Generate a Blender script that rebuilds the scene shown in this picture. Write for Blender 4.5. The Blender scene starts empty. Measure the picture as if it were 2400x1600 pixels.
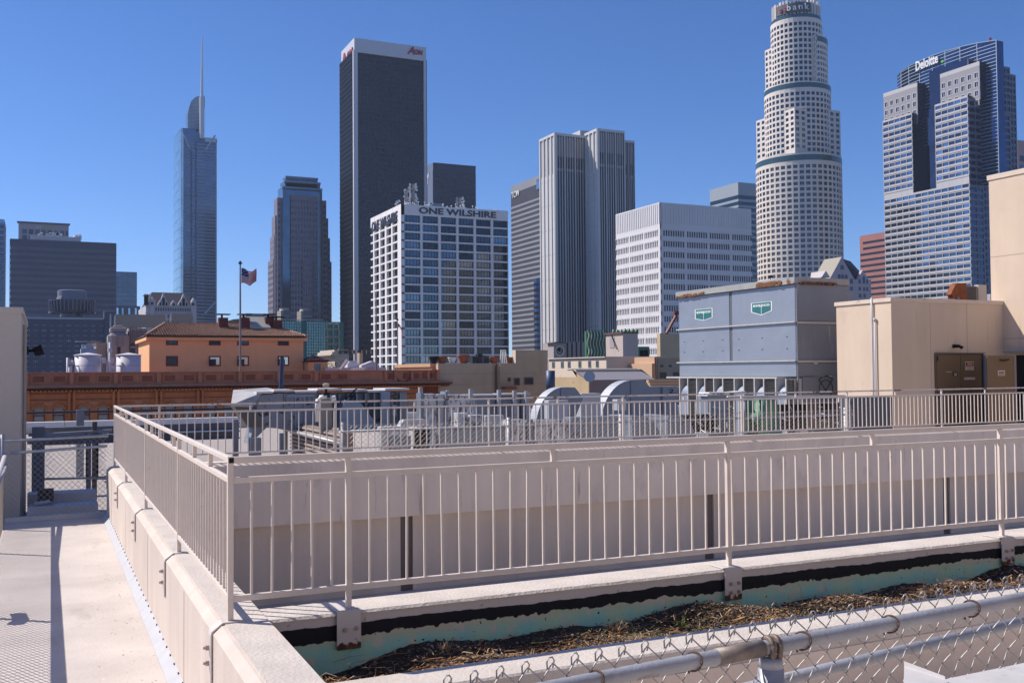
import bpy, bmesh, math, random
from mathutils import Vector, Matrix
random.seed(7)
sc = bpy.context.scene
COL = sc.collection
# ------------------------------------------------------------------ camera
# world X runs along the street grid to the right, Y away from the camera, Z up; camera at the origin
F = 2345.0
PITCH, ROLL, HEAD = math.radians(1.68), math.radians(0.45), math.radians(25.0)
fwd = Vector((math.sin(HEAD)*math.cos(PITCH), math.cos(HEAD)*math.cos(PITCH), math.sin(PITCH)))
r0 = Vector((math.cos(HEAD), -math.sin(HEAD), 0)); u0_ = r0.cross(fwd)
RV = r0*math.cos(ROLL) - u0_*math.sin(ROLL)
UV = u0_*math.cos(ROLL) + r0*math.sin(ROLL)
cam = bpy.data.objects.new('camera', bpy.data.cameras.new('camera')); COL.objects.link(cam)
cam.data.sensor_width = 36.0; cam.data.lens = 36.0*F/2400.0
cam.data.clip_start = 0.05; cam.data.clip_end = 9000
cam.matrix_world = Matrix(((RV.x, UV.x, -fwd.x, 0), (RV.y, UV.y, -fwd.y, 0), (RV.z, UV.z, -fwd.z, 0), (0, 0, 0, 1)))
sc.camera = cam
# ------------------------------------------------------------------ light
SUN = Vector((-0.765, 0.643, 1.02)).normalized()
w = bpy.data.worlds.new('World'); sc.world = w; w.use_nodes = True
nt = w.node_tree; nt.nodes.clear()
sky = nt.nodes.new('ShaderNodeTexSky'); sky.sky_type = 'NISHITA'; sky.sun_disc = False
sky.sun_elevation = math.asin(SUN.z)
sky.sun_rotation = math.atan2(SUN.x, SUN.y)
sky.altitude = 3000; sky.air_density = 1.0; sky.dust_density = 0.3; sky.ozone_density = 6.0
hs = nt.nodes.new('ShaderNodeHueSaturation'); hs.inputs['Saturation'].default_value = 1.16; hs.inputs['Hue'].default_value = 0.507; hs.inputs['Value'].default_value = 1.08
bg = nt.nodes.new('ShaderNodeBackground'); bg.inputs[1].default_value = 0.10
wo = nt.nodes.new('ShaderNodeOutputWorld')
nt.links.new(sky.outputs[0], hs.inputs['Color']); nt.links.new(hs.outputs[0], bg.inputs[0]); nt.links.new(bg.outputs[0], wo.inputs[0])
sl = bpy.data.lights.new('sun', 'SUN'); sl.energy = 4.2; sl.angle = math.radians(0.5); sl.color = (1.0, 0.93, 0.84)
so = bpy.data.objects.new('sun', sl); COL.objects.link(so); so.rotation_euler = SUN.to_track_quat('Z', 'Y').to_euler()
sc.render.engine = 'CYCLES'
sc.view_settings.view_transform = 'Standard'; sc.view_settings.look = 'None'
sc.view_settings.exposure = 0.46; sc.view_settings.gamma = 1.0
# ------------------------------------------------------------------ measuring helpers (photo pixel -> point on a plane)
def ray(x, y): return fwd + RV*((x-1200)/F) + UV*((800-y)/F)
def onv(x, y, v): d = ray(x, y); return d*(v/d.y)
def onu(x, y, u): d = ray(x, y); return d*(u/d.x)
def onz(x, y, z): d = ray(x, y); return d*(z/d.z)
# ------------------------------------------------------------------ materials
def _n(nt, t, **k):
    n = nt.nodes.new(t)
    for a, b in k.items(): setattr(n, a, b)
    return n
def mat(name, col, rough=0.8, metal=0.0, var=0.0, vs=1.0, streak=0.0, bump=0.0, bs=30.0, spots=None, rnd=0.0, spec=0.5, wave=0.0, wavescale=0.15):
    m = bpy.data.materials.new(name); m.use_nodes = True; t = m.node_tree; L = t.links.new
    b = t.nodes['Principled BSDF']; b.inputs['Roughness'].default_value = rough; b.inputs['Metallic'].default_value = metal
    b.inputs['Specular IOR Level'].default_value = spec
    geo = _n(t, 'ShaderNodeNewGeometry'); cur = None
    rgb = _n(t, 'ShaderNodeRGB'); rgb.outputs[0].default_value = (*col, 1); cur = rgb.outputs[0]
    def noise(scale, detail=4, vec=None, r=.55):
        n = _n(t, 'ShaderNodeTexNoise'); n.inputs['Scale'].default_value = scale; n.inputs['Detail'].default_value = detail; n.inputs['Roughness'].default_value = r
        L(vec or geo.outputs['Position'], n.inputs['Vector']); return n.outputs['Fac']
    def scalev(s):
        mp = _n(t, 'ShaderNodeMapping'); mp.inputs['Scale'].default_value = s; L(geo.outputs['Position'], mp.inputs['Vector']); return mp.outputs[0]
    def mulv(fac, lo, hi, cur):
        mr = _n(t, 'ShaderNodeMapRange'); mr.inputs[1].default_value = .3; mr.inputs[2].default_value = .7; mr.inputs[3].default_value = lo; mr.inputs[4].default_value = hi; L(fac, mr.inputs[0])
        mx = _n(t, 'ShaderNodeMix', data_type='RGBA', blend_type='MULTIPLY'); mx.inputs[0].default_value = 1
        L(cur, mx.inputs[6]); L(mr.outputs[0], mx.inputs[7]); return mx.outputs[2]
    if var: cur = mulv(noise(vs, 6), 1-var, 1+var*.6, cur)
    if streak: cur = mulv(noise(1.0, 4, scalev((vs*5, vs*5, vs*.35))), 1-streak, 1+streak*.4, cur)
    if rnd:
        oi = _n(t, 'ShaderNodeObjectInfo'); mr = _n(t, 'ShaderNodeMapRange'); mr.inputs[3].default_value = 1-rnd; mr.inputs[4].default_value = 1+rnd; L(oi.outputs['Random'], mr.inputs[0])
        mx = _n(t, 'ShaderNodeMix', data_type='RGBA', blend_type='MULTIPLY'); mx.inputs[0].default_value = 1; L(cur, mx.inputs[6]); L(mr.outputs[0], mx.inputs[7]); cur = mx.outputs[2]
    for sp in (spots or []):
        sc_, th, c2, soft = sp[:4]; vec = scalev(sp[4]) if len(sp) > 4 else None
        f = noise(sc_, 6, vec, .65); mr = _n(t, 'ShaderNodeMapRange'); mr.inputs[1].default_value = th; mr.inputs[2].default_value = th+soft; L(f, mr.inputs[0])
        mx = _n(t, 'ShaderNodeMix', data_type='RGBA'); L(mr.outputs[0], mx.inputs[0]); L(cur, mx.inputs[6]); mx.inputs[7].default_value = (*c2, 1); cur = mx.outputs[2]
    L(cur, b.inputs['Base Color'])
    last = None
    if bump:
        bp = _n(t, 'ShaderNodeBump'); bp.inputs['Strength'].default_value = bump; bp.inputs['Distance'].default_value = .02; L(noise(bs, 5), bp.inputs['Height']); last = bp.outputs[0]
    if wave:
        bp = _n(t, 'ShaderNodeBump'); bp.inputs['Strength'].default_value = 1; bp.inputs['Distance'].default_value = wave; L(noise(wavescale, 2), bp.inputs['Height'])
        if last: L(last, bp.inputs['Normal'])
        last = bp.outputs[0]
    if last: L(last, b.inputs['Normal'])
    return m
# ------------------------------------------------------------------ mesh builder
class MB:
    def __init__(s): s.v = []; s.f = []; s.m = []
    def quad(s, a, b, c, d, m=0): i = len(s.v); s.v += [tuple(a), tuple(b), tuple(c), tuple(d)]; s.f.append((i, i+1, i+2, i+3)); s.m.append(m)
    def poly(s, pts, m=0): i = len(s.v); s.v += [tuple(p) for p in pts]; s.f.append(tuple(range(i, i+len(pts)))); s.m.append(m)
    def box(s, x0, x1, y0, y1, z0, z1, m=0):
        i = len(s.v)
        s.v += [(x0,y0,z0),(x1,y0,z0),(x1,y1,z0),(x0,y1,z0),(x0,y0,z1),(x1,y0,z1),(x1,y1,z1),(x0,y1,z1)]
        for f in ((0,3,2,1),(4,5,6,7),(0,1,5,4),(1,2,6,5),(2,3,7,6),(3,0,4,7)): s.f.append(tuple(i+k for k in f)); s.m.append(m)
        return s
    def prism(s, poly, axis, a, b, m=0):
        # poly: 2D points; axis 'x','y','z' = extrusion axis
        def P(p, t): return {'x': (t, p[0], p[1]), 'y': (p[0], t, p[1]), 'z': (p[0], p[1], t)}[axis]
        i = len(s.v); n = len(poly)
        s.v += [P(p, a) for p in poly] + [P(p, b) for p in poly]
        s.f.append(tuple(range(i, i+n))); s.f.append(tuple(range(i+2*n-1, i+n-1, -1))); s.m += [m, m]
        for k in range(n): s.f.append((i+k, i+n+k, i+n+(k+1) % n, i+(k+1) % n)); s.m.append(m)
        return s
    def tube(s, pts, r, n=6, m=0, cap=True, r2=None):
        pts = [Vector(p) for p in pts]; rings = []
        for k, p in enumerate(pts):
            d = (pts[min(k+1, len(pts)-1)] - pts[max(k-1, 0)]).normalized()
            a = d.cross(Vector((0,0,1)) if abs(d.z) < .9 else Vector((1,0,0))).normalized(); b = d.cross(a)
            rr = r if r2 is None else r + (r2-r)*k/(len(pts)-1)
            i = len(s.v); s.v += [tuple(p + (a*math.cos(t) + b*math.sin(t))*rr) for t in (2*math.pi*j/n for j in range(n))]; rings.append(i)
        for i, j in zip(rings, rings[1:]):
            for k in range(n): s.f.append((i+k, i+(k+1) % n, j+(k+1) % n, j+k)); s.m.append(m)
        if cap: s.f.append(tuple(rings[0]+k for k in range(n-1, -1, -1))); s.f.append(tuple(rings[-1]+k for k in range(n))); s.m += [m, m]
        return s
    def lathe(s, c, prof, n=24, m=0):
        # prof: list of (r, z) absolute z
        rings = []
        for r, z in prof: i = len(s.v); s.v += [(c[0]+r*math.cos(2*math.pi*k/n), c[1]+r*math.sin(2*math.pi*k/n), z) for k in range(n)]; rings.append(i)
        for i, j in zip(rings, rings[1:]):
            for k in range(n): s.f.append((i+k, i+(k+1) % n, j+(k+1) % n, j+k)); s.m.append(m)
        s.f.append(tuple(rings[0]+k for k in range(n-1, -1, -1))); s.f.append(tuple(rings[-1]+k for k in range(n))); s.m += [m, m]
        return s
    def mesh(s, name, mats, off=(0,0,0), smooth=False):
        me = bpy.data.meshes.new(name)
        vs = [(a-off[0], b-off[1], c-off[2]) for a, b, c in s.v] if any(off) else s.v
        me.from_pydata(vs, [], s.f)
        for m in (mats if isinstance(mats, (list, tuple)) else [mats]): me.materials.append(m)
        if any(s.m): me.polygons.foreach_set('material_index', s.m)
        if smooth: me.polygons.foreach_set('use_smooth', [True]*len(me.polygons))
        me.update(); return me
def thing(name, label, cat, loc=(0,0,0), group=None):
    o = bpy.data.objects.new(name, None); COL.objects.link(o); o.location = loc; o.empty_display_size = .3
    o['label'] = label; o['category'] = cat
    if group: o['group'] = group
    return o
def part(name, mb, mats, parent, label=None, kind=None, smooth=False, bevel=0):
    off = (0,0,0); p = parent
    while p is not None: off = tuple(off[i]+p.location[i] for i in range(3)); p = p.parent
    o = bpy.data.objects.new(name, mb.mesh(name, mats, off, smooth)); COL.objects.link(o)
    if parent is not None: o.parent = parent
    if label: o['label'] = label
    if kind: o['kind'] = kind
    if bevel: md = o.modifiers.new('b', 'BEVEL'); md.width = bevel; md.segments = 1; md.limit_method = 'ANGLE'
    return o
def solo(name, mb, mats, label, cat, loc=None, group=None, kind=None, smooth=False, bevel=0):
    loc = loc or mb.v[0]
    o = bpy.data.objects.new(name, mb.mesh(name, mats, loc, smooth)); COL.objects.link(o); o.location = loc
    o['label'] = label; o['category'] = cat
    if group: o['group'] = group
    if kind: o['kind'] = kind
    if bevel: md = o.modifiers.new('b', 'BEVEL'); md.width = bevel; md.segments = 1; md.limit_method = 'ANGLE'
    return o
def struct(name, mb, mats, smooth=False, bevel=0):
    o = part(name, mb, mats, None, kind='structure', smooth=smooth, bevel=bevel); return o
def piece(name, me, parent, loc, rotz=0):
    o = bpy.data.objects.new(name, me); COL.objects.link(o); p = parent; l = Vector(loc)
    while p is not None: l -= p.location; p = p.parent
    o.parent = parent; o.location = l
    if rotz: o.rotation_euler = (0, 0, rotz)
    return o
def text(s, size, depth, m, parent, P, X, Y, name='lettering', align='LEFT', bold=0.0, sx=1.0, shear=0.0, w=None, h=None):
    """flat raised lettering: P origin, X writing direction, Y up direction"""
    cu = bpy.data.curves.new('t', 'FONT'); cu.body = s; cu.size = size; cu.extrude = depth; cu.align_x = align; cu.offset = bold; cu.shear = shear; cu.resolution_u = 3
    to = bpy.data.objects.new('t', cu); COL.objects.link(to)
    dg = bpy.context.evaluated_depsgraph_get(); me = bpy.data.meshes.new_from_object(to.evaluated_get(dg)); bpy.data.objects.remove(to)
    X = Vector(X).normalized(); Y = Vector(Y).normalized(); Z = X.cross(Y)
    P = Vector(P)
    if w:
        xs = [v.co.x for v in me.vertices]; ys = [v.co.y for v in me.vertices]; x0, y0 = min(xs), min(ys); kx = w/(max(xs)-x0); ky = h/(max(ys)-y0) if h else kx
        for v in me.vertices: v.co.x = (v.co.x-x0)*kx; v.co.y = (v.co.y-y0)*ky
    for v in me.vertices: v.co = P + X*v.co.x*sx + Y*v.co.y + Z*v.co.z
    off = Vector((0,0,0)); p = parent
    while p is not None: off += p.location; p = p.parent
    for v in me.vertices: v.co -= off
    me.materials.clear(); me.materials.append(m)
    o = bpy.data.objects.new(name, me); COL.objects.link(o); o.parent = parent; return o
def arch(x, w, z0, z1, n=8, ogee=False):
    r = w/2; zs = z1 - (r*1.15 if ogee else r); pts = [(x-r, z0), (x+r, z0), (x+r, zs)]
    for k in range(1, n):
        a = math.pi*k/n; dx, dz = math.cos(a)*r, math.sin(a)*r*(.92 if ogee else 1)
        if ogee and k == n//2: dz = z1-zs
        pts.append((x+dx, zs+dz))
    pts.append((x-r, zs)); return pts
# ================================================================== foreground roof terrace
PAINT = mat('cream_rail_paint', (0.70,0.605,0.535), .55, var=.06, vs=8, spots=[(14,.70,(.30,.14,.07),.04),(5,.66,(.60,.51,.44),.08)])
PAINTR = mat('rail_paint_rusted', (0.66,0.575,0.51), .6, var=.06, vs=8, spots=[(3.2,.56,(.20,.075,.025),.04,(1,1,1))])
STUC = mat('stucco_cream', (0.65,0.55,0.485), .9, var=.1, vs=.8, streak=.09, bump=.25, bs=60, spots=[(2.2,.63,(.56,.46,.40),.12,(2,2,.4)),(28,.73,(.3,.24,.2),.03)])
STUCT = mat('stucco_top', (0.62,0.55,0.49), .9, var=.12, vs=3, bump=.5, bs=40, spots=[(24,.69,(.25,.19,.15),.06),(5,.68,(.42,.35,.31),.1)])
PITW = mat('pit_wall', (0.80,0.665,0.555), .9, var=.08, vs=.5, streak=.11, bump=.2, bs=50, spots=[(9,.72,(.36,.31,.28),.03),(1.3,.58,(.62,.52,.45),.12,(1,1,.5)),(2.2,.62,(.50,.40,.34),.07,(3,3,.25)),(5,.70,(.42,.35,.31),.03)])
DECK = mat('deck_coating', (0.60,0.53,0.485), .75, var=.14, vs=1.3, bump=.3, bs=25, spots=[(2.0,.60,(.46,.395,.35),.16,(1,.5,1)),(5.5,.66,(.66,.60,.56),.08),(30,.74,(.3,.22,.18),.03)])
FLASH = mat('flashing', (0.50,0.50,0.53), .5, var=.08, vs=6)
DARK = mat('dark_gap', (0.012,0.012,0.014), .9)
STEEL = mat('galvanized_pipe', (0.38,0.385,0.42), .5, .25, var=.2, vs=9, bump=.15, bs=90, spots=[(7,.63,(.27,.215,.18),.05)])
WIRE = mat('chain_wire', (0.42,0.40,0.385), .5, .4, rnd=.1, spots=[(25,.64,(.2,.12,.08),.06)])
RUSTW = mat('rusty_tie', (0.12,0.07,0.05), .8)
BOLT = mat('bolt_metal', (0.45,0.37,0.33), .5, .3, var=.2, vs=60)
# -- painted planter wall: cream over black tar over weathered turquoise
def planter_wall_mat():
    m = bpy.data.materials.new('tar_and_turquoise_paint'); m.use_nodes = True; t = m.node_tree; L = t.links.new; b = t.nodes['Principled BSDF']
    geo = _n(t,'ShaderNodeNewGeometry'); sp = _n(t,'ShaderNodeSeparateXYZ'); L(geo.outputs['Position'], sp.inputs[0])
    def nz(s, d, sc3=None):
        n = _n(t,'ShaderNodeTexNoise'); n.inputs['Scale'].default_value = s; n.inputs['Detail'].default_value = d
        v = geo.outputs['Position']
        if sc3: mp = _n(t,'ShaderNodeMapping'); mp.inputs['Scale'].default_value = sc3; L(v, mp.inputs[0]); v = mp.outputs[0]
        L(v, n.inputs['Vector']); return n.outputs['Fac']
    def mth(op, a, b_):
        n = _n(t,'ShaderNodeMath', operation=op)
        for i, q in enumerate((a, b_)):
            if isinstance(q, (int, float)): n.inputs[i].default_value = q
            else: L(q, n.inputs[i])
        return n.outputs[0]
    def mix(f, a, b_):
        n = _n(t,'ShaderNodeMix', data_type='RGBA'); L(f, n.inputs[0])
        for i, q in ((6,a),(7,b_)):
            if isinstance(q, tuple): n.inputs[i].default_value = (*q,1)
            else: L(q, n.inputs[i])
        return n.outputs[2]
    def step(v, lo, hi):
        n = _n(t,'ShaderNodeMapRange'); L(v, n.inputs[0]); n.inputs[1].default_value = lo; n.inputs[2].default_value = hi; return n.outputs[0]
    z1 = mth('ADD', mth('ADD', sp.outputs[2], mth('MULTIPLY', mth('SUBTRACT', nz(1.1,3,(1,1,.2)), .5), .07)), mth('MULTIPLY', mth('SUBTRACT', nz(11,9,(1,1,1)), .5), .03))
    z2 = mth('ADD', mth('ADD', sp.outputs[2], mth('MULTIPLY', mth('SUBTRACT', nz(1.7,3,(1,1,.3)), .5), .06)), mth('MULTIPLY', mth('SUBTRACT', nz(14,9,(1,1,1)), .5), .085))
    teal = mix(step(nz(6,6,(1,1,.4)), .35, .68), (.30,.66,.60), (.48,.68,.46))
    teal = mix(step(sp.outputs[2], -1.90, -1.83), teal, mix(step(nz(3,4), .4,.6), (.50,.58,.38), (.60,.54,.40)))
    teal = mix(step(nz(7,7), .57, .66), teal, (.62,.60,.48)); teal = mix(step(nz(24,7), .67, .71), teal, (.05,.055,.05))
    c = mix(step(z2, -1.832, -1.828), teal, (.008,.008,.012))
    white = mix(step(nz(9,5), .66, .72), (.60,.55,.53), (.40,.35,.33))
    c = mix(step(z1, -1.737, -1.733), c, white)
    L(c, b.inputs['Base Color']); b.inputs['Roughness'].default_value = .85
    bp = _n(t,'ShaderNodeBump'); bp.inputs['Strength'].default_value = .5; bp.inputs['Distance'].default_value = .01; L(nz(35,5), bp.inputs['Height']); L(bp.outputs[0], b.inputs['Normal'])
    return m
PLW = planter_wall_mat()
U0, V0, V1 = 1.12, 6.85, 19.12
ZW, ZR, ZD = -1.65, -0.557, -2.52
# left parapet wall (runs away from the camera) with chamfered top
t = thing('parapet_wall', 'long cream parapet wall with rounded top carrying the left railing beside the walkway', 'wall', (1.2, 10, -2.5))
mb = MB(); mb.prism([(1.00,-2.52),(1.00,-1.70),(1.055,-1.652),(1.12,-1.645),(1.36,-1.65),(1.36,-6.5),(1.00,-6.5)], 'y', 1.2, 19.3)
part('wall', mb, STUC, t)
mb = MB(); mb.box(1.075,1.352,1.2,19.3,-1.66,-1.6435); part('top', mb, STUCT, t)
for y in (2.6,5.1,8.3,11.4,14.6,17.8): mb = MB(); mb.box(.9975,1.004,y-.004,y+.004,-2.5,-1.715); part('hairline_joint', mb, BOLT, t)
# base flashing (cant strip) and its row of nails
mb = MB(); mb.prism([(.915,-2.515),(1.0,-2.43),(1.0,-2.515)], 'y', 1.2, 19.1); part('cant_strip', mb, FLASH, t)
me = MB().box(-.004,.004,-.008,.008,-.008,.008).mesh('nail', DARK)
for k in range(46): piece('nail', me, t, (.990, 5.4+k*.29, -2.43))
# near planter wall under the near railing
t = thing('planter_wall', 'low cream wall with black tar and flaking turquoise paint under the near railing', 'wall', (5, 6.9, -2))
mb = MB(); mb.box(1.362,12.5,6.80,7.13,-2.3,-1.668); part('painted_face', mb, PLW, t)
mb = MB(); random.seed(3)
n = 160; pts = []
for k in range(n+1):
    x = 1.3615+k*(12.5-1.3615)/n; pts.append((x, 6.775+random.uniform(-.006,.006)))
for a, b in zip(pts, pts[1:]):
    mb.quad((a[0],a[1],-1.667),(b[0],b[1],-1.667),(b[0],b[1]+.02,-1.649),(a[0],a[1]+.02,-1.649))
    mb.quad((a[0],a[1]+.02,-1.649),(b[0],b[1]+.02,-1.649),(b[0],7.128,-1.647),(a[0],7.128,-1.647))
    mb.quad((a[0],a[1],-1.667),(a[0],6.80,-1.669),(b[0],6.80,-1.669),(b[0],b[1],-1.667))
part('coping', mb, STUCT, t)
mb = MB(); mb.box(1.362,12.5,6.804,7.128,-6.5,-1.671); part('wall', mb, PITW, t)
# planter curb nearest to the camera
mb = MB(); mb.prism([(5.72,-1.905),(5.735,-1.893),(6.05,-1.89),(6.05,-3.9),(5.72,-3.9)], 'x', 1.0, 12.5)
t = thing('planter_curb', 'sunlit cream concrete curb along the near edge of the planter', 'curb', (5, 5.8, -2))
part('curb', mb, STUCT, t)
mb = MB(); mb.box(1.0,12.5,5.712,5.719,-4.2,-2.05); part('lower_face', mb, PITW, t)
# planter bed
soil = mat('planter_soil', (.055,.042,.034), .95, var=.4, vs=20, bump=1, bs=60)
mb = MB(); nx, ny = 260, 20
def soilz(x, y):
    return -1.997 + min(.03,max(0,(x-1.9)*.012)) + .022*math.sin(x*2.1+.6) * math.sin(x*.83) + .03*math.sin(x*5.3+y*3) + .025*math.sin(y*9+x) + (.03 if y > 6.55 else 0)*math.sin(x*3.1) + random.uniform(-.006,.006)
random.seed(5); g = []
for i in range(nx+1):
    for j in range(ny+1):
        x = 1.362+i*(10.5-1.362)/nx; y = 6.04+j*(6.80-6.04)/ny; g.append((x, y, soilz(x, y)))
mb.v = g; mb.f = [(i*(ny+1)+j,(i+1)*(ny+1)+j,(i+1)*(ny+1)+j+1,i*(ny+1)+j+1) for i in range(nx) for j in range(ny)]; mb.m = [0]*len(mb.f)
struct('soil', mb, soil)
def litter(name, n, mats, sz, asp, xr, yr, label, cat, seed, up=.5, zoff=.01):
    random.seed(seed); mb = MB()
    for k in range(n):
        x = random.uniform(*xr); y = random.uniform(*yr) if random.random() < .7 else random.triangular(yr[0], yr[1], yr[0])
        if math.sin(x*2.3+seed)+math.sin(x*5.1+y*6+seed) < random.uniform(-2.2,.9): continue
        z = -1.997 + min(.03,max(0,(x-1.9)*.012)) + .022*math.sin(x*2.1+.6)*math.sin(x*.83) + .03*math.sin(x*5.3+y*3) + .025*math.sin(y*9+x) + (.03 if y > 6.55 else 0)*math.sin(x*3.1) + random.uniform(.0,zoff*2)
        a = random.uniform(0,math.pi); s = sz*random.uniform(.4,1.6); wd = s*asp*random.uniform(.6,1.4); ti = random.uniform(-up,up)
        d = Vector((math.cos(a)*math.cos(ti), math.sin(a)*math.cos(ti), math.sin(ti))); q = Vector((-math.sin(a), math.cos(a), random.uniform(-.5,.5)))*wd
        c = Vector((x,y,z+.004)); bend = Vector((0,0,s*random.uniform(-.15,.25))); m = random.randrange(len(mats))
        mb.quad(c-d*s/2-q/2, c-d*s/2+q/2, c+bend+q/2, c+bend-q/2, m); mb.quad(c+bend-q/2, c+bend+q/2, c+d*s/2+q*.3, c+d*s/2-q*.3, m)
    o = part(name, mb, mats, None, kind='stuff'); o['label'] = label; o['category'] = cat; return o
S1 = mat('dry_straw', (.56,.29,.11), .8, var=.3, vs=30); S2 = mat('pale_straw', (.42,.29,.16), .8); S3 = mat('brown_leaf', (.28,.13,.055), .9); S4 = mat('grey_chip', (.27,.22,.19), .9); S5 = mat('green_blade', (.12,.14,.045), .8); S6 = mat('dark_chip', (.03,.024,.02), .9)
litter('dry_leaf_litter', 22000, [S1,S1,S3,S3,S4,S6,S3], .016, .35, (1.37,9.6), (6.06,6.62), 'orange brown dry leaf litter covering the planter soil', 'leaf litter', 1, .25)
litter('dark_mulch', 11000, [S6,S4,S3], .02, .5, (1.37,9.6), (6.06,6.79), 'dark mulch chips piled against the turquoise wall', 'mulch', 2)
litter('straw', 900, [S1,S2], .10, .05, (1.37,9.6), (6.08,6.6), 'long curled straws lying on the planter litter', 'straw', 9, .25, .02)
litter('dry_grass', 1800, [S5,S2,S5], .06, .06, (3.3,6.2), (6.1,6.6), 'green and yellow grass clippings in the middle of the planter', 'grass', 4, .7)
random.seed(41); mb = MB()
for k in range(150):
    x = random.uniform(1.5,9.4); y = random.uniform(6.1,6.72); a = random.gauss(.1,.5); q = [Vector((x,y,-1.955+random.uniform(0,.02)))]
    for j in range(5): a += random.uniform(-.5,.5); q.append(q[-1]+Vector((math.cos(a),math.sin(a)*.5,random.uniform(-.12,.12)))*random.uniform(.03,.07))
    mb.tube(q, random.uniform(.0012,.003), 4, random.randrange(3), True, .0008)
o = part('dead_stems', mb, [S1,S3,S2], None, kind='stuff'); o['label'] = 'tangle of thin dead stems lying along the planter bed'; o['category'] = 'stems'
# standing dry weeds and green tufts
def weed(x, y, h, seed, label):
    random.seed(seed); mb = MB(); z0 = soilz(x, y)-.02
    def br(p, d, l, r, dep):
        q = [p]; dd = Vector(d)
        for k in range(4): dd = (dd+Vector((random.uniform(-.25,.25),random.uniform(-.25,.25),random.uniform(-.02,.12)))).normalized(); q.append(q[-1]+dd*l/4)
        mb.tube(q, r, 4, 0, True, r*.5)
        if dep:
            for k in range(3): br(q[random.randint(1,4)], dd+Vector((random.uniform(-1,1),random.uniform(-1,1),.3)), l*.35, r*.6, dep-1)
    br(Vector((x,y,z0)), (0,0,1), h, .0028, 2)
    solo('dry_weed', mb, S2, label, 'weed', (x,y,z0))
weed(5.62,6.45,.24,11,'tall pale dry weed with forked twigs in front of the black band')
weed(5.45,6.42,.12,12,'short bent dry weed left of the tall one')
weed(6.0,6.6,.10,13,'tiny upright twig against the turquoise paint')
weed(7.0,6.5,.16,14,'slanting dry stem before the right end of the turquoise wall')
def tuft(x, y, s, seed, label):
    random.seed(seed); mb = MB(); z0 = soilz(x,y)-.01
    for k in range(46):
        a = random.uniform(0,6.28); l = s*random.uniform(.5,1.2); t_ = random.uniform(.2,1.2); d = Vector((math.cos(a)*math.sin(t_), math.sin(a)*math.sin(t_), math.cos(t_)))
        q = Vector((-math.sin(a), math.cos(a), 0))*.0035; p = Vector((x+random.uniform(-.03,.03), y+random.uniform(-.02,.02), z0)); e = p+d*l*.6; f = p+d*l+Vector((0,0,-l*.25))
        mb.quad(p-q,p+q,e+q,e-q); mb.poly([e-q,e+q,f])
    solo('grass_tuft', mb, S5 if seed % 2 else S2, label, 'grass tuft', (x,y,z0), 'grass tufts along the planter')
for i, (x, y, s, lb) in enumerate([(2.55,6.62,.10,'leftmost small tuft at the foot of the turquoise wall'),(3.28,6.62,.11,'drooping tuft at the wall under the fourth black drip'),(3.9,6.55,.13,'green tuft in the planter left of the middle bracket plate'),(4.45,6.5,.12,'yellow green tuft just left of the middle bracket plate'),(3.05,6.3,.09,'low green tuft near the curb on the left'),(1.98,6.15,.10,'grey green sprout in the near left corner of the planter')]): tuft(x,y,s,20+i,lb)
# ------------------------------------------------------------------ railings
def rail_thing(label, loc): return thing('railing', label, 'railing', loc, 'cream steel railings round the light well')
# near railing (runs along X at Y=V0)
t = rail_thing('cream steel railing nearest the camera standing on the planter wall', (U0,V0,ZW))
mb = MB(); mb.box(U0+.016,12.4,V0-.022,V0+.018,ZR-.045,ZR); part('top_rail', mb, PAINT, t, bevel=.004)
mb = MB(); mb.box(U0+.016,12.4,V0-.018,V0+.016,-.732,-.694); part('middle_rail', mb, PAINT, t, bevel=.003)
mb = MB(); mb.box(U0+.016,12.4,V0-.018,V0+.016,-1.515,-1.475); part('bottom_rail', mb, PAINT, t, bevel=.003)
pk = MB().box(-.0075,.0075,-.0075,.0075,0,.744).mesh('picket', PAINT)
full = [1.9+3.25*k for k in range(4)]; stub = [3.53+3.25*k for k in range(3)]
for k in range(1, 82):
    x = U0+k*.1367
    if min(abs(x-p) for p in full) < .03: continue
    o = piece('picket', pk, t, (x, V0, -1.475)); o.rotation_euler = (random.uniform(-.006,.006), random.uniform(-.008,.008), 0)
ps = MB().box(-.018,.018,-.02,.014,-1.655,ZR-.045).mesh('post', PAINT)
for x in full: piece('post', ps, t, (x+.02, V0-.003, 0))
pst = MB().box(-.016,.016,-.018,.012,-.695,ZR-.044).mesh('stub_post', PAINT)
for x in stub: piece('stub_post', pst, t, (x, V0, 0))
plm = mat('bracket_plate_paint', (.60,.54,.50), .6, var=.08, vs=10)
PLR = bpy.data.materials.new('bracket_rust'); 
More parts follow.
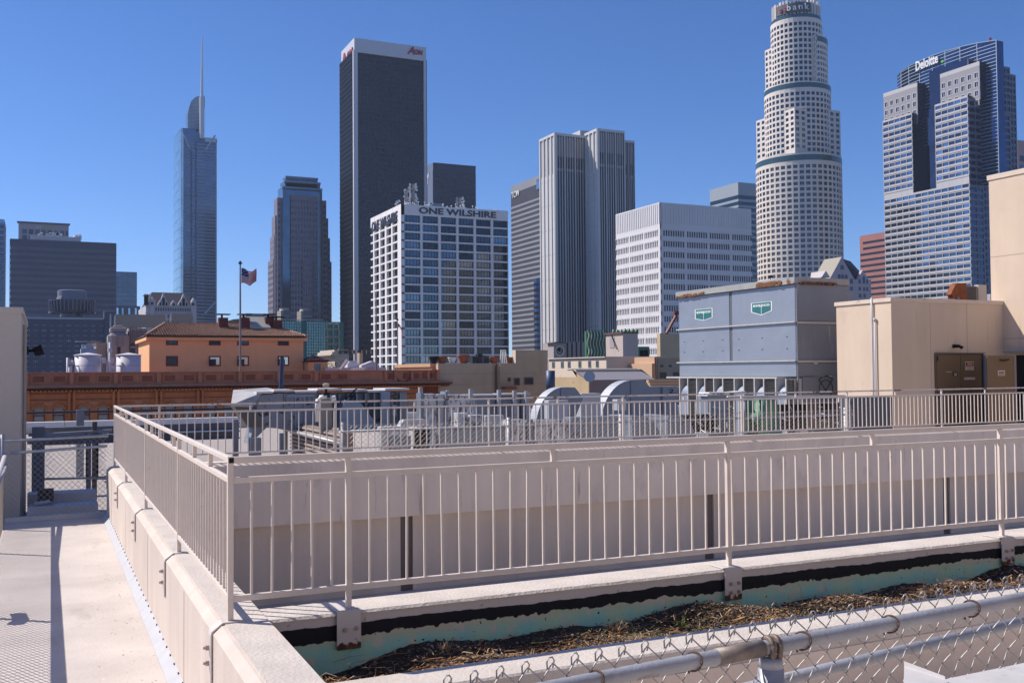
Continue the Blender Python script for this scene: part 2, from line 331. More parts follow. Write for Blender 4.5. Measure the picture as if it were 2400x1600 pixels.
def rust_bottom(m, zc, base):
    m.use_nodes = True; t = m.node_tree; L = t.links.new; b = t.nodes['Principled BSDF']; geo = _n(t,'ShaderNodeNewGeometry'); sp = _n(t,'ShaderNodeSeparateXYZ'); L(geo.outputs['Position'], sp.inputs[0])
    n = _n(t,'ShaderNodeTexNoise'); n.inputs['Scale'].default_value = 22; n.inputs['Detail'].default_value = 7; L(geo.outputs['Position'], n.inputs['Vector'])
    a = _n(t,'ShaderNodeMath', operation='MULTIPLY_ADD'); L(n.outputs['Fac'], a.inputs[0]); a.inputs[1].default_value = .16; L(sp.outputs[2], a.inputs[2])
    mr = _n(t,'ShaderNodeMapRange'); mr.inputs[1].default_value = zc+.075; mr.inputs[2].default_value = zc+.09; L(a.outputs[0], mr.inputs[0])
    r = _n(t,'ShaderNodeValToRGB'); r.color_ramp.elements[0].position = .35; r.color_ramp.elements[0].color = (.05,.02,.012,1); r.color_ramp.elements[1].position = .65; r.color_ramp.elements[1].color = (.22,.085,.035,1); L(n.outputs['Fac'], r.inputs[0])
    mx = _n(t,'ShaderNodeMix', data_type='RGBA'); L(mr.outputs[0], mx.inputs[0]); L(r.outputs[0], mx.inputs[6]); mx.inputs[7].default_value = (*base,1); L(mx.outputs[2], b.inputs['Base Color']); b.inputs['Roughness'].default_value = .75
rust_bottom(PLR, -1.865, (.60,.54,.50))
for i, x in enumerate(full[:3]):
    mb = MB(); w_ = .105
    mb.box(x-w_+.02,x+w_-.02,6.758,6.768,-1.90,-1.636); mb.box(x-w_+.02,x+w_-.02,6.7685,7.0,-1.6455,-1.636); mb.box(x-.02,x+.06,6.80,6.9,-1.6355,-1.63)
    pl = part('bracket_plate', mb, PLR, t, bevel=.003)
    for (dx, dz) in ((-.03,-1.765),(.05,-1.762)) + (((-.03,-1.835),(.05,-1.832)) if i else ()):
        m2 = MB(); m2.tube([(x+dx,6.758,dz),(x+dx,6.745,dz)], .017, 6); m2.tube([(x+dx,6.745,dz),(x+dx,6.732,dz)], .009, 8); part('bolt', m2, BOLT, pl)
# left railing (runs along Y at X=U0)
t = rail_thing('cream steel railing running away from the camera on the left parapet', (U0,12,ZW))
mb = MB(); mb.box(U0-.02,U0+.016,V0-.02,V1,ZR-.035,ZR+.0015); part('top_rail', mb, PAINT, t, bevel=.004)
mb = MB(); mb.box(U0-.016,U0+.014,V0+.017,V1,-.733,-.695); part('middle_rail', mb, PAINT, t, bevel=.003)
mb = MB(); mb.box(U0-.016,U0+.014,V0+.017,V1,-1.516,-1.476); part('bottom_rail', mb, PAINT, t, bevel=.003)
for k in range(1, 89): piece('picket', pk, t, (U0, V0+k*.1375, -1.476))
lp = [9.67,13.0,16.3]; cp = MB().box(-.018,.017,-.017,.017,-1.65,ZR-.036).mesh('post', PAINT)
for y in lp+[19.1]: piece('post', cp, t, (U0, y, 0))
mb = MB(); mb.box(U0-.0205,U0+.0165,V0-.0205,V0+.0165,-1.65,ZR+.002); part('corner_post', mb, PAINT, t)
mb = MB(); mb.box(U0-.014,U0+.0165,V0-.024,V0-.0207,ZR-.04,ZR-.006); part('open_tube_end', mb, DARK, t)
for y in (7.75,8.63,10.1,11.38,12.3,14.37,15.2,17.57): piece('stub_post', pst, t, (U0, y, .0))
for y in [V0]+lp+[19.1]:
    mb = MB(); mb.box(1.06,1.2,y-.055,y+.055,-1.6435,-1.634); mb.prism([(1.06,-1.6436),(1.06,-1.634),(.992,-1.685),(.984,-1.71),(.984,-2.02),(.996,-2.02),(.996,-1.712),(1.0,-1.695)],'y',y-.055,y+.055)
    pl = part('bracket_strap', mb, plm, t)
    for dz in (-1.8,-1.9):
        m2 = MB(); m2.tube([(.984,y+.01,dz),(.962,y+.01,dz)], .018, 6); m2.tube([(.962,y+.01,dz),(.947,y+.01,dz)], .01, 8); part('bolt', m2, BOLT, pl)
# back railing
t = rail_thing('cream steel railing with rusty top rail on the far side of the light well', (10,V1,ZW))
mb = MB(); mb.box(U0+.017,40,V1-.02,V1+.016,ZR-.036,ZR-.002); part('top_rail', mb, PAINTR, t)
mb = MB(); mb.box(U0+.017,40,V1-.016,V1+.014,-.732,-.696); part('middle_rail', mb, PAINT, t)
mb = MB(); mb.box(U0+.017,40,V1-.016,V1+.014,-1.50,-1.47); part('bottom_rail', mb, PAINT, t)
pk2 = MB().box(-.009,.009,-.009,.009,0,.74).mesh('picket', PAINT)
for k in range(1, 224):
    x = U0+k*.1367; piece('picket', pk2, t, (x, V1, -1.471))
for k in range(11): piece('post', cp, t, (1.87+3.25*k, V1-.002, 0)); piece('stub_post', pst, t, (3.49+3.25*k, V1, 0))
# light well walls
t = thing('light_well_wall', 'shaded far wall of the light well with projecting upper band and dark grooves', 'wall', (12,19.2,-3))
mb = MB(); mb.prism([(18.90,-1.705),(19.0,-1.648),(19.34,-1.645),(19.34,-2.855),(18.90,-2.855)],'x',1.362,42); part('upper_band', mb, PITW, t)
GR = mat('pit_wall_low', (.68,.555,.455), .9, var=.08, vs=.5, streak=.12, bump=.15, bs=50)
gx = [6.55,13.88,21.45,29.0]; a = 1.362
for k, x in enumerate(gx+[42]):
    mb = MB(); mb.box(a,x-.13,19.09,19.34,-8,-2.858); part('wall_bay', mb, GR, t)
    if x < 42: mb = MB(); mb.box(x-.13,x+.13,19.14,19.34,-8,-2.86); part('groove', mb, mat('groove_dark',(.17,.135,.12),.9), t)
    a = x+.13
mb = MB(); mb.box(1.365,45,7.135,19.08,-4.6,-4.35); struct('raised_bounce_floor', mb, DECK)  # unseen floor, raised and kept pale to bounce sunlight up the walls
# deck left
mb = MB(); mb.box(-8,1.0,-3,19.3,-2.9,-2.52); struct('walkway_deck', mb, DECK)
random.seed(31); mb = MB()
for k in range(420):
    x = random.choice((random.uniform(-1.5,.9), random.gauss(.72,.12))); y = random.uniform(3,19); s_ = random.uniform(.002,.007)
    if x > .9: continue
    s_ *= .7; mb.box(x-s_, x+s_*random.uniform(.6,2), y-s_, y+s_, -2.52, -2.52+s_*.7)
o = part('grit', mb, S3_ if 'S3_' in globals() else BOLT, None, kind='stuff'); o['label'] = 'specks of grit and leaf crumbs scattered on the pale walkway'; o['category'] = 'grit'
mb = MB(); mb.box(1.365,13,-3,5.71,-2.9,-2.524); struct('ramp_floor', mb, DECK)
mb = MB(); mb.box(-.95,1.0,19.18,19.32,-2.519,-2.44); solo('deck_curb', mb, FLASH, 'low grey metal curb across the far end of the walkway', 'curb')
# ------------------------------------------------------------------ chain link fences
def mesh_wires(mb, P, X, L, H, pitch=.06, r=.0018, n=3):
    """two families of diagonal wires; P lower corner, X unit dir, length L, height H"""
    X = Vector(X); P = Vector(P); Z = Vector((0,0,1)); st = pitch*1.414; k = -int(H/st)-1
    N = X.cross(Z)
    while k*st < L:
        for sgn in (1,-1):
            a0 = k*st; s0 = max(0, -a0); s1 = min(H, L-a0)
            if s1 > s0:
                if sgn == 1: p, q = P+X*(a0+s0)+Z*s0, P+X*(a0+s1)+Z*s1
                else: p, q = P+X*(a0+s0)+Z*(H-s0)+N*.003, P+X*(a0+s1)+Z*(H-s1)+N*.003
                mb.tube([p,q], r, n, 0, False)
        k += 1
# walkway end fence
t = thing('chain_link_fence', 'chain link fence with two galvanized rails closing the far end of the walkway', 'fence', (.3,19.15,-2.5))
mb = MB(); mb.tube([(-.72,19.22,-1.13),(1.02,19.22,-1.10)],.026,10); part('top_rail', mb, STEEL, t, smooth=True)
mb = MB(); mb.tube([(-.55,19.12,-1.335),(1.0,19.12,-1.27)],.026,10); part('middle_rail', mb, STEEL, t, smooth=True)
mb = MB(); mb.tube([(-.66,19.22,-2.5),(-.66,19.22,-1.02)],.034,10); part('end_post', mb, STEEL, t, smooth=True)
mb = MB(); mesh_wires(mb,(-.62,19.2,-2.44),(1,0,0),1.6,1.32,.07,.0035); part('mesh', mb, WIRE, t, kind='stuff')
# left side fence whose shadow lies on the deck
t = thing('chain_link_fence', 'chain link fence along the left edge of the walkway with thick white top pipe', 'fence', (-.62,12,-2.5))
mb = MB(); mb.tube([(-.62,19.2,-1.38),(-.62,15.4,-1.52),(-.62,2.0,-1.52)],.036,12); part('top_rail', mb, mat('white_pipe',(.58,.56,.58),.4,.1,var=.1,vs=8), t, smooth=True)
mb = MB(); mb.tube([(-.60,19.2,-1.55),(-.60,2.0,-1.66)],.026,10); part('second_rail', mb, STEEL, t, smooth=True)
for y in (18.4,16.0,11.9,7.6): mb = MB(); mb.tube([(-.64,y,-2.52),(-.64,y,-1.5)],.03,10); part('post', mb, STEEL, t, smooth=True)
mb = MB(); mb.tube([(-.64,12.2,-2.0),(-.64,11.9,-1.95),(-.64,11.7,-2.02)],.07,6); part('latch', mb, STEEL, t)
mb = MB(); mesh_wires(mb,(-.62,3,-2.50),(0,1,0),16.1,.98,.068,.0045); part('mesh', mb, WIRE, t, kind='stuff')
# near right fence: woven wires with knuckled tops
def nearP(x, y, D): d = ray(x,y); return d*(D/d.dot(fwd))
t = thing('chain_link_fence', 'large chain link fence in the near right corner with knuckled wire tops above its pipe', 'fence', tuple(nearP(1900,1500,2.8)))
A_ = nearP(1536,1566,2.5); B_ = nearP(2350,1411,2.97); Dv = (B_-A_).normalized()
A0 = A_-Dv*.55; B0 = B_+Dv*.6
mb = MB(); mb.tube([A0+(B0-A0)*k/12 for k in range(13)], .0195, 20); part('top_rail', mb, STEEL, t, smooth=True)
def onpipe(x):
    lo, hi = -1.0, 3.0
    for _ in range(40):
        m_ = (lo+hi)/2; p = A_+Dv*m_; px = 1200+F*p.dot(RV)/p.dot(fwd)
        if px < x: lo = m_
        else: hi = m_
    return A_+Dv*lo
c1 = onpipe(1690); mb = MB(); mb.tube([c1-Dv*.012,c1+Dv*.13],.0218,20); part('pipe_sleeve', mb, mat('weathered_sleeve',(.25,.205,.175),.6,.3,var=.4,vs=18,spots=[(14,.55,(.38,.36,.35),.15)]), t, smooth=True)
pc = onpipe(1806); Zz = Vector((0,0,1)); Nn = Dv.cross(Zz).normalized()
mb = MB(); mb.tube([pc+Vector((0,0,-.052))-Nn*.0, pc+Vector((0,0,-1.78))], .034, 20); mb.tube([pc+Vector((0,0,-.026)),pc+Vector((0,0,-.052))],.028,20,r2=.034); part('post', mb, STEEL, t, smooth=True)
for dd in (-.008,.014):
    mb = MB(); mb.tube([pc+Dv*dd+(Nn*math.cos(a)+Zz*math.sin(a))*(.0245)+Zz*(-.012 if a<-.6 or a>3.7 else 0) for a in [math.radians(q) for q in range(-60,250,20)]], .0075, 8); part('clamp_band', mb, mat('clamp_rust',(.22,.165,.135),.6,.3,var=.3,vs=40), t, smooth=True)
E0 = nearP(1760,1610,3.5); E1 = nearP(2440,1446,4.05); De = (E1-E0).normalized()
mb = MB(); mb.tube([E0-De*.8,E1+De*.4], .0215, 16); part('lower_rail', mb, STEEL, t, smooth=True)
for (x, y, D) in ((1625,1548,2.55),(1880,1500,2.7),(2085,1462,2.82),(2275,1425,2.93),(1395,1592,2.42)):
    c = onpipe(x); mb = MB(); mb.tube([c+(Nn*math.cos(a)+Zz*math.sin(a))*.0232+Dv*.012*math.cos(a-.4) for a in [math.radians(q) for q in range(-100,190,18)]]+[c+Nn*-.02+Zz*-.035+Dv*.0], .0028, 6); part('wire_tie', mb, RUSTW, t)
per = .033
mb = MB(); L_ = (B0-A0).length; nw = int(L_/per)
for k in range(nw+1):
    base = A0+Dv*(k*per); pts = []; rows = 26
    # spiral wire: zigzag down in the fence plane with rounded turns
    for j in range(rows):
        for s_, tt in enumerate((0,.25,.5,.75)):
            ph = j+tt; zz = .050-ph*.034
            tri = abs(((ph+k) % 2)-1)       # 0..1..0
            pts.append(base+Dv*((tri-.5)*per*1.0)+Zz*zz+Nn*(-.026 - .0045*math.cos(ph*math.pi)))
    mb.tube(pts, .0020, 5, 0, True)
    # knuckle hook on the top
    q = base+Dv*((.5 if k % 2 == 0 else -.5)*per)+Zz*.050+Nn*(-.030)
    mb.tube([q+Vector((0,0,-.012)), q+Dv*.004+Zz*.006, q+Dv*-.001+Zz*.014, q+Dv*-.009+Zz*.013, q+Dv*-.014+Zz*.004+Nn*-.003, q+Dv*-.016+Zz*-.02+Nn*.003], .0022, 5)
part('woven_mesh', mb, WIRE, t, kind='stuff', smooth=True)
# white painted sheet metal corner at the bottom right
q = [onz(x, y, -.70) for x, y in ((2119,1560),(2215,1590),(2430,1546),(2430,1660),(2117,1660))]
mb = MB(); WS = mat('chipped_white_metal', (.56,.535,.525), .7, .0, var=.12, vs=12, spots=[(7,.62,(.10,.09,.085),.02),(26,.64,(.3,.27,.25),.04),(3,.55,(.5,.46,.44),.2)])
mb.poly(q); mb.quad(q[0]+Vector((0,0,.012)), q[1]+Vector((0,0,.006)), q[1], q[0]); mb.poly([p-Vector((0,0,.03)) for p in reversed(q)])
for a, b in zip(q, q[1:]+q[:1]): mb.quad(a, b, b-Vector((0,0,.03)), a-Vector((0,0,.03)))
solo('metal_ledge', mb, WS, 'chipped white sheet metal ledge in the bottom right corner below the chain link fence', 'ledge')
# ================================================================== the city beyond
def GL(name, col, rough=.08, metal=.85, rnd=.25, wave=.0): return mat(name, col, rough, metal, rnd=rnd, wave=wave, wavescale=.25, var=.3, vs=.11)
ASPH = mat('street_asphalt', (.11,.105,.10), .9, var=.2, vs=.2)
mb = MB(); mb.quad((-4000,-1500,-40),(4000,-1500,-40),(4000,6000,-40),(-4000,6000,-40)); struct('ground', mb, ASPH)
ZG = -40.0
class Face:
    """one facade plane; kind 'v' faces the camera side (-Y), kind 'u' faces the sun side (-X)"""
    def __init__(s, kind, P, xref, yref, lo=None): s.k, s.P, s.x, s.y, s.lo = kind, P, xref, yref, lo
    def a(s, x, y=None): p = (onv if s.k == 'v' else onu)(x, y or s.y, s.P); return p.x if s.k == 'v' else p.y
    def z(s, y, x=None): return (onv if s.k == 'v' else onu)(x or s.x, y, s.P).z
    def box(s, mb, a0, a1, z0, z1, d0, d1, m=0):
        # d0<d1: distance outwards from the plane; at the shared corner one side is set proud of the other
        if s.lo is not None and abs(a0-s.lo) < 1e-3: a0 += .07 if s.k == 'v' else -.07
        if s.k == 'v': mb.box(a0, a1, s.P-d1, s.P-d0, z0, z1, m)
        else: mb.box(s.P-d1, s.P-d0, a0, a1, z0, z1, m)
    def pt(s, a, z, d=0): return Vector((a, s.P-d, z)) if s.k == 'v' else Vector((s.P-d, a, z))
def spans(a0, a1, n, gap, e0=0, e1=0):
    """n openings between a0 and a1 separated by piers of width gap"""
    w = (a1-a0-e0-e1-(n-1)*gap)/n; return [(a0+e0+k*(w+gap), a0+e0+k*(w+gap)+w) for k in range(n)]
def frame(f, mb, a0, a1, z0, z1, cols, rows, d, m=0, dp=None):
    dp = dp if dp is not None else d+.05
    rows = sorted(rows); zs = [z0]+[q for r in rows for q in r]+[z1]
    for k in range(0, len(zs), 2):
        if zs[k+1]-zs[k] > .01: f.box(mb, a0, a1, zs[k], zs[k+1], -.3, d, m)
    cs = [a0]+[q for c in sorted(cols) for q in c]+[a1]
    for k in range(0, len(cs), 2):
        if cs[k+1]-cs[k] > .01: f.box(mb, cs[k], cs[k+1], z0, z1-.01, -.28, dp, m)
_cache = {}
def tints(m):
    # the same glass behind open, half drawn and closed blinds
    out = [m]
    for sfx, k, add in (('_open', .55, 0), ('_half', 1.3, .01), ('_blind', 1.5, .035)):
        n = bpy.data.materials.get(m.name+sfx)
        if n is None:
            n = m.copy(); n.name = m.name+sfx
            for nd in n.node_tree.nodes:
                if nd.type == 'RGB': c = nd.outputs[0].default_value; nd.outputs[0].default_value = (c[0]*k+add, c[1]*k+add*.95, c[2]*k+add*.85, 1)
        out.append(n)
    return out
def pick(): r = random.random(); return 0 if r < .5 else 1 if r < .74 else 2 if r < .9 else 3
def pane_mesh(kind, w, h, mull, trans, mats, md, name='window'):
    key = (kind, round(w,2), round(h,2), mull, trans, tuple(m.name for m in mats), md)
    if key not in _cache:
        f = Face(kind, 0, 0, 0); mb = MB()
        if kind == 'v': mb.quad((0,0,0),(w,0,0),(w,0,h),(0,0,h))
        else: mb.quad((0,w,0),(0,0,0),(0,0,h),(0,w,h))
        t_ = md
        for k in range(1, mull+1): f.box(mb, w*k/(mull+1)-t_/2, w*k/(mull+1)+t_/2, 0, h, .0, t_, 1)
        if trans: f.box(mb, 0, w, h*trans-t_/2, h*trans+t_/2, .0, t_*1.3, 1)
        if md:
            for (a, b, c, d) in ((0,t_,0,h),(w-t_,w,0,h),(t_,w-t_,0,t_),(t_,w-t_,h-t_,h)): f.box(mb, a, b, c, d, 0, t_*.8, 1)
        _cache[key] = mb.mesh(name, mats)
    return _cache[key]
def panes(t, f, cols, rows, mats, mull=0, trans=0, md=.0, d=.03, limit=300, name='window', skip=None, alt=None):
    n = 0; rest = MB()
    for i, (z0, z1) in enumerate(sorted(rows, reverse=True)):
        for j, (a0, a1) in enumerate(cols):
            if skip and skip(i, j): continue
            mm = alt(i, j) if alt and alt(i, j) else mats
            if t.get('_n', 0) < limit:
                mm = (tints(mm[0])[pick()],)+tuple(mm[1:]); piece(name, pane_mesh(f.k, a1-a0, z1-z0, mull, trans, mm, md), t, f.pt(a0, z0, d)); t['_n'] = t.get('_n', 0)+1
            else:
                p = [f.pt(a0,z0,d), f.pt(a1,z0,d), f.pt(a1,z1,d), f.pt(a0,z1,d)]
                if f.k == 'u': p.reverse()
                rest.quad(*p, pick())
    if rest.v: part('window_field', rest, tints(mats[0]), t, kind='stuff')
def tower(name, label, xl, xc, xr, ytop, V, body, cat='tower', yref=None, shrink=.3, roof=True, zb=ZG):
    y = yref or (ytop+870)/2
    p = onv(xc, ytop, V); u0 = onv(xc, y, V).x; u1 = onv(xr, y, V).x; z1 = p.z
    v1 = onu(xl, y, u0).y if xl is not None and xl != xc else V+(u1-u0)
    t = thing(name, label, cat, ((u0+u1)/2, (V+v1)/2, zb))
    mb = MB(); mb.box(u0+shrink, u1-.001, V+shrink, v1, zb, z1-.02); part('body', mb, body, t)
    fv = Face('v', V+shrink, xc, y, u0); fu = Face('u', u0+shrink, xc, y, V)
    return t, fv, fu, dict(u0=u0, u1=u1, v0=V, v1=v1, z1=z1, y=y)
def pitch_rows(ztop, h, pitch, n): return [(ztop-k*pitch-h, ztop-k*pitch) for k in range(n)]
DKB = mat('dark_core', (.02,.022,.03), .5)
# ---------------------------------------------------------------- white office block with rooftop masts ("ONE WILSHIRE")
WHT = mat('white_panel', (.80,.755,.74), .7, var=.05, vs=.05); WHT2 = mat('office_mullion', (.03,.035,.045), .5)
G1 = GL('office_glass_blue', (.07,.09,.115), .04, .9, .35, .01); G1b = GL('office_glass_dark', (.03,.04,.06), .06, .7, .2)
t, fv, fu, B = tower('office_tower', 'white gridded office tower with ONE WILSHIRE lettering and rooftop masts', 869, 940.5, 1192, 478, 420, DKB, yref=700, shrink=1.3)
zt = [fv.z(440+q/3.5625) for q in (228,288)]; pit = (fv.z(440+228/3.5625)-fv.z(440+1402/3.5625))/16
rows = [(zt[0]-k*pit-(zt[0]-zt[1]), zt[0]-k*pit) for k in range(19)]
cols = [(fv.a(840+a/3.5625, 560), fv.a(840+b/3.5625, 560)) for a, b in ((375,510),(528,660),(680,810),(828,955),(973,1098),(1117,1240))]
mb = MB(); frame(fv, mb, B['u0'], B['u1'], ZG, B['z1'], cols, rows, 1.25, dp=1.3); part('front_wall', mb, WHT, t)
colu = [(fu.a(840+b/3.5625, 600), fu.a(840+a/3.5625, 600)) for a, b in ((110,145),(155,193),(205,243),(257,297),(308,350))]
colu = [(min(c), max(c)) for c in colu]
mb = MB(); frame(fu, mb, B['v0'], B['v1'], ZG, B['z1']-.03, colu, rows, 1.25, dp=1.3); part('side_wall', mb, WHT, t)
w0 = sum(b-a for a, b in cols)/6
panes(t, fv, [((a+b)/2-w0/2,(a+b)/2+w0/2) for a, b in cols], rows, (G1, WHT2), 4, .22, .16, .05, alt=lambda i, j: (G1b, WHT2) if (i, j) in ((0,4),(13,2)) else None)
w1 = sum(b-a for a, b in colu)/5
panes(t, fu, [((a+b)/2-w1/2,(a+b)/2+w1/2) for a, b in colu], rows, (GL('office_glass_side',(.06,.07,.09),.1,.7,.3), WHT2), 4, .22, .16, .05)
INK = mat('dark_lettering', (.025,.03,.055), .6)
s_ = (fv.z(487)-fv.z(503)) * 1.38
pA = fv.pt(fv.a(979.5, 500), fv.z(501.5, 985), 1.32)
text('ONE WILSHIRE', 5.05, .25, INK, t, pA, (1,0,0), (0,0,1), bold=.11, w=fv.a(1159.5,500)-fv.a(979.5,500), h=fv.z(485.5,985)-fv.z(500.5,985))
pA = fu.pt(B['v1']-1.5, fu.z(528, 872), 1.32)
text('ONE WILSHIRE', 5.1, .25, INK, t, fu.pt(B['v1']-2.5, B['z1']-6.9, 1.32), (0,-1,0), (0,0,1), bold=.11, w=B['v1']-B['v0']-7, h=4.6)
# rooftop clutter : penthouse, masts with dishes
mb = MB(); mb.box(fv.a(1018), fv.a(1046), B['v0']+6, B['v0']+14, B['z1'], B['z1']+2.4); part('penthouse', mb, mat('grey_penthouse',(.25,.28,.31),.7), t)
for a, b, h in ((955,968,1.0),(1078,1100,.7),(1150,1180,.6)): mb = MB(); mb.box(fv.a(a), fv.a(b), B['v0']+3, B['v0']+8, B['z1'], B['z1']+h); part('roof_box', mb, WHT, t)
DISH = mat('white_dish', (.75,.74,.72), .5); MAST = mat('mast_steel', (.36,.36,.37), .5, .4)
def mast(x, ytop, wpx, label, seed, nd):
    random.seed(seed); a = fv.a(x); z0 = B['z1']; z1 = fv.z(ytop, x); w_ = (fv.a(x+wpx)-a)/2; y0 = B['v0']+9
    m = thing('antenna_mast', label, 'antenna mast', (a, y0, z0), 'lattice masts on the white office roof')
    mb = MB()
    for sx in (-1,1):
        for sy in (-1,1): mb.tube([(a+sx*w_,y0+sy*w_,z0),(a+sx*w_*.8,y0+sy*w_*.8,z1)], .16, 4)
    k = 0; z = z0
    while z < z1-1:
        s1 = 1 if k % 2 else -1
        mb.tube([(a-s1*w_,y0-w_,z),(a+s1*w_,y0-w_,z+1.2)], .09, 3); mb.tube([(a-w_,y0-s1*w_,z),(a-w_,y0+s1*w_,z+1.2)], .09, 3); mb.tube([(a-w_,y0-w_,z),(a+w_,y0-w_,z)], .07, 3); z += 1.2; k += 1
    part('lattice', mb, MAST, m)
    for k in range(nd):
        z = random.uniform(z0+.5, z1-.2); r = random.uniform(.22,.55); sx = random.choice((-1,1)); xx = a+sx*(w_+random.uniform(.1,1.0)); yy = y0-w_-.4
        d = Vector((random.uniform(-.7,.5),-1,0)).normalized(); c = Vector((xx,yy,z)); mb = MB(); mb.tube([c, c+d*.45], r*.55, 8, r2=r); mb.tube([c, Vector((a+sx*w_*.8,y0-w_,z))], .06, 3); part('dish', mb, DISH, m)
mast(980, 424, 10, 'tallest lattice mast crowded with white dishes on the ONE WILSHIRE roof', 1, 44)
mast(966, 437, 6, 'second lattice mast left of the tallest one on the ONE WILSHIRE roof', 2, 14)
mast(1091, 456, 9, 'squat lattice mast at the right of the ONE WILSHIRE roof', 3, 14)
mast(945, 464, 4, 'short mast with small dishes at the front corner of the ONE WILSHIRE roof', 4, 8)
mb = MB(); random.seed(9)
for k in range(26): a = fv.a(random.uniform(950,1188)); h = random.uniform(.6,2.2); mb.tube([(a,B['v0']+2,B['z1']-.1),(a,B['v0']+2,B['z1']+h)], .1, 4); mb.box(a-.2,a+.2,B['v0']+1.7,B['v0']+2.1,B['z1']+h-.5,B['z1']+h)
part('roof_aerials', mb, DISH, t, kind='stuff')
# ---------------------------------------------------------------- dark tower with AON lettering
AOND = mat('bronze_black_glass', (.030,.030,.05), .16, .3, var=.6, vs=.09, wave=.02); AONS = mat('aon_spandrel', (.022,.021,.03), .4, .2)
CONC = mat('pale_tower_panel', (.55,.55,.60), .6)
t, fv, fu, B = tower('dark_tower', 'tallest black glass tower with white top band and red AON lettering', 795, 827, 1002, 118, 600, AOND, yref=400, shrink=.4)
W_ = lambda x: fv.a(x, 400)
mb = MB(); nfl = 62; H = B['z1']-fv.z(850)
for k in range(nfl):
    z = B['z1']-k*H/nfl*.99; fv.box(mb, W_(838), W_(992), z-1.0, z, 0, .12); fu.box(mb, B['v0']+1.5, B['v1']-.5, z-1.5, z, 0, .3)
part('spandrel_bands', mb, AONS, t)
mb = MB()
for k in range(41): a = W_(838)+(W_(992)-W_(838))*k/40; fv.box(mb, a-.12, a+.12, ZG, B['z1']-.2, 0, .22)
for k in range(26): a = B['v0']+2+(B['v1']-B['v0']-4)*k/25; fu.box(mb, a-.12, a+.12, ZG, B['z1']-.2, 0, .42)
part('mullions', mb, AONS, t)
for nm, a, b in (('corner_column',827.5,837.5),('corner_column',993,998)): mb = MB(); fv.box(mb, W_(a), W_(b), ZG, B['z1'], -.35, 1.6); part(nm, mb, CONC, t)
zt = onv(830, 90, 600).z; mb = MB(); mb.box(B['u0']+.9, fv.a(997, 130), B['v0']-1.0, B['v1']-2.5, B['z1']-1.2, zt); part('top_band', mb, CONC, t)
RED = mat('red_lettering', (.32,.01,.03), .5); fb = Face('v', B['v0']-1.0, 0, 120)
text('A', 8.6, .3, RED, t, fb.pt(fb.a(954.5,125), fb.z(127,958), .35), (1,0,0), (0,0,1), bold=.22, shear=.3, w=fb.a(971,125)-fb.a(954.5,125), h=fb.z(109,958)-fb.z(127,958))
text('ON', 6.0, .3, RED, t, fb.pt(fb.a(970.5,125), fb.z(128.5,975), .35), (1,0,0), (0,0,1), bold=.22, shear=.15, w=fb.a(990,125)-fb.a(970.5,125), h=fb.z(117,975)-fb.z(128.5,975))
fb = Face('u', B['u0']+.9, 0, 120)
text('A', 9.5, .3, RED, t, fb.pt(B['v0']+27, zt-13, .35), (0,-1,0), (0,0,1), bold=.3, w=13, h=9.5)
text('ON', 6.5, .3, RED, t, fb.pt(B['v0']+14, zt-11.5, .35), (0,-1,0), (0,0,1), bold=.3, w=12, h=6.5)
# ---------------------------------------------------------------- dark block right of it
t, fv, fu, B = tower('dark_office_block', 'plain black office block just right of the AON tower', 1000, 1015, 1115.5, 381, 760, AOND, yref=430, shrink=.4)
mb = MB(); fv.box(mb, B['u0']+1, B['u1'], B['z1']-.8, B['z1'], -.4, .5)
for k in range(28): a = B['u0']+(B['u1']-B['u0'])*k/27.5; fv.box(mb, a-.1, a+.15, ZG, B['z1']-6, 0, .2)
for k in range(30): fv.box(mb, B['u0']+1, B['u1'], B['z1']-8-k*4.2, B['z1']-6.8-k*4.2, 0, .12)
part('fins', mb, AONS, t)
mb = MB(); mb.box(B['u0']+.05, B['u0']+.35, B['v0']+.3, B['v1'], ZG, B['z1']); part('side_wall', mb, mat('blue_grey_panel',(.17,.19,.26),.5,.3), t)
mb = MB(); mb.box(fv.a(1026,384), fv.a(1050,384), B['v0']+5, B['v0']+15, B['z1'], B['z1']+1.2); part('roof_plant', mb, AONS, t)
text('Y', 11, .3, DISH, t, Vector((B['u0'], B['v0']+14, B['z1']-16)), (0,-1,0), (0,0,1), bold=.03, w=5, h=9)
# ---------------------------------------------------------------- banded tower, TCW
TC = mat('grey_band', (.25,.255,.285), .6, var=.05, vs=.05); TG = GL('grey_glass', (.06,.075,.11), .12, .7, .2)
v_hid = 640.; uT = onv(1272, 600, v_hid).x; fu = Face('u', uT+.4, 1235, 640); vb = fu.a(1200, 640)
t = thing('banded_tower', 'grey banded office tower with small TCW lettering partly behind the finned tower', 'tower', (uT+20, v_hid+30, ZG))
zt = fu.z(437, 1200); mb = MB(); mb.box(uT+.4, uT+60, v_hid, vb, ZG, zt-.02); part('body', mb, TG, t)
mb = MB(); z7 = fu.z(485, 1203); fu.box(mb, v_hid, vb, fu.z(455,1201), zt, -.3, .4)
pt_ = (fu.z(500,1203)-fu.z(800,1203))/26.0
for k in range(36): fu.box(mb, v_hid, vb, z7-k*pt_-pt_*.42, z7-k*pt_, -.3, .4)
part('spandrel_bands', mb, TC, t)
mb = MB()
for k in range(34): a = v_hid+(vb-v_hid)*k/33; fu.box(mb, a-.35, a+.35, ZG, fu.z(455,1201), -.2, .25)
part('mullions', mb, mat('grey_mullion',(.14,.14,.17),.6), t)
text('TCW', 6.2, .3, DISH, t, fu.pt(vb-1.5, zt-9.5, .5), (0,-1,0), (0,0,1), bold=.03, w=14, h=4.6)
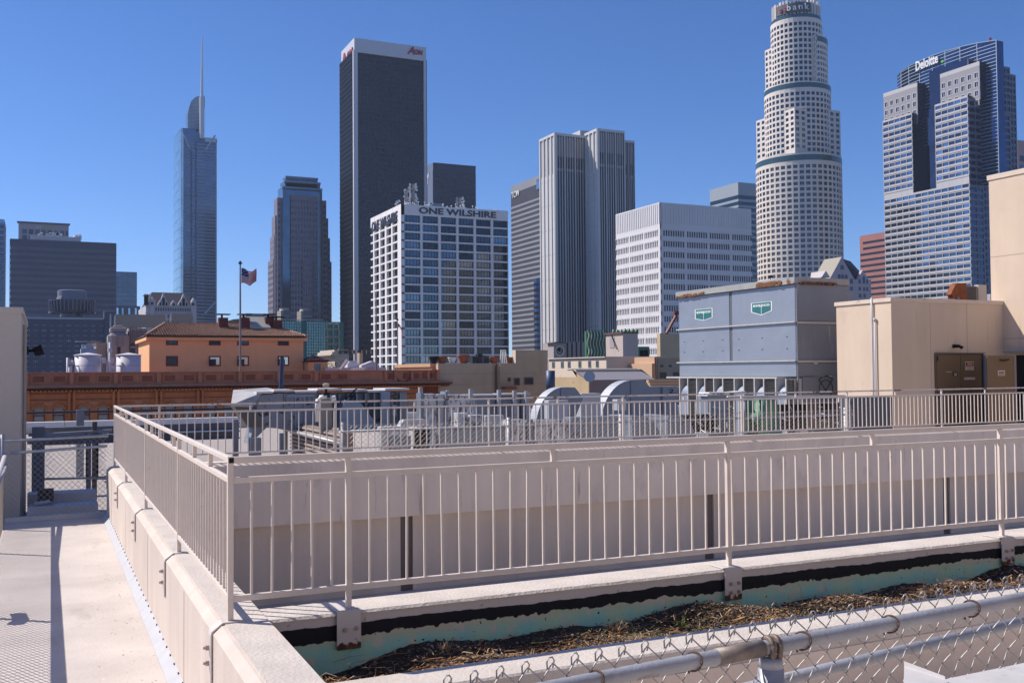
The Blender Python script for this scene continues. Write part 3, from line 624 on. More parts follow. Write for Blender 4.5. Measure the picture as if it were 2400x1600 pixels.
mb = MB(); a = fu.a(1259, 390); b = fu.a(1266, 390); fu.box(mb, min(a,b)-3, max(a,b), fu.z(444,1262), fu.z(420,1262), .45, .8); part('top_window', mb, GL('pale_pane',(.3,.45,.6),.1,.7), t)
# slim tower with red bands beside it
t, fv, fu, B = tower('slim_tower', 'slim dark blue tower with red banded edge beside the finned tower', 1251, 1257, 1269, 652, 560, GL('deep_blue_glass',(.05,.09,.18),.1,.7), yref=700)
rbm = mat('brick_red_band',(.30,.09,.07),.7)
for k in range(17): z = B['z1']-3-k*3.6; mb = MB(); mb.box(B['u0']-.2, B['u0']+2.2, B['v0']-.2, B['v1']-.2, z-1.5, z); part('red_band', mb, rbm, t)
# ---------------------------------------------------------------- finned white tower (three staggered blocks)
FIN = mat('white_fin', (.60,.585,.58), .7, var=.06, vs=.03, streak=.05); FDK = mat('fin_gap_glass', (.010,.012,.03), .35, .1); FG = mat('fin_side_panel', (.33,.34,.40), .6, .0, var=.05, vs=.05)
t = thing('finned_tower', 'tall tower of three staggered blocks with close white vertical fins and dark crown windows', 'tower', (330, 500, ZG))
def fin_block(xl, xc, xr, yt, V, ng, nf, tops, side_n):
    yr = 600; u0 = onv(xc, yr, V).x; u1 = onv(xr, yr, V).x; v1 = onu(xl, yr, u0).y; z1 = onv(xc, yt, V).z
    mb = MB(); mb.box(u0+1.2, u1, V+.6, v1, ZG, z1-.1); part('body', mb, FDK, t)
    f = Face('v', V+.6, xc, yr, u0); g = Face('u', u0+1.2, xc, yr, V); zc = onv(xc, yt+82, V).z; zs = onv(xc, yt+55, V).z
    n = ng*nf; W = u1-u0; mb = MB()
    for k in range(n+1):
        a = u0+W*k/n; big = k % nf == 0; w_ = W/n*(.21 if big else .135)
        f.box(mb, a-w_, min(a+w_, u1+w_*.4), ZG, z1 if big else zc, 0, .6 if big else .32)
        if not big: f.box(mb, a-w_*.7, a+w_*.7, zc, z1-.3, 0, .5)
    # second thin fins
    fins = mb; mb = MB()
    CPM = bpy.data.materials.get('crown_panel') or mat('crown_panel',(.26,.22,.22),.6,.1,var=.2,vs=.08)
    for k in range(ng):
        a0 = u0+W*k/ng+.8; a1 = u0+W*(k+1)/ng-.8; mb = MB(); f.box(mb, a0, a1, zs, z1-2.2, -.2, .35); part('crown_panel', mb, CPM, t); mb = MB(); f.box(mb, a0, a1, zc-1.5, zc, -.2, .3); part('crown_sill', mb, CPM, t)
    f.box(fins, u0, u1, z1-1.4, z1, -.3, .66); part('fins', fins, FIN, t)
    mb = MB(); Ls = v1-V
    for k in range(side_n+1):
        a = V+Ls*k/side_n; g.box(mb, a-.5, a+.5, ZG, z1, -.2, 1.3)
    g.box(mb, V, v1, ZG, zc-3, -.2, .75); g.box(mb, V, v1, z1-1.4, z1-.02, -.2, 1.25)
    for k in range(4*side_n): a = V+Ls*(k+.5)/(4*side_n); g.box(mb, a-.4, a+.4, zc-3, z1-.1, -.2, .6)
    part('side_panels', mb, FIN, t)
    mb = MB(); a = V+Ls*.08; 
    for k in range(int((zc-ZG)/14)): g.box(mb, V+.2, v1-.2, zc-6-k*14-.25, zc-6-k*14, .6, .79)
    part('side_joints', mb, FG, t)
    return u0, u1, v1, z1
VB = 480.; uB = onv(1402, 600, VB).x; VA = onu(1374, 600, uB).y
fin_block(1374, 1402, 1467, 301, VB, 3, 4, 0, 3)
fin_block(1267, 1302, 1375, 311, VA, 3, 4, 0, 4)
VC = VB+14; fin_block(1461, 1462, 1490, 328, VC, 2, 4, 0, 2)
mb = MB(); mb.box(onv(1376,330,VA).x, onv(1398,330,VA).x, VA+8, VA+22, 60, onv(1385,308,VA+8).z); part('roof_plant', mb, FIN, t)
# ---------------------------------------------------------------- white lattice office
LAT = mat('white_precast', (.70,.67,.675), .7, var=.05, vs=.06)
t, fv, fu, B = tower('precast_office', 'broad white precast office block with blank ribbed top and rows of narrow windows', 1444, 1547.5, 1763, 474, 330, DKB, yref=640, shrink=.42)
p0 = 537; zr = fv.z(537); ph = (fv.z(537)-fv.z(537+25.2*11))/11; hh = ph*.62
rows = pitch_rows(zr, hh, ph, 22)
gr = [(fv.a(1400+a/2.903,560), fv.a(1400+b/2.903,560)) for a, b in ((446,588),(607,744),(762,895),(915,1046))]
cols = [c for g0, g1 in gr for c in spans(g0, g1, 9, (g1-g0)/9*.36)]
mb = MB(); frame(fv, mb, B['u0'], B['u1'], ZG, B['z1'], cols, rows, .35, dp=.38)
for g0, g1 in gr:   # small hoods over every window
    for a, b in spans(g0, g1, 9, (g1-g0)/9*.42):
        for z0, z1 in rows[:14]: fv.box(mb, a-.12, b+.12, z1-.4, z1+.1, .3, .55)
part('front_wall', mb, LAT, t)
mb = MB()
for k in range(35): a = B['u0']+(B['u1']-B['u0'])*(k+.0)/35; fv.box(mb, a+.12, a+.42, zr+2.2, B['z1']-.4, .3, .6)
part('top_ribs', mb, LAT, t)
mb = MB(); rest = MB()
for a, b in cols:
    for z0, z1 in rows[:15]: rest.quad(fv.pt(a,z0,.05), fv.pt(b,z0,.05), fv.pt(b,z1,.05), fv.pt(a,z1,.05), pick())
part('window_field', rest, tints(mat('precast_glass',(.012,.013,.022),.3)), t, kind='stuff')
gu = [(min(fu.a(x0,700), fu.a(x1,700)), max(fu.a(x0,700), fu.a(x1,700))) for x0, x1 in ((1447,1476),(1480,1510),(1514,1545))]
colu = [c for g0, g1 in gu for c in spans(g0, g1, 8, (g1-g0)/8*.42)]
mb = MB(); frame(fu, mb, B['v0'], B['v1'], ZG, B['z1']-.02, colu, rows, .35, dp=.38)
for a, b in colu:
    for z0, z1 in rows[:16]: fu.box(mb, a-.02, b+.02, z1-.5, z1+.12, .3, .62)
for k in range(24): a = B['v0']+(B['v1']-B['v0'])*k/24; fu.box(mb, a+.12, a+.4, zr+2.2, B['z1']-.4, .3, .6)
part('side_wall', mb, LAT, t)
rest = MB()
for a, b in colu:
    for z0, z1 in rows[:16]: rest.quad(fu.pt(b,z0,.05), fu.pt(a,z0,.05), fu.pt(a,z1,.05), fu.pt(b,z1,.05))
part('side_window_field', rest, mat('precast_side_glass',(.07,.065,.075),.4), t, kind='stuff')
mb = MB(); mb.box(fv.a(1575,470), fv.a(1592,470), B['v0']+10, B['v0']+18, B['z1'], B['z1']+1.6); part('roof_plant', mb, LAT, t)
# ---------------------------------------------------------------- grey-teal tower behind
SB = mat('silver_band', (.33,.36,.38), .5, .2, var=.05, vs=.03); SG = GL('teal_dark_glass',(.035,.07,.09),.1,.7)
t, fv, fu, B = tower('banded_office', 'silver and dark teal banded office tower behind the white precast block', 1664, 1730.5, 1790, 427, 700, SG, yref=480)
mb = MB(); zt = B['z1']; z5 = fv.z(457)
fv.box(mb, B['u0'], B['u1'], z5, zt, -.2, .3); fu.box(mb, B['v0'], B['v1'], z5, zt-.05, -.2, .3)
for k in range(30):
    z = z5-3.4-k*5.3; fv.box(mb, B['u0'], B['u1'], z-2.2, z, -.2, .3); fu.box(mb, B['v0'], B['v1'], z-2.2, z-.05, -.2, .3)
part('bands', mb, SB, t)
# ---------------------------------------------------------------- round tower with stepped corners
USW = mat('cream_granite', (.72,.63,.565), .7, var=.04, vs=.05); USG = GL('green_blue_glass',(.055,.125,.155),.06,.75,.45); USB = mat('green_band',(.045,.11,.125),.3,.4)
Vc = 560.; C = onv(1873, 500, Vc); CX, CY = C.x, C.y
mpp = (onv(1923,500,Vc).x-onv(1823,500,Vc).x)/100*math.cos(math.radians(41))*1.0
dC = (Vector((CX,CY,0))).dot(Vector((fwd.x,fwd.y,0)).normalized()); mpp = dC/F/math.cos(math.atan((1873-1200)/F))
def zU(y, r=0): return onv(1873, y, CY).z*(dC-.8*r)/dC
def zP(y, px, py): return onv(1873, y, CY).z*(Vector((px,py,0)).dot(Vector((fwd.x,fwd.y,0)).normalized()))/dC
t = thing('round_skyscraper', 'tallest cream stone skyscraper with round stepped drums, square corners and a bank crown', 'skyscraper', (CX, CY, ZG))
def drum(r, z0, z1, nb, a0=0, a1=360, rowp=3.95, body=True, wh=.62, ww=.68, ztopwin=None):
    """cylinder of nb bays with a window in every storey"""
    n = nb; pts = [(CX+r*math.cos(math.radians(a0+(a1-a0)*k/n)), CY+r*math.sin(math.radians(a0+(a1-a0)*k/n))) for k in range(n+1)]
    mb = MB(); poly = [((x-CX)*.985+CX, (y-CY)*.985+CY) for x, y in (pts[:-1] if a1-a0 >= 360 else pts+[(CX,CY)])]
    mb.prism(poly, 'z', z0, z1-.1); part('drum_core', mb, USG, t)
    mb = MB(); glass = []
    zt = ztopwin or z1
    nr = int((zt-z0)/rowp)
    for (x0,y0), (x1,y1) in zip(pts, pts[1:]):
        d = Vector((x1-x0, y1-y0, 0)); L_ = d.length; d.normalize(); nrm = Vector((d.y, -d.x, 0)); P = Vector((x0,y0,0))
        mid = P+d*L_/2
        if nrm.dot(-mid.normalized()) < -.12: continue
        m0, m1 = L_*(1-ww)/2, L_*(1+ww)/2
        def q(a, b, za, zb_, o=0): 
            mb.quad(P+d*a+nrm*o+Vector((0,0,za)), P+d*b+nrm*o+Vector((0,0,za)), P+d*b+nrm*o+Vector((0,0,zb_)), P+d*a+nrm*o+Vector((0,0,zb_)))
        q(0, m0, z0, z1); q(m1, L_, z0, z1)
        zc = zt
        if z1 > zt: q(m0, m1, zt, z1)
        for k in range(nr):
            z = zt-k*rowp; q(m0, m1, z-rowp*(1-wh), z, 0)
            g0, g1 = z-rowp, z-rowp*(1-wh)
            a_ = P+d*m0; e = P+d*m1
            for A1 in (m0, m1): mb.quad(P+d*A1+Vector((0,0,g0)), P+d*A1-nrm*.6+Vector((0,0,g0)), P+d*A1-nrm*.6+Vector((0,0,g1)), P+d*A1+Vector((0,0,g1)))
            mb.quad(P+d*m0+Vector((0,0,g0)), P+d*m1+Vector((0,0,g0)), P+d*m1-nrm*.6+Vector((0,0,g0)), P+d*m0-nrm*.6+Vector((0,0,g0)))
            mb.quad(P+d*m0+Vector((0,0,g1)), P+d*m1+Vector((0,0,g1)), P+d*m1-nrm*.6+Vector((0,0,g1)), P+d*m0-nrm*.6+Vector((0,0,g1)))
            glass.append((P+d*m0-nrm*.5+Vector((0,0,g0)), P+d*m1-nrm*.5+Vector((0,0,g0)), m1-m0, g1-g0, math.atan2(d.y, d.x)))
        q(m0, m1, z0, zt-nr*rowp)
    part('drum_wall', mb, USW, t)
    return glass
def gpanes(glass):
    rest = MB(); glass.sort(key=lambda g: -g[0].z); glass.sort(key=lambda g: round(g[0].length/30))
    for p, q, w_, h, ang in glass:
        if t.get('_n', 0) < 290:
            t['_n'] = t.get('_n', 0)+1; tv = pick(); key = ('us', round(w_,1), round(h,1), tv)
            if key not in _cache: m_ = MB(); m_.quad((0,0,0),(w_,0,0),(w_,0,h),(0,0,h)); m_.box(w_*.32,w_*.35,-.08,0,0,h,1); m_.box(w_*.65,w_*.68,-.08,0,0,h,1); _cache[key] = m_.mesh('window', [tints(USG)[tv], USW])
            piece('window', _cache[key], t, p, ang)
        else: rest.quad(p, q, q+Vector((0,0,h)), p+Vector((0,0,h)), pick())
    part('window_field', rest, tints(USG), t, kind='stuff')
G_ = []
r3, r2, r1, rc = 94*mpp, 73*mpp, 67.5*mpp, 53.5*mpp
G_ += drum(r3, ZG, zU(362,r3), 44, ztopwin=zU(384,r3))
G_ += drum(r2, zU(365,r3), zU(195,r2), 40, ztopwin=zU(214,r2))
G_ += drum(rc*1.06, zU(200,r2), zU(46,rc), 34, ztopwin=zU(52,rc))
def band(r, za, zb_, a0=0, a1=360): mb = MB(); n = 48; pts = [(CX+r*math.cos(math.radians(a0+(a1-a0)*k/n)), CY+r*math.sin(math.radians(a0+(a1-a0)*k/n))) for k in range(n+1)]; mb.prism(pts[:-1] if a1-a0 >= 360 else pts+[(CX,CY)], 'z', zb_, za); part('glass_band', mb, USB, t, smooth=False)
band(r3*1.004, zU(366,r3), zU(379,r3)); band(r2*1.006, zU(198,r2), zU(209,r2)); band(rc*1.02, zU(37,rc), zU(47,rc))
def corner(sx, sy, h, ytop, z0):
    # square corner wing with punched windows, faces at -X and -Y
    zt = zP(ytop, CX+sx*h, CY+sy*h); x0, x1 = sorted((CX, CX+sx*h)); y0, y1 = sorted((CY, CY+sy*h))
    mb = MB(); mb.box(x0+.5, x1-.01, y0+.5, y1-.01, z0, zt-.1); part('corner_core', mb, DKB, t)
    rp = 3.95; rows = pitch_rows(zt-1.6, 2.3, rp, int((zt-1.6-z0)/rp)); 
    mb = MB(); gl = MB()
    fv_, fu_ = Face('v', y0+.5, 0, 0), Face('u', x0+.5, 0, 0)
    n = 4
    for f, A0, A1 in ((fv_, x0, x1), (fu_, y0, y1)):
        if f is fv_ and sy > 0 or f is fu_ and sx > 0:
            continue
        cs = spans(A0, A1, n, (A1-A0)/n*.42, (A1-A0)/n*.2, (A1-A0)/n*.2); frame(f, mb, A0, A1, z0, zt, cs, rows, .5, dp=.53)
        for a, b in cs:
            for za, zb_ in rows: 
                if f is fv_: G_.append((f.pt(a,za,.05), f.pt(b,za,.05), b-a, zb_-za, 0.0))
                else: gl.quad(f.pt(b,za,.05), f.pt(a,za,.05), f.pt(a,zb_,.05), f.pt(b,zb_,.05))
    if mb.v: part('corner_wall', mb, USW, t)
    if gl.v: part('corner_window_field', gl, USG, t, kind='stuff')
h2 = 65*mpp; zb0 = zU(367,r3)
corner(-1,-1,h2,253,zb0); corner(-1,1,h2,284,zb0); corner(1,-1,h2,262,zb0)
h1 = 49.5*mpp
corner(-1,1,h1,120,zU(210,r2))
# upper right drum part cut by a flat sunlit wall
G_ += drum(r1, zU(262,r1), zU(84,r1), 20, -90, 40, ztopwin=zU(103,r1)); band(r1*1.01, zU(88,r1), zU(100,r1), -90, 40)
mb = MB(); f = Face('u', CX+.0, 0, 0); 
cs = spans(CY-r1+.5, CY-rc*.9, 2, 2.2, 1, 1); rows = pitch_rows(zU(84,r1)-2, 2.3, 3.95, 20)
fc = Face('u', CX-.3, 0, 0); frame(fc, mb, CY-r1, CY-rc*.7, zU(262,r1), zU(84,r1), cs, rows, .5, dp=.53); mb.box(CX-.2, CX+.5, CY-r1+.05, CY-rc*.7, zU(262,r1), zU(84,r1)-.1, 1); part('cut_wall', mb, [USW, USG], t)
gpanes(G_)
# crown: fluted panels
mb = MB(); m2 = MB(); random.seed(2)
mb.prism([(CX+rc*.9*math.cos(k*math.pi/16), CY+rc*.9*math.sin(k*math.pi/16)) for k in range(32)], 'z', zU(38,rc), zU(6,rc)); part('crown_core', mb, mat('crown_glass',(.10,.13,.14),.3,.4), t)
mb = MB()
for k in range(40):
    a = 2*math.pi*k/40; c = Vector((CX+rc*math.cos(a), CY+rc*math.sin(a), 0)); d = Vector((-math.sin(a), math.cos(a), 0)); n_ = Vector((math.cos(a), math.sin(a), 0)); w_ = rc*.055 if k % 2 else rc*.03
    zt = zU(3 if k % 4 else 7, rc); p = [c-d*w_, c+d*w_, c+d*w_-n_*rc*.09, c-d*w_-n_*rc*.09]
    mb.prism([(q.x,q.y) for q in p], 'z', zU(39,rc), zt)
part('crown_fins', mb, mat('crown_stone',(.60,.55,.52),.6), t)
WL = mat('white_sign', (.8,.8,.8), .4); sgn = mat('crown_sign_dark', (.07,.075,.085), .5)
def curved_text(s_, a_mid, step, size, m, z):
    for i, ch in enumerate(s_):
        a = math.radians(a_mid + (i-(len(s_)-1)/2)*step); c = Vector((CX+rc*1.07*math.cos(a), CY+rc*1.07*math.sin(a), z)); d = Vector((-math.sin(a), math.cos(a), 0))
        text(ch, size, .3, m, t, c, d, (0,0,1), align='CENTER', bold=.04)
mb = MB(); arc = [(CX+rc*1.045*math.cos(math.radians(a)), CY+rc*1.045*math.sin(math.radians(a))) for a in range(178, 268, 5)]
arc2 = [(CX+rc*.96*math.cos(math.radians(a)), CY+rc*.96*math.sin(math.radians(a))) for a in range(263, 173, -5)]
mb.prism(arc+arc2, 'z', zU(34,rc), zU(12,rc)); part('sign_panel', mb, sgn, t)
zs = zU(29,rc)
curved_text('bank', 233, 13, 6.2, WL, zs)
curved_text('us', 199, 12, 5.2, mat('sign_red',(.5,.02,.06),.5), zs+.2)
# ---------------------------------------------------------------- stepped glass and granite tower, Deloitte
GW = mat('light_granite_band', (.47,.45,.465), .65, var=.05, vs=.05); GM = mat('grey_granite', (.29,.275,.30), .7, var=.06, vs=.05); GB = GL('deep_blue_curtain', (.055,.10,.19), .06, .85, .2, .01); GBD = GL('blue_dark_curtain', (.045,.065,.12), .1, .75, .2, .01)
VG = 430.; uG = onv(2277, 600, VG).x; fu = Face('u', uG, 2277, 600)
t = thing('stepped_glass_tower', 'stepped blue glass and pale granite skyscraper with curved Deloitte crown', 'skyscraper', (uG+15, VG+20, ZG))
A = lambda x, y: fu.a(x, y)
vL = A(2075, 560); wy = 600
def uz(x, y): return fu.z(y, x)
z_main = uz(2277, 424); z_l = uz(2141, 263); z_r = uz(2273, 222)
v1_, v2_ = A(2144, 560), A(2198, 560)   # recess limits (v1_ > v2_)
CORE = GL('tower_pane', (.12,.19,.27), .06, .85, .2)
pitch = (uz(2277,260)-uz(2277,640))/((640-260)/15.7)
ncol = 13
def block(vA, vB_, zt, u, zb, nc, depth=30, wmat=GW, off=0):
    f = Face('u', u, 0, 0)
    mb = MB(); mb.box(u, u+depth, vA+.8, vB_, zb, zt-.05); part('core', mb, GBD, t)
    rows = pitch_rows(zt-1.3, pitch*.52, pitch, int((zt-1.3-zb)/pitch))
    cs = spans(vA, vB_, nc, .35, .4, .4)
    mb = MB(); frame(f, mb, vA, vB_, zb, zt, cs, rows, .5, dp=.54)
    for z0, z1 in rows: f.box(mb, vA, vB_, z0-pitch*.30, z0-pitch*.22, .4, .75)
    part('banded_wall', mb, wmat, t); return f, cs, rows
fA, cA, rA = block(VG, vL, z_main, uG, ZG, 13, 5)
fB, cB, rB = block(A(2141,400), vL, z_l, uG, z_main, 5, 10)
fC, cC, rC = block(VG, A(2195,400), z_r, uG, z_main, 5, 5)
# side wall of lower right block towards camera is VG plane
panes(t, fC, cC, rC, (CORE,), d=.05); panes(t, fB, cB, rB, (CORE,), d=.05); panes(t, fA, cA, rA, (CORE,), d=.05, limit=290)
# mid blocks with small square windows
def mid(vA, vB_, zt, u, zb, nc, nr, lx):
    f = Face('u', u, 0, 0); mb = MB(); mb.box(u, u+9, vA, vB_, zb, zt-.05); part('core', mb, GBD, t)
    L_ = vB_-vA; cs = [(vA+L_*(k+.2)/nc, vA+L_*(k+.8)/nc) for k in range(nc)]; pp = (zt-6-zb)/max(nr,1)*.0+6.1
    rows = [(zt-6.4-k*5.6-3.4, zt-6.4-k*5.6) for k in range(nr)]
    mb = MB(); frame(f, mb, vA, vB_, zb, zt-2.6, cs, rows, .5, dp=.5001); f.box(mb, vA, vB_, zt-2.6, zt, -.2, .56, 1); part('punched_wall', mb, [GM, GW], t)
    for a, b in cs:
        for z0, z1 in rows:
            key = ('mid', round(b-a,2))
            if key not in _cache:
                m_ = MB(); f0 = Face('u',0,0,0); m_.quad((0,b-a,0),(0,0,0),(0,0,3.4),(0,b-a,3.4))
                for (aa, bb, cc, dd) in ((0,b-a,-.3,.2),(0,b-a,3.2,3.7),(-.3,.2,-.3,3.7),(b-a-.2,b-a+.3,-.3,3.7),((b-a)/2-.15,(b-a)/2+.15,.2,3.2)): f0.box(m_, aa, bb, cc, dd, -.1, .55 if aa<=0 or bb>b-a-.21 else .2, 1)
                _cache[key] = m_.mesh('small_window', [CORE, GW])
            piece('small_window', _cache[key], t, f.pt(a, z0, .05))
u2 = uG+5; f2 = Face('u', u2, 0, 0)
mid(f2.a(2153,300), f2.a(2073,300), f2.z(193,2153), u2, z_l-2, 6, 4, 0)
u2r = uG+6; f3 = Face('u', u2r, 0, 0)
zmr = f3.z(143,2299); mid(f3.a(2299,250), f3.a(2206,250), zmr, u2r, z_r-2, 6, 4, 0)
vMR = f3.a(2299,250)
# recessed curved glass between the blocks and the curved crown
def curve_wall(xs, mats_):
    pass
u3 = uG+10
pts = []
for x, y, du in ((2103,180,9.5),(2112,168,6.5),(2130,156,4.0),(2155,144,2.4),(2185,131,1.3),(2215,121,.7),(2250,111,.4),(2290,102,.6),(2335,95,1.5)):
    p = onu(x, y, u3+du); pts.append(p)
top = pts; zb = z_main-1
mb = MB(); fr = MB()
back = 6.0
poly = [(p.x, p.y) for p in top]
for a, b in zip(top, top[1:]):
    mb.quad((a.x,a.y,zb),(b.x,b.y,zb),tuple(b),tuple(a))
for a, b in zip(top, top[1:]): mb.quad(tuple(a),tuple(b),(b.x+back,b.y,b.z),(a.x+back,a.y,a.z)); mb.quad((a.x+back,a.y,a.z),(b.x+back,b.y,b.z),(b.x+back,b.y,zb),(a.x+back,a.y,zb))
e = top[-1]; mb.quad((e.x,e.y,zb),(e.x+back,e.y,zb),(e.x+back,e.y,e.z),tuple(e)); e = top[0]; mb.quad((e.x+back,e.y,zb),(e.x,e.y,zb),tuple(e),(e.x+back,e.y,e.z))
part('curved_glass', mb, GB, t)
FW = mat('crown_mullion', (.35,.42,.52), .5, .3)
zt_ = max(p.z for p in top); z = zb
while z < zt_:
    for a, b in zip(top, top[1:]):
        if z < min(a.z, b.z):
            n_ = Vector((b.y-a.y, a.x-b.x, 0)).normalized()*.25; n_ = n_ if n_.x < 0 else -n_
            fr.quad(Vector((a.x,a.y,z))+n_, Vector((b.x,b.y,z))+n_, Vector((b.x,b.y,z+.35))+n_, Vector((a.x,a.y,z+.35))+n_); fr.quad(Vector((a.x,a.y,z)), Vector((b.x,b.y,z)), Vector((b.x,b.y,z))+n_, Vector((a.x,a.y,z))+n_)
    z += 2.2
for p in top[1:]: fr.box(p.x-.3, p.x, p.y-.2, p.y+.2, zb, p.z)
for a, b in zip(top, top[1:]): fr.tube([a, b], .35, 4)
part('curtain_mullions', fr, FW, t)
# Deloitte letters follow the curve
def crown_pt(x, y):
    best = None; d = ray(x, y)
    for a, b in zip(top, top[1:]):
        # intersect vertical plane through a-b
        n_ = Vector((b.y-a.y, a.x-b.x, 0)); k = n_.dot(Vector((a.x,a.y,0)))/n_.dot(d); p = d*k
        s_ = (p-Vector((a.x,a.y,p.z))).dot(Vector((b.x-a.x,b.y-a.y,0)))/((b.x-a.x)**2+(b.y-a.y)**2)
        if -.001 <= s_ <= 1.001: return p, Vector((b.x-a.x,b.y-a.y,0)).normalized()
r0_, r1_ = crown_pt(2151, 163), crown_pt(2203, 149)
P0_, P1_ = r0_[0]+Vector((-1.6,0,-1.5)), r1_[0]+Vector((-1.6,0,-1.5)); dd_ = P1_-P0_; dd_.z = 0
text('Deloitte', 6.6, .3, WL, t, P0_, dd_, (0,0,1), bold=.12, w=dd_.length, h=6.2)
r = crown_pt(2211, 147)
if r: p, d = r; mb = MB(); c = p+Vector((-.8,0,.6)); mb.box(c.x-.2,c.x+.2,c.y-1.0,c.y+1.0,c.z-.7,c.z+.7); part('green_dot', mb, mat('green_sign',(.12,.45,.05),.5), t)
# faces towards the camera: dark blue glass steps
def vface(xa, xb, yt, V, nc, zb=ZG, yr=300, label=None, um=None):
    x0 = onv(xa, yr, V).x if um is None else um; x1 = onv(xb, yr, V).x; zt = onv(xa, yt, V).z
    mb = MB(); mb.box(x0, x1, V, V+30, zb, zt-.02); part('glass_block', mb, GBD, t)
    f = Face('v', V, 0, 0); mb = MB(); n = int((zt-zb)/pitch)
    for k in range(n): f.box(mb, x0, x1, zt-k*pitch-pitch*.38, zt-k*pitch, -.1, .35)
    for k in range(nc+1): a = x0+(x1-x0)*k/nc; f.box(mb, a-.35, a+.35, zb, zt-.1, -.1, .42)
    part('glass_mullions', mb, mat('blue_grey_spandrel',(.13,.14,.19),.5,.2) if 'blue_grey_spandrel' not in bpy.data.materials else bpy.data.materials['blue_grey_spandrel'], t)
    return f, x0, x1, zt
vface(2278, 2300, 232, VG+.5, 2, um=uG+.52)
vface(2300, 2324, 143, VG+5, 3, um=uG+6.5)
vface(2300, 2366, 258, VG+8, 7, um=uG+6.6)
vface(2340, 2368, 154, VG+9, 3)
vface(2366, 2381, 174, VG+9.5, 2)
mb = MB(); p0 = onv(2323, 200, VG+12); p1 = onv(2340, 200, VG+12); mb.box(p0.x, p1.x, VG+12, VG+14, z_main, onv(2330,158,VG+12).z); part('glass_slot', mb, GB, t)
f = Face('v', VG+5, 0, 0); text('KPMG', 4.0, .2, mat('dim_sign',(.5,.5,.55),.5), t, f.pt(onv(2302,152,VG+5).x, onv(2302,154,VG+5).z, .6), (1,0,0), (0,0,1), bold=.02, w=onv(2320,152,VG+5).x-onv(2303,152,VG+5).x, h=3.2)
mb = MB(); c = onu(2318, 94, u3+.6); mb.lathe((c.x+1,c.y), [(.8,c.z),(.8,c.z+1.4)], 8); part('red_beacon', mb, RED, t)
mb = MB(); mb.box(uG+6.6, uG+30, VG+14, VG+60, ZG, z_main+30); part('rear_core', mb, GBD, t)
# ---------------------------------------------------------------- pink tower at the right edge
PK = mat('pink_granite', (.42,.25,.23), .7)
t, fv, fu, B = tower('pink_tower', 'pink granite tower peeking out at the right edge of the picture', 2384, 2386, 2440, 328, 620, PK, yref=400, zb=ZG)
panes(t, fv, spans(B['u0']+3, B['u1'], 4, 1.6), pitch_rows(B['z1']-14, 5, 8, 10), (GBD,), d=.35)
# ---------------------------------------------------------------- red striped building
RB = mat('red_granite', (.34,.13,.105), .7, var=.08, vs=.05)
t, fv, fu, B = tower('striped_office', 'red granite office block with black window bands left of the stepped glass tower', 2016, 2120, 2160, 536, 680, mat('black_glass_band',(.015,.015,.02),.15,.4), yref=620, shrink=.3)
fu2 = fu; zt = B['z1']; mb = MB(); z0 = fu2.z(567, 2025); fu2.box(mb, B['v0'], B['v1'], z0, zt, -.2, .3)
pr = (fu2.z(578,2040)-fu2.z(690,2040))/8.2
for k in range(22): fu2.box(mb, B['v0'], B['v1']-.0, z0-pr*.42-k*pr-pr*.58, z0-pr*.42-k*pr, -.2, .3)
fu2.box(mb, B['v1']-4, B['v1'], fu2.z(590,2025), zt-.02, -.2, .31)
fv.box(mb, B['u0'], B['u1'], ZG, zt-.05, -.2, .3); part('granite_bands', mb, RB, t)
# ---------------------------------------------------------------- curved glass tower with spire
WG = GL('pale_blue_glass', (.24,.40,.50), .12, .6, .1, .01); WF = GL('mid_blue_glass', (.11,.17,.26), .12, .75, .1, .01); WB = mat('floor_edge',(.20,.26,.36),.5,.3); WD = mat('dark_strip',(.04,.055,.10),.4,.3)
Vw = 950.; f = Face('v', Vw, 430, 450); a_ = lambda x: f.a(x, 450)
t = thing('spire_tower', 'blue glass skyscraper with curved crown and long needle spire', 'skyscraper', (a_(468), Vw+30, ZG))
zt = f.z(303, 430); zr_ = f.z(306, 505)
mb = MB(); mb.box(a_(428.5), a_(508), Vw, Vw+50, ZG, zt-6); part('front_glass', mb, WF, t)
mb = MB(); fu_ = Face('u', a_(428.5), 0, 0); 
prof = [(428.4,300),(424,301),(418,306),(412,313),(408,322),(406.5,332)]
pp = []
for i, (x, y) in enumerate(prof): p = onu(x, y, a_(428.5)-.1-1.2*math.sin(i/5*math.pi*.9)*2.2); pp.append(p)
for a, b in zip(pp, pp[1:]): mb.quad((b.x,b.y,ZG),(a.x,a.y,ZG),tuple(a),tuple(b)); mb.quad(tuple(b),tuple(a),(a.x+20,a.y,a.z),(b.x+20,b.y,b.z))
part('curved_side', mb, WG, t)
mb = MB()
for k in range(int((pp[-1].z-ZG)/9)):
    z = pp[-1].z-3-k*9
    for a, b in zip(pp, pp[1:]): mb.quad((b.x-.1,b.y,z),(a.x-.1,a.y,z),(a.x-.1,a.y,z+.5),(b.x-.1,b.y,z+.5))
part('side_joints', mb, WB, t)
mb = MB(); fl = (zt-f.z(735,440))/54.
for k in range(80):
    z = zt-12-k*fl; w_ = .45*fl if k % 1 == 0 else .2
    f.box(mb, a_(430), a_(447), z-w_*.55, z, 0, .3); f.box(mb, a_(450), a_(457), z-w_*.6, z, 0, .3); f.box(mb, a_(461), a_(480), z-w_, z, 0, .3); f.box(mb, a_(481), a_(505), z-w_*.6-.5, z-.5, 0, .3)
part('floor_edges', mb, WB, t)
mb = MB(); f.box(mb, a_(457.5), a_(460.5), ZG, zt-10, 0, .5); f.box(mb, a_(446.8), a_(449.8), ZG, zt-20, 0, .5); part('dark_strips', mb, WD, t)
mb = MB(); PB = mat('pale_frame',(.42,.48,.56),.5,.2)
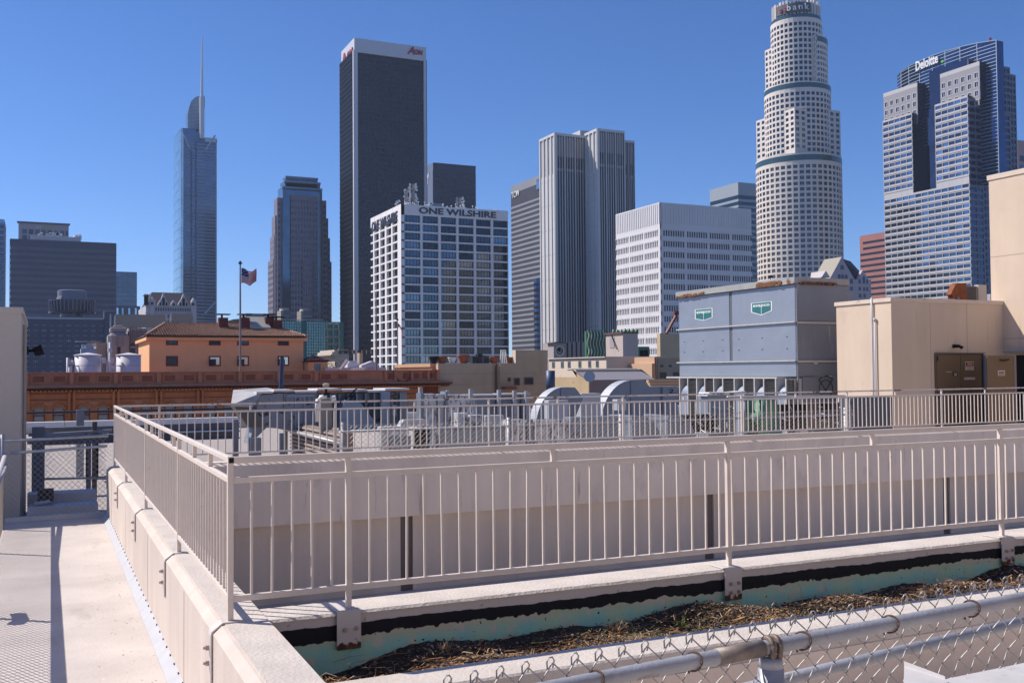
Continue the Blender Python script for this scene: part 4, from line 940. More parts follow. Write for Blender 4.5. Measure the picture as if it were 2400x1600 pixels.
f.box(mb, a_(505.5), a_(508), ZG, zt-8, -.1, 1); f.box(mb, a_(428.4), a_(430), ZG, zt-4, -.1, 1); f.box(mb, a_(480), a_(508), zt-10, zt-6, -1, 1)
def dia(x0, y0, x1, y1): mb.tube([f.pt(a_(x0), f.z(y0,x0), .8), f.pt(a_(x1), f.z(y1,x1), .8)], .8, 4)
dia(431,318,444,348); dia(504,318,481,352); dia(504,708,480,735)
part('frame', mb, PB, t)
mb = MB(); f.box(mb, a_(429), a_(458), zt-6, zt+1, -20, 0); f.box(mb, a_(458), a_(470), zt-6, zt-1, -20, 0); part('parapet', mb, WF, t)
# crown sail
sail = [(440,300),(440,268),(443,252),(448,238),(455,230),(463,226),(479,225),(479,318)]
mb = MB(); P_ = [(onv(x,y,Vw+6).x, onv(x,y,Vw+6).z) for x, y in sail]; mb.prism(P_, 'y', Vw+6, Vw+22); part('crown_sail', mb, mat('sail_glass',(.16,.24,.34),.3,.5), t)
mb = MB()
for k in range(22): y = 232+k*3.2; x0 = 441 if y > 262 else 441+(262-y)*.38; pA, pB = onv(x0,y,Vw+5.8), onv(466,y+1,Vw+5.8); mb.tube([pA,pB], .35, 3)
part('sail_fins', mb, PB, t)
mb = MB(); pA, pB = onv(475.5,228,Vw+5), onv(479.5,330,Vw+5); mb.box(pA.x, pB.x, Vw+4, Vw+7, pB.z+30, pA.z); part('dark_edge', mb, WD, t)
mb = MB(); p0 = onv(473,325,Vw-2); p1 = onv(473,228,Vw-2); p2 = onv(473.5,87,Vw-2); mb.tube([(p0.x,Vw-2,p0.z),(p0.x,Vw-2,p1.z)], 2.2, 10); mb.tube([(p0.x,Vw-2,p1.z),(p2.x,Vw-2,p2.z)], 1.3, 8, r2=.4); part('spire', mb, mat('white_spire',(.55,.57,.62),.5), t)
# ---------------------------------------------------------------- stepped tower
SF = mat('mauve_granite', (.22,.195,.24), .6, var=.05, vs=.03); SFG = GL('stepped_glass', (.05,.07,.115), .12, .7, .2); SFC = GL('corner_teal_glass',(.09,.14,.19),.1,.7)
t = thing('stepped_tower', 'blue grey stepped tower with narrow teal crown and terraced shoulders on both sides', 'tower', (onv(700,600,640).x, 660, ZG))
def sblock(xl, xc, xr, yt, V, zb, m, rowsn, cols_n, rp=3.9, wm=SFG, fr=True):
    u0 = onv(xc,600,V).x; u1 = onv(xr,600,V).x; zt = onv(xc,yt,V).z; v1 = onu(xl,600,u0).y if xl < xc else V+20
    mb = MB(); mb.box(u0+.3, u1, V+.3, v1, zb, zt-.02); part('core', mb, wm, t)
    if fr:
        f = Face('v', V+.3, 0, 0); g = Face('u', u0+.3, 0, 0); n = int((zt-4-zb)/rp); mb = MB()
        rows = pitch_rows(zt-3, rp*.5, rp, n)
        frame(f, mb, u0, u1, zb, zt, spans(u0, u1, cols_n, 1.2, .6, .6), rows, .3, dp=.33)
        if v1-V > 4: frame(g, mb, V, v1, zb, zt-.02, spans(V, v1, max(2, cols_n//2), 1.2, .6, .6), rows, .3, dp=.33)
        part('granite_grid', mb, m, t)
    return u0, u1, zt
Vs = 640.
for xl, xc, xr, yt, dv in ((628,640,777,608,10),(633,642,773.5,552,9),(637,645,769.5,505,7),(642,650,765,463,5)): sblock(xl, xc, xr, yt, Vs+dv, ZG, SF, 0, 14)
sblock(650,662,755.5,443,Vs+2,ZG,SF,0,9,wm=SFC,fr=False)
sblock(661,683,745,457,Vs,ZG,SF,0,9)
sblock(700,710,732,605,Vs-2,ZG,SF,0,4)
for xl, xc, xr, yt in ((650,662,755,436),(656,667,751,422),(662,670,745,412)):
    u0, u1, zt = sblock(xl, xc, xr, yt, Vs+3, 0, SF, 0, 9, wm=SFC, fr=False)
    mb = MB(); mb.box(u0-.2, u1+.2, Vs+2.7, Vs+6, zt-1.4, zt); part('crown_edge', mb, WB, t)
# ---------------------------------------------------------------- left group
t, fv, fu, B = tower('glass_tower', 'narrow sliver of green blue glass tower at the left edge of the picture', None, -60, 11.5, 519, 700, GL('green_sliver_glass',(.07,.12,.19),.1,.7), yref=600)
mb = MB()
for k in range(46): fv.box(mb, B['u0'], B['u1'], B['z1']-k*3.6-1.2, B['z1']-k*3.6, 0, .4)
fv.box(mb, fv.a(9,600), B['u1'], ZG, B['z1'], 0, .6); part('floor_edges', mb, WB, t)
mb = MB(); mb.box(B['u0'], fv.a(10,510), B['v0']+1, B['v0']+20, B['z1'], fv.z(510)); part('glass_screen', mb, WG, t)
EYM = mat('mauve_panel', (.34,.29,.32), .6)
t, fv, fu, B = tower('panelled_office', 'mauve panelled office top with EY sign rising behind the black banded block', None, 43, 161, 520, 900, WD, yref=545, shrink=.6)
cs = [(fv.a(a,545), fv.a(b,545)) for a, b in ((52,63.5),(67.5,78),(82,93),(97,107.5),(111,122),(126,136),(140,150.5),(154,160))]
rows = [(fv.z(547.5), fv.z(536)), (fv.z(562), fv.z(550.5)), (fv.z(533.5), fv.z(530.8))]
mb = MB(); frame(fv, mb, B['u0'], B['u1'], ZG, B['z1'], cs, rows[:2], .6, dp=.63); part('panel_grid', mb, EYM, t)
panes(t, fv, cs, rows[:2], (SFG,), d=.1)
mb = MB(); fv.box(mb, B['u0']-1, B['u1']+1, B['z1']-1, B['z1']+.6, -.6, 1.2); part('cornice', mb, WD, t)
text('EY', 5.6, .3, mat('grey_sign',(.6,.6,.6),.5), t, fv.pt(fv.a(86,536), fv.z(535.5,88), .8), (1,0,0), (0,0,1), bold=.02, w=fv.a(98,536)-fv.a(86,536), h=fv.z(530,88)-fv.z(535.5,88))
mb = MB(); mb.poly([fv.pt(fv.a(x,533), fv.z(y,x), .9) for x, y in ((101,532.5),(101,535),(128,533.5),(124,530.5))]); mb.poly([fv.pt(fv.a(x,533), fv.z(y,x), .7) for x, y in ((124,530.5),(128,533.5),(101,535),(101,532.5))]); part('yellow_beam', mb, mat('yellow_sign',(.35,.32,.10),.5), t)
GBK = mat('slate_band', (.06,.068,.115), .5, .2); GLB = mat('light_band_glass', (.30,.295,.33), .3, .3); GLB2 = mat('band_fin', (.075,.08,.13), .5, .1)
t, fv, fu, B = tower('banded_block', 'wide black and grey banded office block at the left with round tower in front', None, 23, 272, 559, 660, GLB, yref=640, shrink=.4)
mb = MB(); pr = (fv.z(577)-fv.z(577+14.25*10))/10; z0 = fv.z(577); fv.box(mb, B['u0'], B['u1'], z0, B['z1'], -.3, .4)
for k in range(22): fv.box(mb, B['u0'], B['u1'], z0-k*pr-pr, z0-k*pr-pr*.52, -.3, .4)
part('dark_bands', mb, GBK, t)
mb = MB()
for k in range(131): a = B['u0']+(B['u1']-B['u0'])*k/130; fv.box(mb, a-.16, a+.16, ZG, B['z1']-.3, -.2, .46 if k % 10 == 0 else .25)
part('fins', mb, GLB2, t)
mb = MB(); fv.box(mb, fv.a(70,556), fv.a(190,556), B['z1'], fv.z(557,60)+2.4, -20, -6); fv.box(mb, fv.a(92,556), fv.a(145,556), B['z1'], fv.z(551,100), -14, -10)
random.seed(6)
part('roof_plant', mb, mat('pale_plant',(.42,.42,.45),.6), t)
mb = MB()
for k in range(18): x = random.uniform(92,145); c = onv(x, random.uniform(546,552), 672); mb.box(c.x-.8,c.x+.8,671,672,c.z-.7,c.z+.5)
for k in range(10): x = random.uniform(175,193); c = onv(x, random.uniform(551,558), 668); mb.lathe((c.x,c.y), [(random.uniform(.6,1.3),c.z-1),(.3,c.z+.6)], 8)
part('roof_antennas', mb, DISH, t, kind='stuff')
# dark hotel-like block with round rooftop restaurant
HB = mat('indigo_wall', (.065,.07,.12), .6, var=.08, vs=.05); HWG = mat('curtained_window', (.46,.43,.45), .4, .0, rnd=.2)
t, fv, fu, B = tower('window_block', 'dark indigo block with rows of triple windows and a round restaurant on its roof', None, 50, 262, 743, 450, DKB, yref=800, shrink=.5)
cs = []
for k in range(10): x = 227/2.958+k*19.3-19.4; cs.append((fv.a(x,800), fv.a(x+13.6,800)))
rows = pitch_rows(fv.z(758), fv.z(758)-fv.z(766.8), (fv.z(758)-fv.z(758+12.15*9))/9, 12)
mb = MB(); frame(fv, mb, B['u0'], B['u1'], ZG, B['z1'], cs, rows, .5, dp=.53); part('wall', mb, HB, t)
w0 = sum(b-a for a,b in cs)/10; panes(t, fv, [(a,a+w0) for a,b in cs], rows, (HWG, HB), 2, .35, .28, .1)
mb = MB(); mb.box(fv.a(244,740), fv.a(266,740), B['v0']-1, B['v0']+12, ZG, fv.z(730,250)); part('stair_block', mb, HB, t)
mb = MB(); fv.box(mb, fv.a(243,730), fv.a(267,730), fv.z(730.5,250), fv.z(729,250), -1, 1.3); fv.box(mb, B['u0'], fv.a(243,730), B['z1']-.6, B['z1']+.1, -1, .7); part('coping', mb, mat('pale_coping',(.4,.4,.45),.6), t)
c = onv(169, 720, 470); zz = lambda y: onv(169, y, 470).z; mp = c.dot(fwd)/F
t2 = thing('rooftop_restaurant', 'round dark rooftop restaurant drum with wide ledge on the indigo block', 'rooftop drum', (c.x,c.y,zz(745)))
mb = MB(); mb.lathe((c.x,c.y), [(26*mp,zz(743)),(26*mp,zz(736)),(50*mp,zz(735)),(50.5*mp,zz(731)),(46*mp,zz(730)),(50*mp,zz(706.5)),(50*mp,zz(704.5)),(34*mp,zz(704))], 48); part('drum', mb, mat('restaurant_glass',(.05,.05,.085),.2,.4), t2)
mb = MB(); mb.lathe((c.x,c.y), [(31.5*mp,zz(704)),(31.5*mp,zz(682)),(28*mp,zz(680.5))], 40); part('upper_drum', mb, mat('blue_grey_drum',(.15,.16,.22),.5), t2)
mb = MB()
for k in range(36): a = 2*math.pi*k/36; mb.tube([(c.x+48.5*mp*math.cos(a),c.y+48.5*mp*math.sin(a),zz(730)),(c.x+50.5*mp*math.cos(a),c.y+50.5*mp*math.sin(a),zz(706))], .3, 4)
for k in range(6): a = 3.3+k*.12; mb.tube([(c.x+34*mp*math.cos(a),c.y+34*mp*math.sin(a),zz(704)),(c.x+30*mp*math.cos(a),c.y+30*mp*math.sin(a),zz(694))], .3, 4)
part('drum_mullions', mb, mat('drum_frame',(.18,.17,.21),.5), t2)
# teal tower and podium
t, fv, fu, B = tower('teal_tower', 'flat blue teal glass tower right of the black banded block', None, 268, 320.5, 636, 760, GL('teal_curtain',(.11,.175,.25),.15,.6,.0), yref=680)
mb = MB()
for k in range(26): fv.box(mb, B['u0'], B['u1'], B['z1']-k*3.4-.9, B['z1']-k*3.4, 0, .3)
for k in range(19): a = B['u0']+(B['u1']-B['u0'])*k/18; fv.box(mb, a-.12, a+.12, ZG, B['z1'], 0, .34)
part('mullions', mb, WB, t)
t, fv, fu, B = tower('podium_block', 'low grey block with five pale blue vertical panes at the foot of the teal tower', None, 262, 328.5, 716, 700, mat('podium_grey',(.17,.18,.23),.6), yref=730)
panes(t, fv, [(fv.a(x,730), fv.a(x+4.5,730)) for x in (273,285,300.5,316)], [(fv.z(745), fv.z(721))], (GL('pale_pane2',(.35,.5,.65),.1,.6),), d=.4)
# ---------------------------------------------------------------- distant low roofs
t, fv, fu, B = tower('low_block', 'low distant grey block right of the flagpole', None, 575, 640, 734, 620, mat('slate_grey',(.16,.17,.21),.7), yref=740)
mb = MB(); mb.box(fv.a(565,740), B['u1'], B['v0']-5, B['v0'], ZG, fv.z(744)); part('lower_wing', mb, mat('mid_grey',(.24,.24,.27),.7), t)
# ---------------------------------------------------------------- buildings behind the camera (reflected in the windows, throw warm light back)
TAN = mat('tan_brick', (.60,.49,.385), .9, var=.06, vs=.2)
TAN2 = mat('pale_brick', (.78,.64,.50), .9)
def tan_block(name, label, u0, u1, v0, v1, z1, nc, nr, TAN=TAN):
    t = thing(name, label, 'building', ((u0+u1)/2,(v0+v1)/2,ZG)); mb = MB(); mb.box(u0,u1,v0,v1,ZG,z1); part('body', mb, TAN, t)
    g = MB()
    for i in range(nc):
        for k in range(nr):
            a = u0+(u1-u0)*(i+.3)/nc; b = u0+(u1-u0)*(i+.7)/nc; z = z1-3-k*4; g.quad((b,v1+.05,z-2.2),(a,v1+.05,z-2.2),(a,v1+.05,z),(b,v1+.05,z))
    part('window_field', g, DKB, t, kind='stuff')
tan_block('bounce_building', 'tan building standing close behind the viewpoint', -14, 34, -26, -10, 9, 8, 3)  # added near block, its sunlit wall throws warm light into the shade
tan_block('neighbouring_tower', 'tall tan apartment building far behind the viewpoint', 372, 500, -120, -90, 112, 34, 26, TAN2)
# ================================================================== neighbouring roofs
GRAV = mat('roof_gravel', (.40,.345,.31), .95, var=.25, vs=9, bump=.6, bs=14, spots=[(20,.62,(.2,.17,.15),.06)])
ZF = -3.25
mb = MB(); mb.box(-12, 70, 19.345, 62, ZF-.4, ZF); struct('gravel_roof', mb, GRAV)
WCO = mat('white_coping', (.62,.60,.60), .6, var=.1, vs=2)
t = thing('roof_parapet', 'white coped parapet at the far edge of the gravel roof before the terracotta building', 'parapet', (0,61,ZF))
mb = MB(); mb.box(-12,70,61.0,61.5,ZF-6,-2.95); part('wall', mb, PITW, t)
for k in range(26): mb = MB(); mb.box(-12+k*2.6,-12+k*2.6+2.57,60.9,61.6,-2.95,-2.62); part('coping_panel', mb, WCO, t)
# ---------------- left beige building
BG = mat('beige_render', (.53,.47,.42), .9, var=.06, vs=.5, streak=.05, bump=.2, bs=30)
VL_ = 20.7; c = onv(50, 720, VL_); uL = c.x; vb = onu(61.5, 900, uL).y
t = thing('stair_penthouse', 'beige rendered block at the left edge of the picture beside the chain link fence', 'building', (uL-3,VL_+2,ZD))
mb = MB(); mb.box(uL-9, uL, VL_, vb, -3.3, c.z-.12); part('wall', mb, BG, t)
mb = MB(); mb.box(uL-9, uL+.03, VL_-.03, vb+.02, c.z-.12, c.z); part('coping', mb, BG, t)
for k, dv in enumerate((.25,.55)): mb = MB(); mb.tube([(uL+.05,VL_+dv*2,-3.2),(uL+.05,VL_+dv*2,c.z-.3)], .03, 8); part('conduit', mb, mat('conduit_%d' % k if 0 else 'conduit',(.33,.29,.26),.6), t)
q = onv(64, 822, VL_+1.6); mb = MB(); mb.box(uL, uL+.1, VL_+1.5, VL_+1.7, q.z-.08, q.z+.1); mb.tube([(uL+.1,VL_+1.6,q.z),(uL+.26,VL_+1.5,q.z)], .03, 6); mb.tube([(uL+.2,VL_+1.4,q.z-.03),(uL+.36,VL_+1.4,q.z+.02)], .09, 10, r2=.11)
solo('floodlight', mb, DARK, 'small black floodlight on the side of the left beige block', 'floodlight')
# ---------------- terracotta building
TER = mat('terracotta', (.60,.205,.075), .8, var=.18, vs=.8, streak=.12, bump=.2, bs=10); TERD = mat('terracotta_dark', (.30,.085,.045), .85, var=.2, vs=2); TERP = mat('terracotta_pink', (.58,.225,.125), .8, var=.16, vs=.9, streak=.1)
VT = 90.; f = Face('v', VT, 0, 0); a_ = lambda x: f.a(x, 880)
t = thing('terracotta_building', 'long ornate terracotta building with panelled parapet, bracketed cornice and pointed arch windows', 'building', (a_(500), VT+8, ZG))
z = lambda y: f.z(y, 120)
xr_ = a_(1030)
mb = MB(); mb.box(a_(20), xr_, VT+.6, VT+30, ZG, z(905)-.02); part('body', mb, TERD, t)
mb = MB(); mb.box(a_(20), xr_, VT+.3, VT+.9, z(905), z(874.5)); part('parapet', mb, TERP, t)
mb = MB(); mb.box(a_(20), xr_+.1, VT+.1, VT+1.1, z(874.5), z(872.4)); mb.box(a_(20), xr_+.1, VT+.12, VT+.32, z(904.9), z(899)); part('parapet_coping', mb, TERP, t)
mb = MB(); P_ = [(VT-.9, z(905)+.02),(VT+1.0, z(905)+.02),(VT+1.0,z(918)),(VT+.1,z(918)),(VT-.1,z(914)),(VT-.7,z(911)),(VT-1.0,z(908))]
mb.prism([(p[0],p[1]) for p in P_], 'x', a_(20), xr_+1.0); part('cornice', mb, mat('cornice_dark',(.20,.085,.06),.85,var=.3,vs=1.5,spots=[(1.2,.52,(.12,.09,.09),.1)]), t)  # cornice darker than the wall, with mottled patches
for k in range(118): x = a_(22)+k*(xr_-a_(22))/118; mb = MB(); mb.box(x, x+.22, VT-.55, VT+.1, z(918), z(914)-.02); part('cornice_bracket', mb, TER, t)
# bay rhythm
c0 = a_(115); bw = (a_(784.5)-a_(115))/7.
for k in range(9):
    cx = c0+(k-0)*bw
    if cx > a_(830): break
    for dx in (-.23,.23):
        x = cx+dx*bw; w_ = bw*.16
        mb = MB(); mb.box(x-w_, x+w_, VT+.16, VT+.31, z(898), z(878.5)); pf = part('parapet_panel', mb, TERP, t)
        mb = MB(); mb.box(x-w_*.78, x+w_*.78, VT+.10, VT+.17, z(895), z(881.5)); p2 = part('carved_relief', mb, TERD, pf)
    for x in (cx-bw*.5,):
        mb = MB(); mb.box(x-bw*.045, x+bw*.045, VT+.05, VT+.31, z(904), z(875)); part('pilaster', mb, TERP, t)
for x0, x1 in ((914,922),(948,958),(970,983),(993,1003),(1012,1018)):
    mb = MB(); mb.box(a_(x0), a_(x1), VT+.1, VT+.31, z(895), z(881)); part('carved_relief', mb, TERD, t)
for x in (905,928,967,1005,1027): mb = MB(); mb.box(a_(x)-.12, a_(x)+.12, VT+.05, VT+.31, z(904), z(875)); part('pilaster', mb, TERP, t)
mb = MB(); n = 14; pts = [(a_(946)+(.75)*math.cos(math.pi+math.pi*k/n), z(884)+ .75*math.sin(math.pi+math.pi*k/n)) for k in range(n+1)]; mb.tube([(p[0],VT+.12,p[1]) for p in pts], .09, 5); part('swag', mb, TERD, t)
# wall with pointed windows
ztop_w, zspr, zbot = z(950), z(962), z(1010)
mb = MB(); wnd = []
fr_mb = MB()
zt0 = z(918)
def wall_bay(x0, x1, holes):
    # flat wall pieces around ogee openings built as strips
    xs = x0
    for hx, hw in holes:
        mb.box(xs, hx-hw, VT, VT+.62, zbot-25, zt0)
        n = 10; prev = None
        for k in range(n+1):
            u = -1+2*k/n; zz = zspr+(ztop_w-zspr)*((1-abs(u)**2.2)**.5*.72+.28*max(0,1-abs(u)*2.4)); x = hx+u*hw
            if prev: mb.prism([(prev[0],prev[1]),(x,zz),(x,zt0),(prev[0],zt0)], 'y', VT, VT+.62)
            prev = (x, zz)
        mb.box(hx-hw, hx+hw, VT, VT+.62, zbot-25, zbot); xs = hx+hw
        wnd.append((hx, hw))
    mb.box(xs, x1, VT, VT+.62, zbot-25, zt0)
for k in range(10):
    cx = c0+(k-0)*bw; x0 = cx-bw*.5 if k else a_(20); x1 = min(cx+bw*.5, xr_)
    if x0 >= xr_: break
    hs_ = [(cx-bw*.215, bw*.135),(cx+bw*.215, bw*.135)] if cx+bw*.4 < xr_ else []
    wall_bay(x0, x1 if hs_ else xr_, hs_)
    if not hs_: break
part('wall', mb, TER, t)
BL = mat('white_blind', (.50,.50,.50), .6); BLG = GL('arch_glass',(.12,.15,.2),.1,.6)
for i, (hx, hw) in enumerate(wnd):
    m_ = MB(); zb_ = z(985)+.3*(i % 3)
    m_.box(hx-hw, hx+hw, VT+.5, VT+.55, zb_, ztop_w, 0); m_.box(hx-hw, hx+hw, VT+.5, VT+.54, zbot, zb_, 1); m_.box(hx-hw, hx+hw, VT+.42, VT+.49, z(975), z(974)+.06, 2)
    m_.box(hx-hw-.02, hx-hw+.1, VT+.3, VT+.49, zbot, zspr+.3, 2); m_.box(hx+hw-.1, hx+hw+.02, VT+.3, VT+.49, zbot, zspr+.3, 2)
    part('arched_window', m_, [BL, BLG, TERD], t)
    m_ = MB(); pts = []
    for k in range(13):
        u = -1+2*k/12; zz = zspr+(ztop_w-zspr)*((max(0,1-abs(u)**2.2))**.5*.72+.28*max(0,1-abs(u)*2.4)); pts.append((hx+u*hw*1.12, VT-.05, zz+.12))
    m_.tube(pts, .11, 5); part('arch_moulding', m_, TER, t)
for k in range(9):
    cx = c0+k*bw-bw*.5
    if cx > xr_: break
    for dx in (-.055,.055): mb = MB(); mb.box(cx+dx*bw-bw*.028, cx+dx*bw+bw*.028, VT-.28, VT+.02, zbot-20, z(919)); part('pier', mb, TER, t)
mb = MB(); mb.box(a_(20), xr_, VT-.12, VT+.01, z(938), z(936)); mb.box(a_(20), xr_, VT-.1, VT+.01, z(923.5), z(922)); part('string_course', mb, TERD, t)
for k in range(10):
    cx = c0+k*bw
    if cx+bw*.3 > xr_: break
    for dx in (0.0,):
        mb = MB(); mb.lathe((cx+dx*bw,0), [(.0,0),(.3,.0)], 8) if 0 else None
        mb.box(cx+dx*bw-.35, cx+dx*bw+.35, VT-.07, VT+.01, z(949), z(942)); part('spandrel_relief', mb, TERP, t)
# orange cornice block and tan party wall
TANW = mat('tan_party_wall', (.52,.38,.255), .9, var=.14, vs=.35, streak=.06, bump=.2, bs=8, spots=[(.8,.64,(.42,.30,.20),.1)]); LOR = mat('apricot_trim', (.50,.32,.18), .8)
t = thing('party_wall_building', 'tan concrete building with blank party wall, small dark windows and raised end block', 'building', (a_(1150), VT+8, ZG))
mb = MB(); mb.box(xr_+.02, a_(1288), VT+.4, VT+12, ZG, f.z(851,1100)); part('wall', mb, TANW, t)
for k in range(9):
    zz = f.z(851,1100)-1.05*(k+1); mb = MB(); mb.box(xr_+.05, a_(1287), VT+.372, VT+.401, zz, zz+.05); part('pour_line', mb, mat('pour_line',(.42,.30,.20),.9) if 'pour_line' not in bpy.data.materials else bpy.data.materials['pour_line'], t)
mb = MB(); mb.box(a_(1213), a_(1288), VT+.36, VT+1.15, f.z(851,1100), f.z(820,1213)); part('raised_block', mb, TANW, t)
mb = MB(); mb.box(a_(1212.5), a_(1213)-.01, VT+.36, VT+1.15, f.z(851,1100), f.z(820,1213)); part('block_side', mb, mat('tan_lit_side',(.60,.50,.38),.9), t)  # left face painted paler than the tan wall, as if sunlit
for x0, y0, x1, y1 in ((1193,884,1201,894),(1208,885,1222,903),(1232,884,1254,902)):
    mb = MB(); mb.box(a_(x0), a_(x1), VT+.33, VT+.41, f.z(y1,1220), f.z(y0,1220)); fr = part('window', mb, mat('tan_reveal',(.20,.14,.09),.9) if 'tan_reveal' not in bpy.data.materials else bpy.data.materials['tan_reveal'], t)
    mb = MB(); mb.box(a_(x0)+.09, a_(x1)-.09, VT+.32, VT+.33, f.z(y1,1220)+.09, f.z(y0,1220)-.09); part('pane', mb, DKB, fr)
mb = MB(); mb.tube([(a_(1165),VT+.2,f.z(852,1165)),(a_(1165),VT+.2,f.z(930,1165))], .12, 6); part('drain_pipe', mb, mat('rusty_pipe',(.16,.07,.04),.8), t)
mb = MB(); mb.tube([(a_(1175),VT+.2,f.z(852,1165)),(a_(1175),VT+.2,f.z(900,1165))], .07, 6); part('drain_pipe', mb, TANW, t)
mb = MB(); mb.box(a_(1178), a_(1205), VT-.6, VT+.35, f.z(912,1190), f.z(906,1190)); part('balcony', mb, TERD, t)
for k, y in enumerate((853.5, 858.5, 862.5)): mb = MB(); mb.box(xr_-.5+k*.17, xr_+.015, VT+1.2, VT+12.1, f.z(851,1100)-k*.36-.33, f.z(851,1100)-k*.36); part('cornice_step', mb, LOR, t)
POT = mat('clay_pot', (.30,.09,.04), .8)
for i, (x, s_, m_, lb) in enumerate(((1016,1.0,DARK,'dark rooftop pot at the left end of the tan party wall'),(1036,1.0,POT,'small clay pot second from the left on the tan party wall'),(1060,.9,DISH,'white pot with dark rim third from the left on the tan wall'),(1086,1.25,POT,'largest orange clay pot in the middle of the tan wall'),(1158,1.0,POT,'clay pot left of the white trestle on the tan wall'),(1196,.9,POT,'clay pot beside the raised block on the tan wall'))):
    c = onv(x, 851, VT+1.5); z0 = f.z(851,1100); mb = MB(); mb.lathe((c.x,c.y), [(.28*s_,z0),(.45*s_,z0+.55*s_),(.5*s_,z0+.56*s_),(.5*s_,z0+.68*s_)], 12); solo('plant_pot', mb, m_, lb, 'plant pot', (c.x,c.y,z0), 'pots along the tan wall')
c = onv(1180, 851, VT+1.5); z0 = f.z(851,1100); mb = MB()
for dx in (-.35,-.12,.12,.35): mb.tube([(c.x+dx,c.y,z0),(c.x+dx*.7,c.y,z0+1.3)], .06, 5)
mb.tube([(c.x-.3,c.y,z0+1.3),(c.x+.3,c.y,z0+1.3)], .06, 5); solo('trestle', mb, DISH, 'white metal trestle between two pots on the tan wall', 'trestle', (c.x,c.y,z0))
c = onv(1128, 851, VT+1.5); mb = MB(); 
for dx, h in ((-.7,.7),(-.1,1.0),(.6,.6)): mb.box(c.x+dx-.25,c.x+dx+.25,c.y,c.y+.5,z0,z0+h)
mb.tube([(c.x-.7,c.y,z0+.8),(c.x+.7,c.y,z0+.7)], .05, 5); solo('vent_cluster', mb, DKB, 'cluster of dark roof vents in the middle of the tan wall', 'roof vents', (c.x,c.y,z0))
# ---------------- orange tiled-roof building
OR = mat('orange_stucco', (.84,.455,.22), .9, var=.06, vs=.4, streak=.04); TILE = mat('clay_tile', (.40,.225,.155), .85, var=.5, vs=2.4, spots=[(2.5,.56,(.55,.42,.33),.12)]); TILD = mat('tile_gap', (.05,.025,.02), .95)
VO = 115.; f = Face('v', VO, 0, 0); a_ = lambda x, y=800: f.a(x, y)
t = thing('orange_house', 'two storey orange stucco block with hipped clay tile roof and four chimneys', 'building', (a_(520), VO+6, -3))
x0, x1 = a_(350), a_(711); ze = f.z(787.5, 345); zr = f.z(752, 402); dd = 14.
mb = MB(); mb.box(x0, x1, VO, VO+dd, -14, ze-.1); part('wall', mb, OR, t)
mb = MB(); mb.box(x0-.35, x1+.35, VO-.35, VO+dd+.35, ze-.45, ze-.1); part('eaves', mb, OR, t)
E0_, E1_ = a_(340), a_(717); R0, R1 = a_(402), a_(655); vr = VO+dd/2
v_e = VO-.6
mb = MB(); mb.poly([(E0_,v_e,ze),(E1_,v_e,ze),(R1,vr,zr),(R0,vr,zr)]); mb.poly([(E0_,VO+dd+.6,ze),(E0_,v_e,ze),(R0,vr,zr)]); mb.poly([(E1_,v_e,ze),(E1_,VO+dd+.6,ze),(R1,vr,zr)]); mb.poly([(E1_,VO+dd+.6,ze),(E0_,VO+dd+.6,ze),(R0,vr,zr),(R1,vr,zr)]); mb.poly([(E0_,VO+dd+.6,ze),(E1_,VO+dd+.6,ze),(E1_,v_e,ze),(E0_,v_e,ze)]); part('roof_deck', mb, TILD, t)
def tiles(mb, E0_, E1_, R0, R1, v_e, vr, ze, zr, tw, rows_n, seed=1):
    random.seed(seed); n = int((E1_-E0_)/tw)
    for k in range(n):
        x = E0_+(k+.5)*tw
        # how far up this column goes
        up = 1.0
        if x < R0: up = (x-E0_)/(R0-E0_)
        if x > R1: up = (E1_-x)/(E1_-R1)
        for r in range(rows_n):
            s0, s1 = r/rows_n, (r+1.12)/rows_n
            if s0 > up: break
            s1 = min(s1, up+.03); jj = random.uniform(-.02,.02); lift = random.uniform(.0,.03)
            pa = Vector((x+jj, v_e+(vr-v_e)*s0, ze+(zr-ze)*s0+.02+lift+.13)); pb = Vector((x+jj, v_e+(vr-v_e)*s1, ze+(zr-ze)*s1+.0))
            ring = []; m = 4
            for p, rad in ((pa, tw*.34), (pb, tw*.25)):
                ring.append([p+Vector((rad*math.cos(math.pi*q/m), 0, rad*math.sin(math.pi*q/m)*1.25)) for q in range(m+1)])
            i = len(mb.v)
            for rg in ring: mb.v += [tuple(v) for v in rg]
            for q in range(m): mb.f.append((i+q, i+m+1+q, i+m+2+q, i+q+1)); mb.m.append(0)
            mb.f.append(tuple(i+q for q in range(m+1))); mb.m.append(0)
mb = MB(); tiles(mb, E0_, E1_, R0, R1, v_e, vr, ze, zr, (E1_-E0_)/61., 10); part('tile_field', mb, TILE, t, kind='stuff')
for (pa, pb) in (((E0_,v_e,ze),(R0,vr,zr)),((E1_,v_e,ze),(R1,vr,zr)),((R0,vr,zr),(R1,vr,zr))): mb = MB(); mb.tube([Vector(pa)+Vector((0,0,.08)), Vector(pb)+Vector((0,0,.08))], .16, 6); part('ridge_tile', mb, TILE, t)
WFR = mat('brown_frame', (.13,.045,.03), .7); SKYP = GL('sky_pane',(.62,.62,.6),.1,.5)
fz = lambda y: f.z(y, 500)
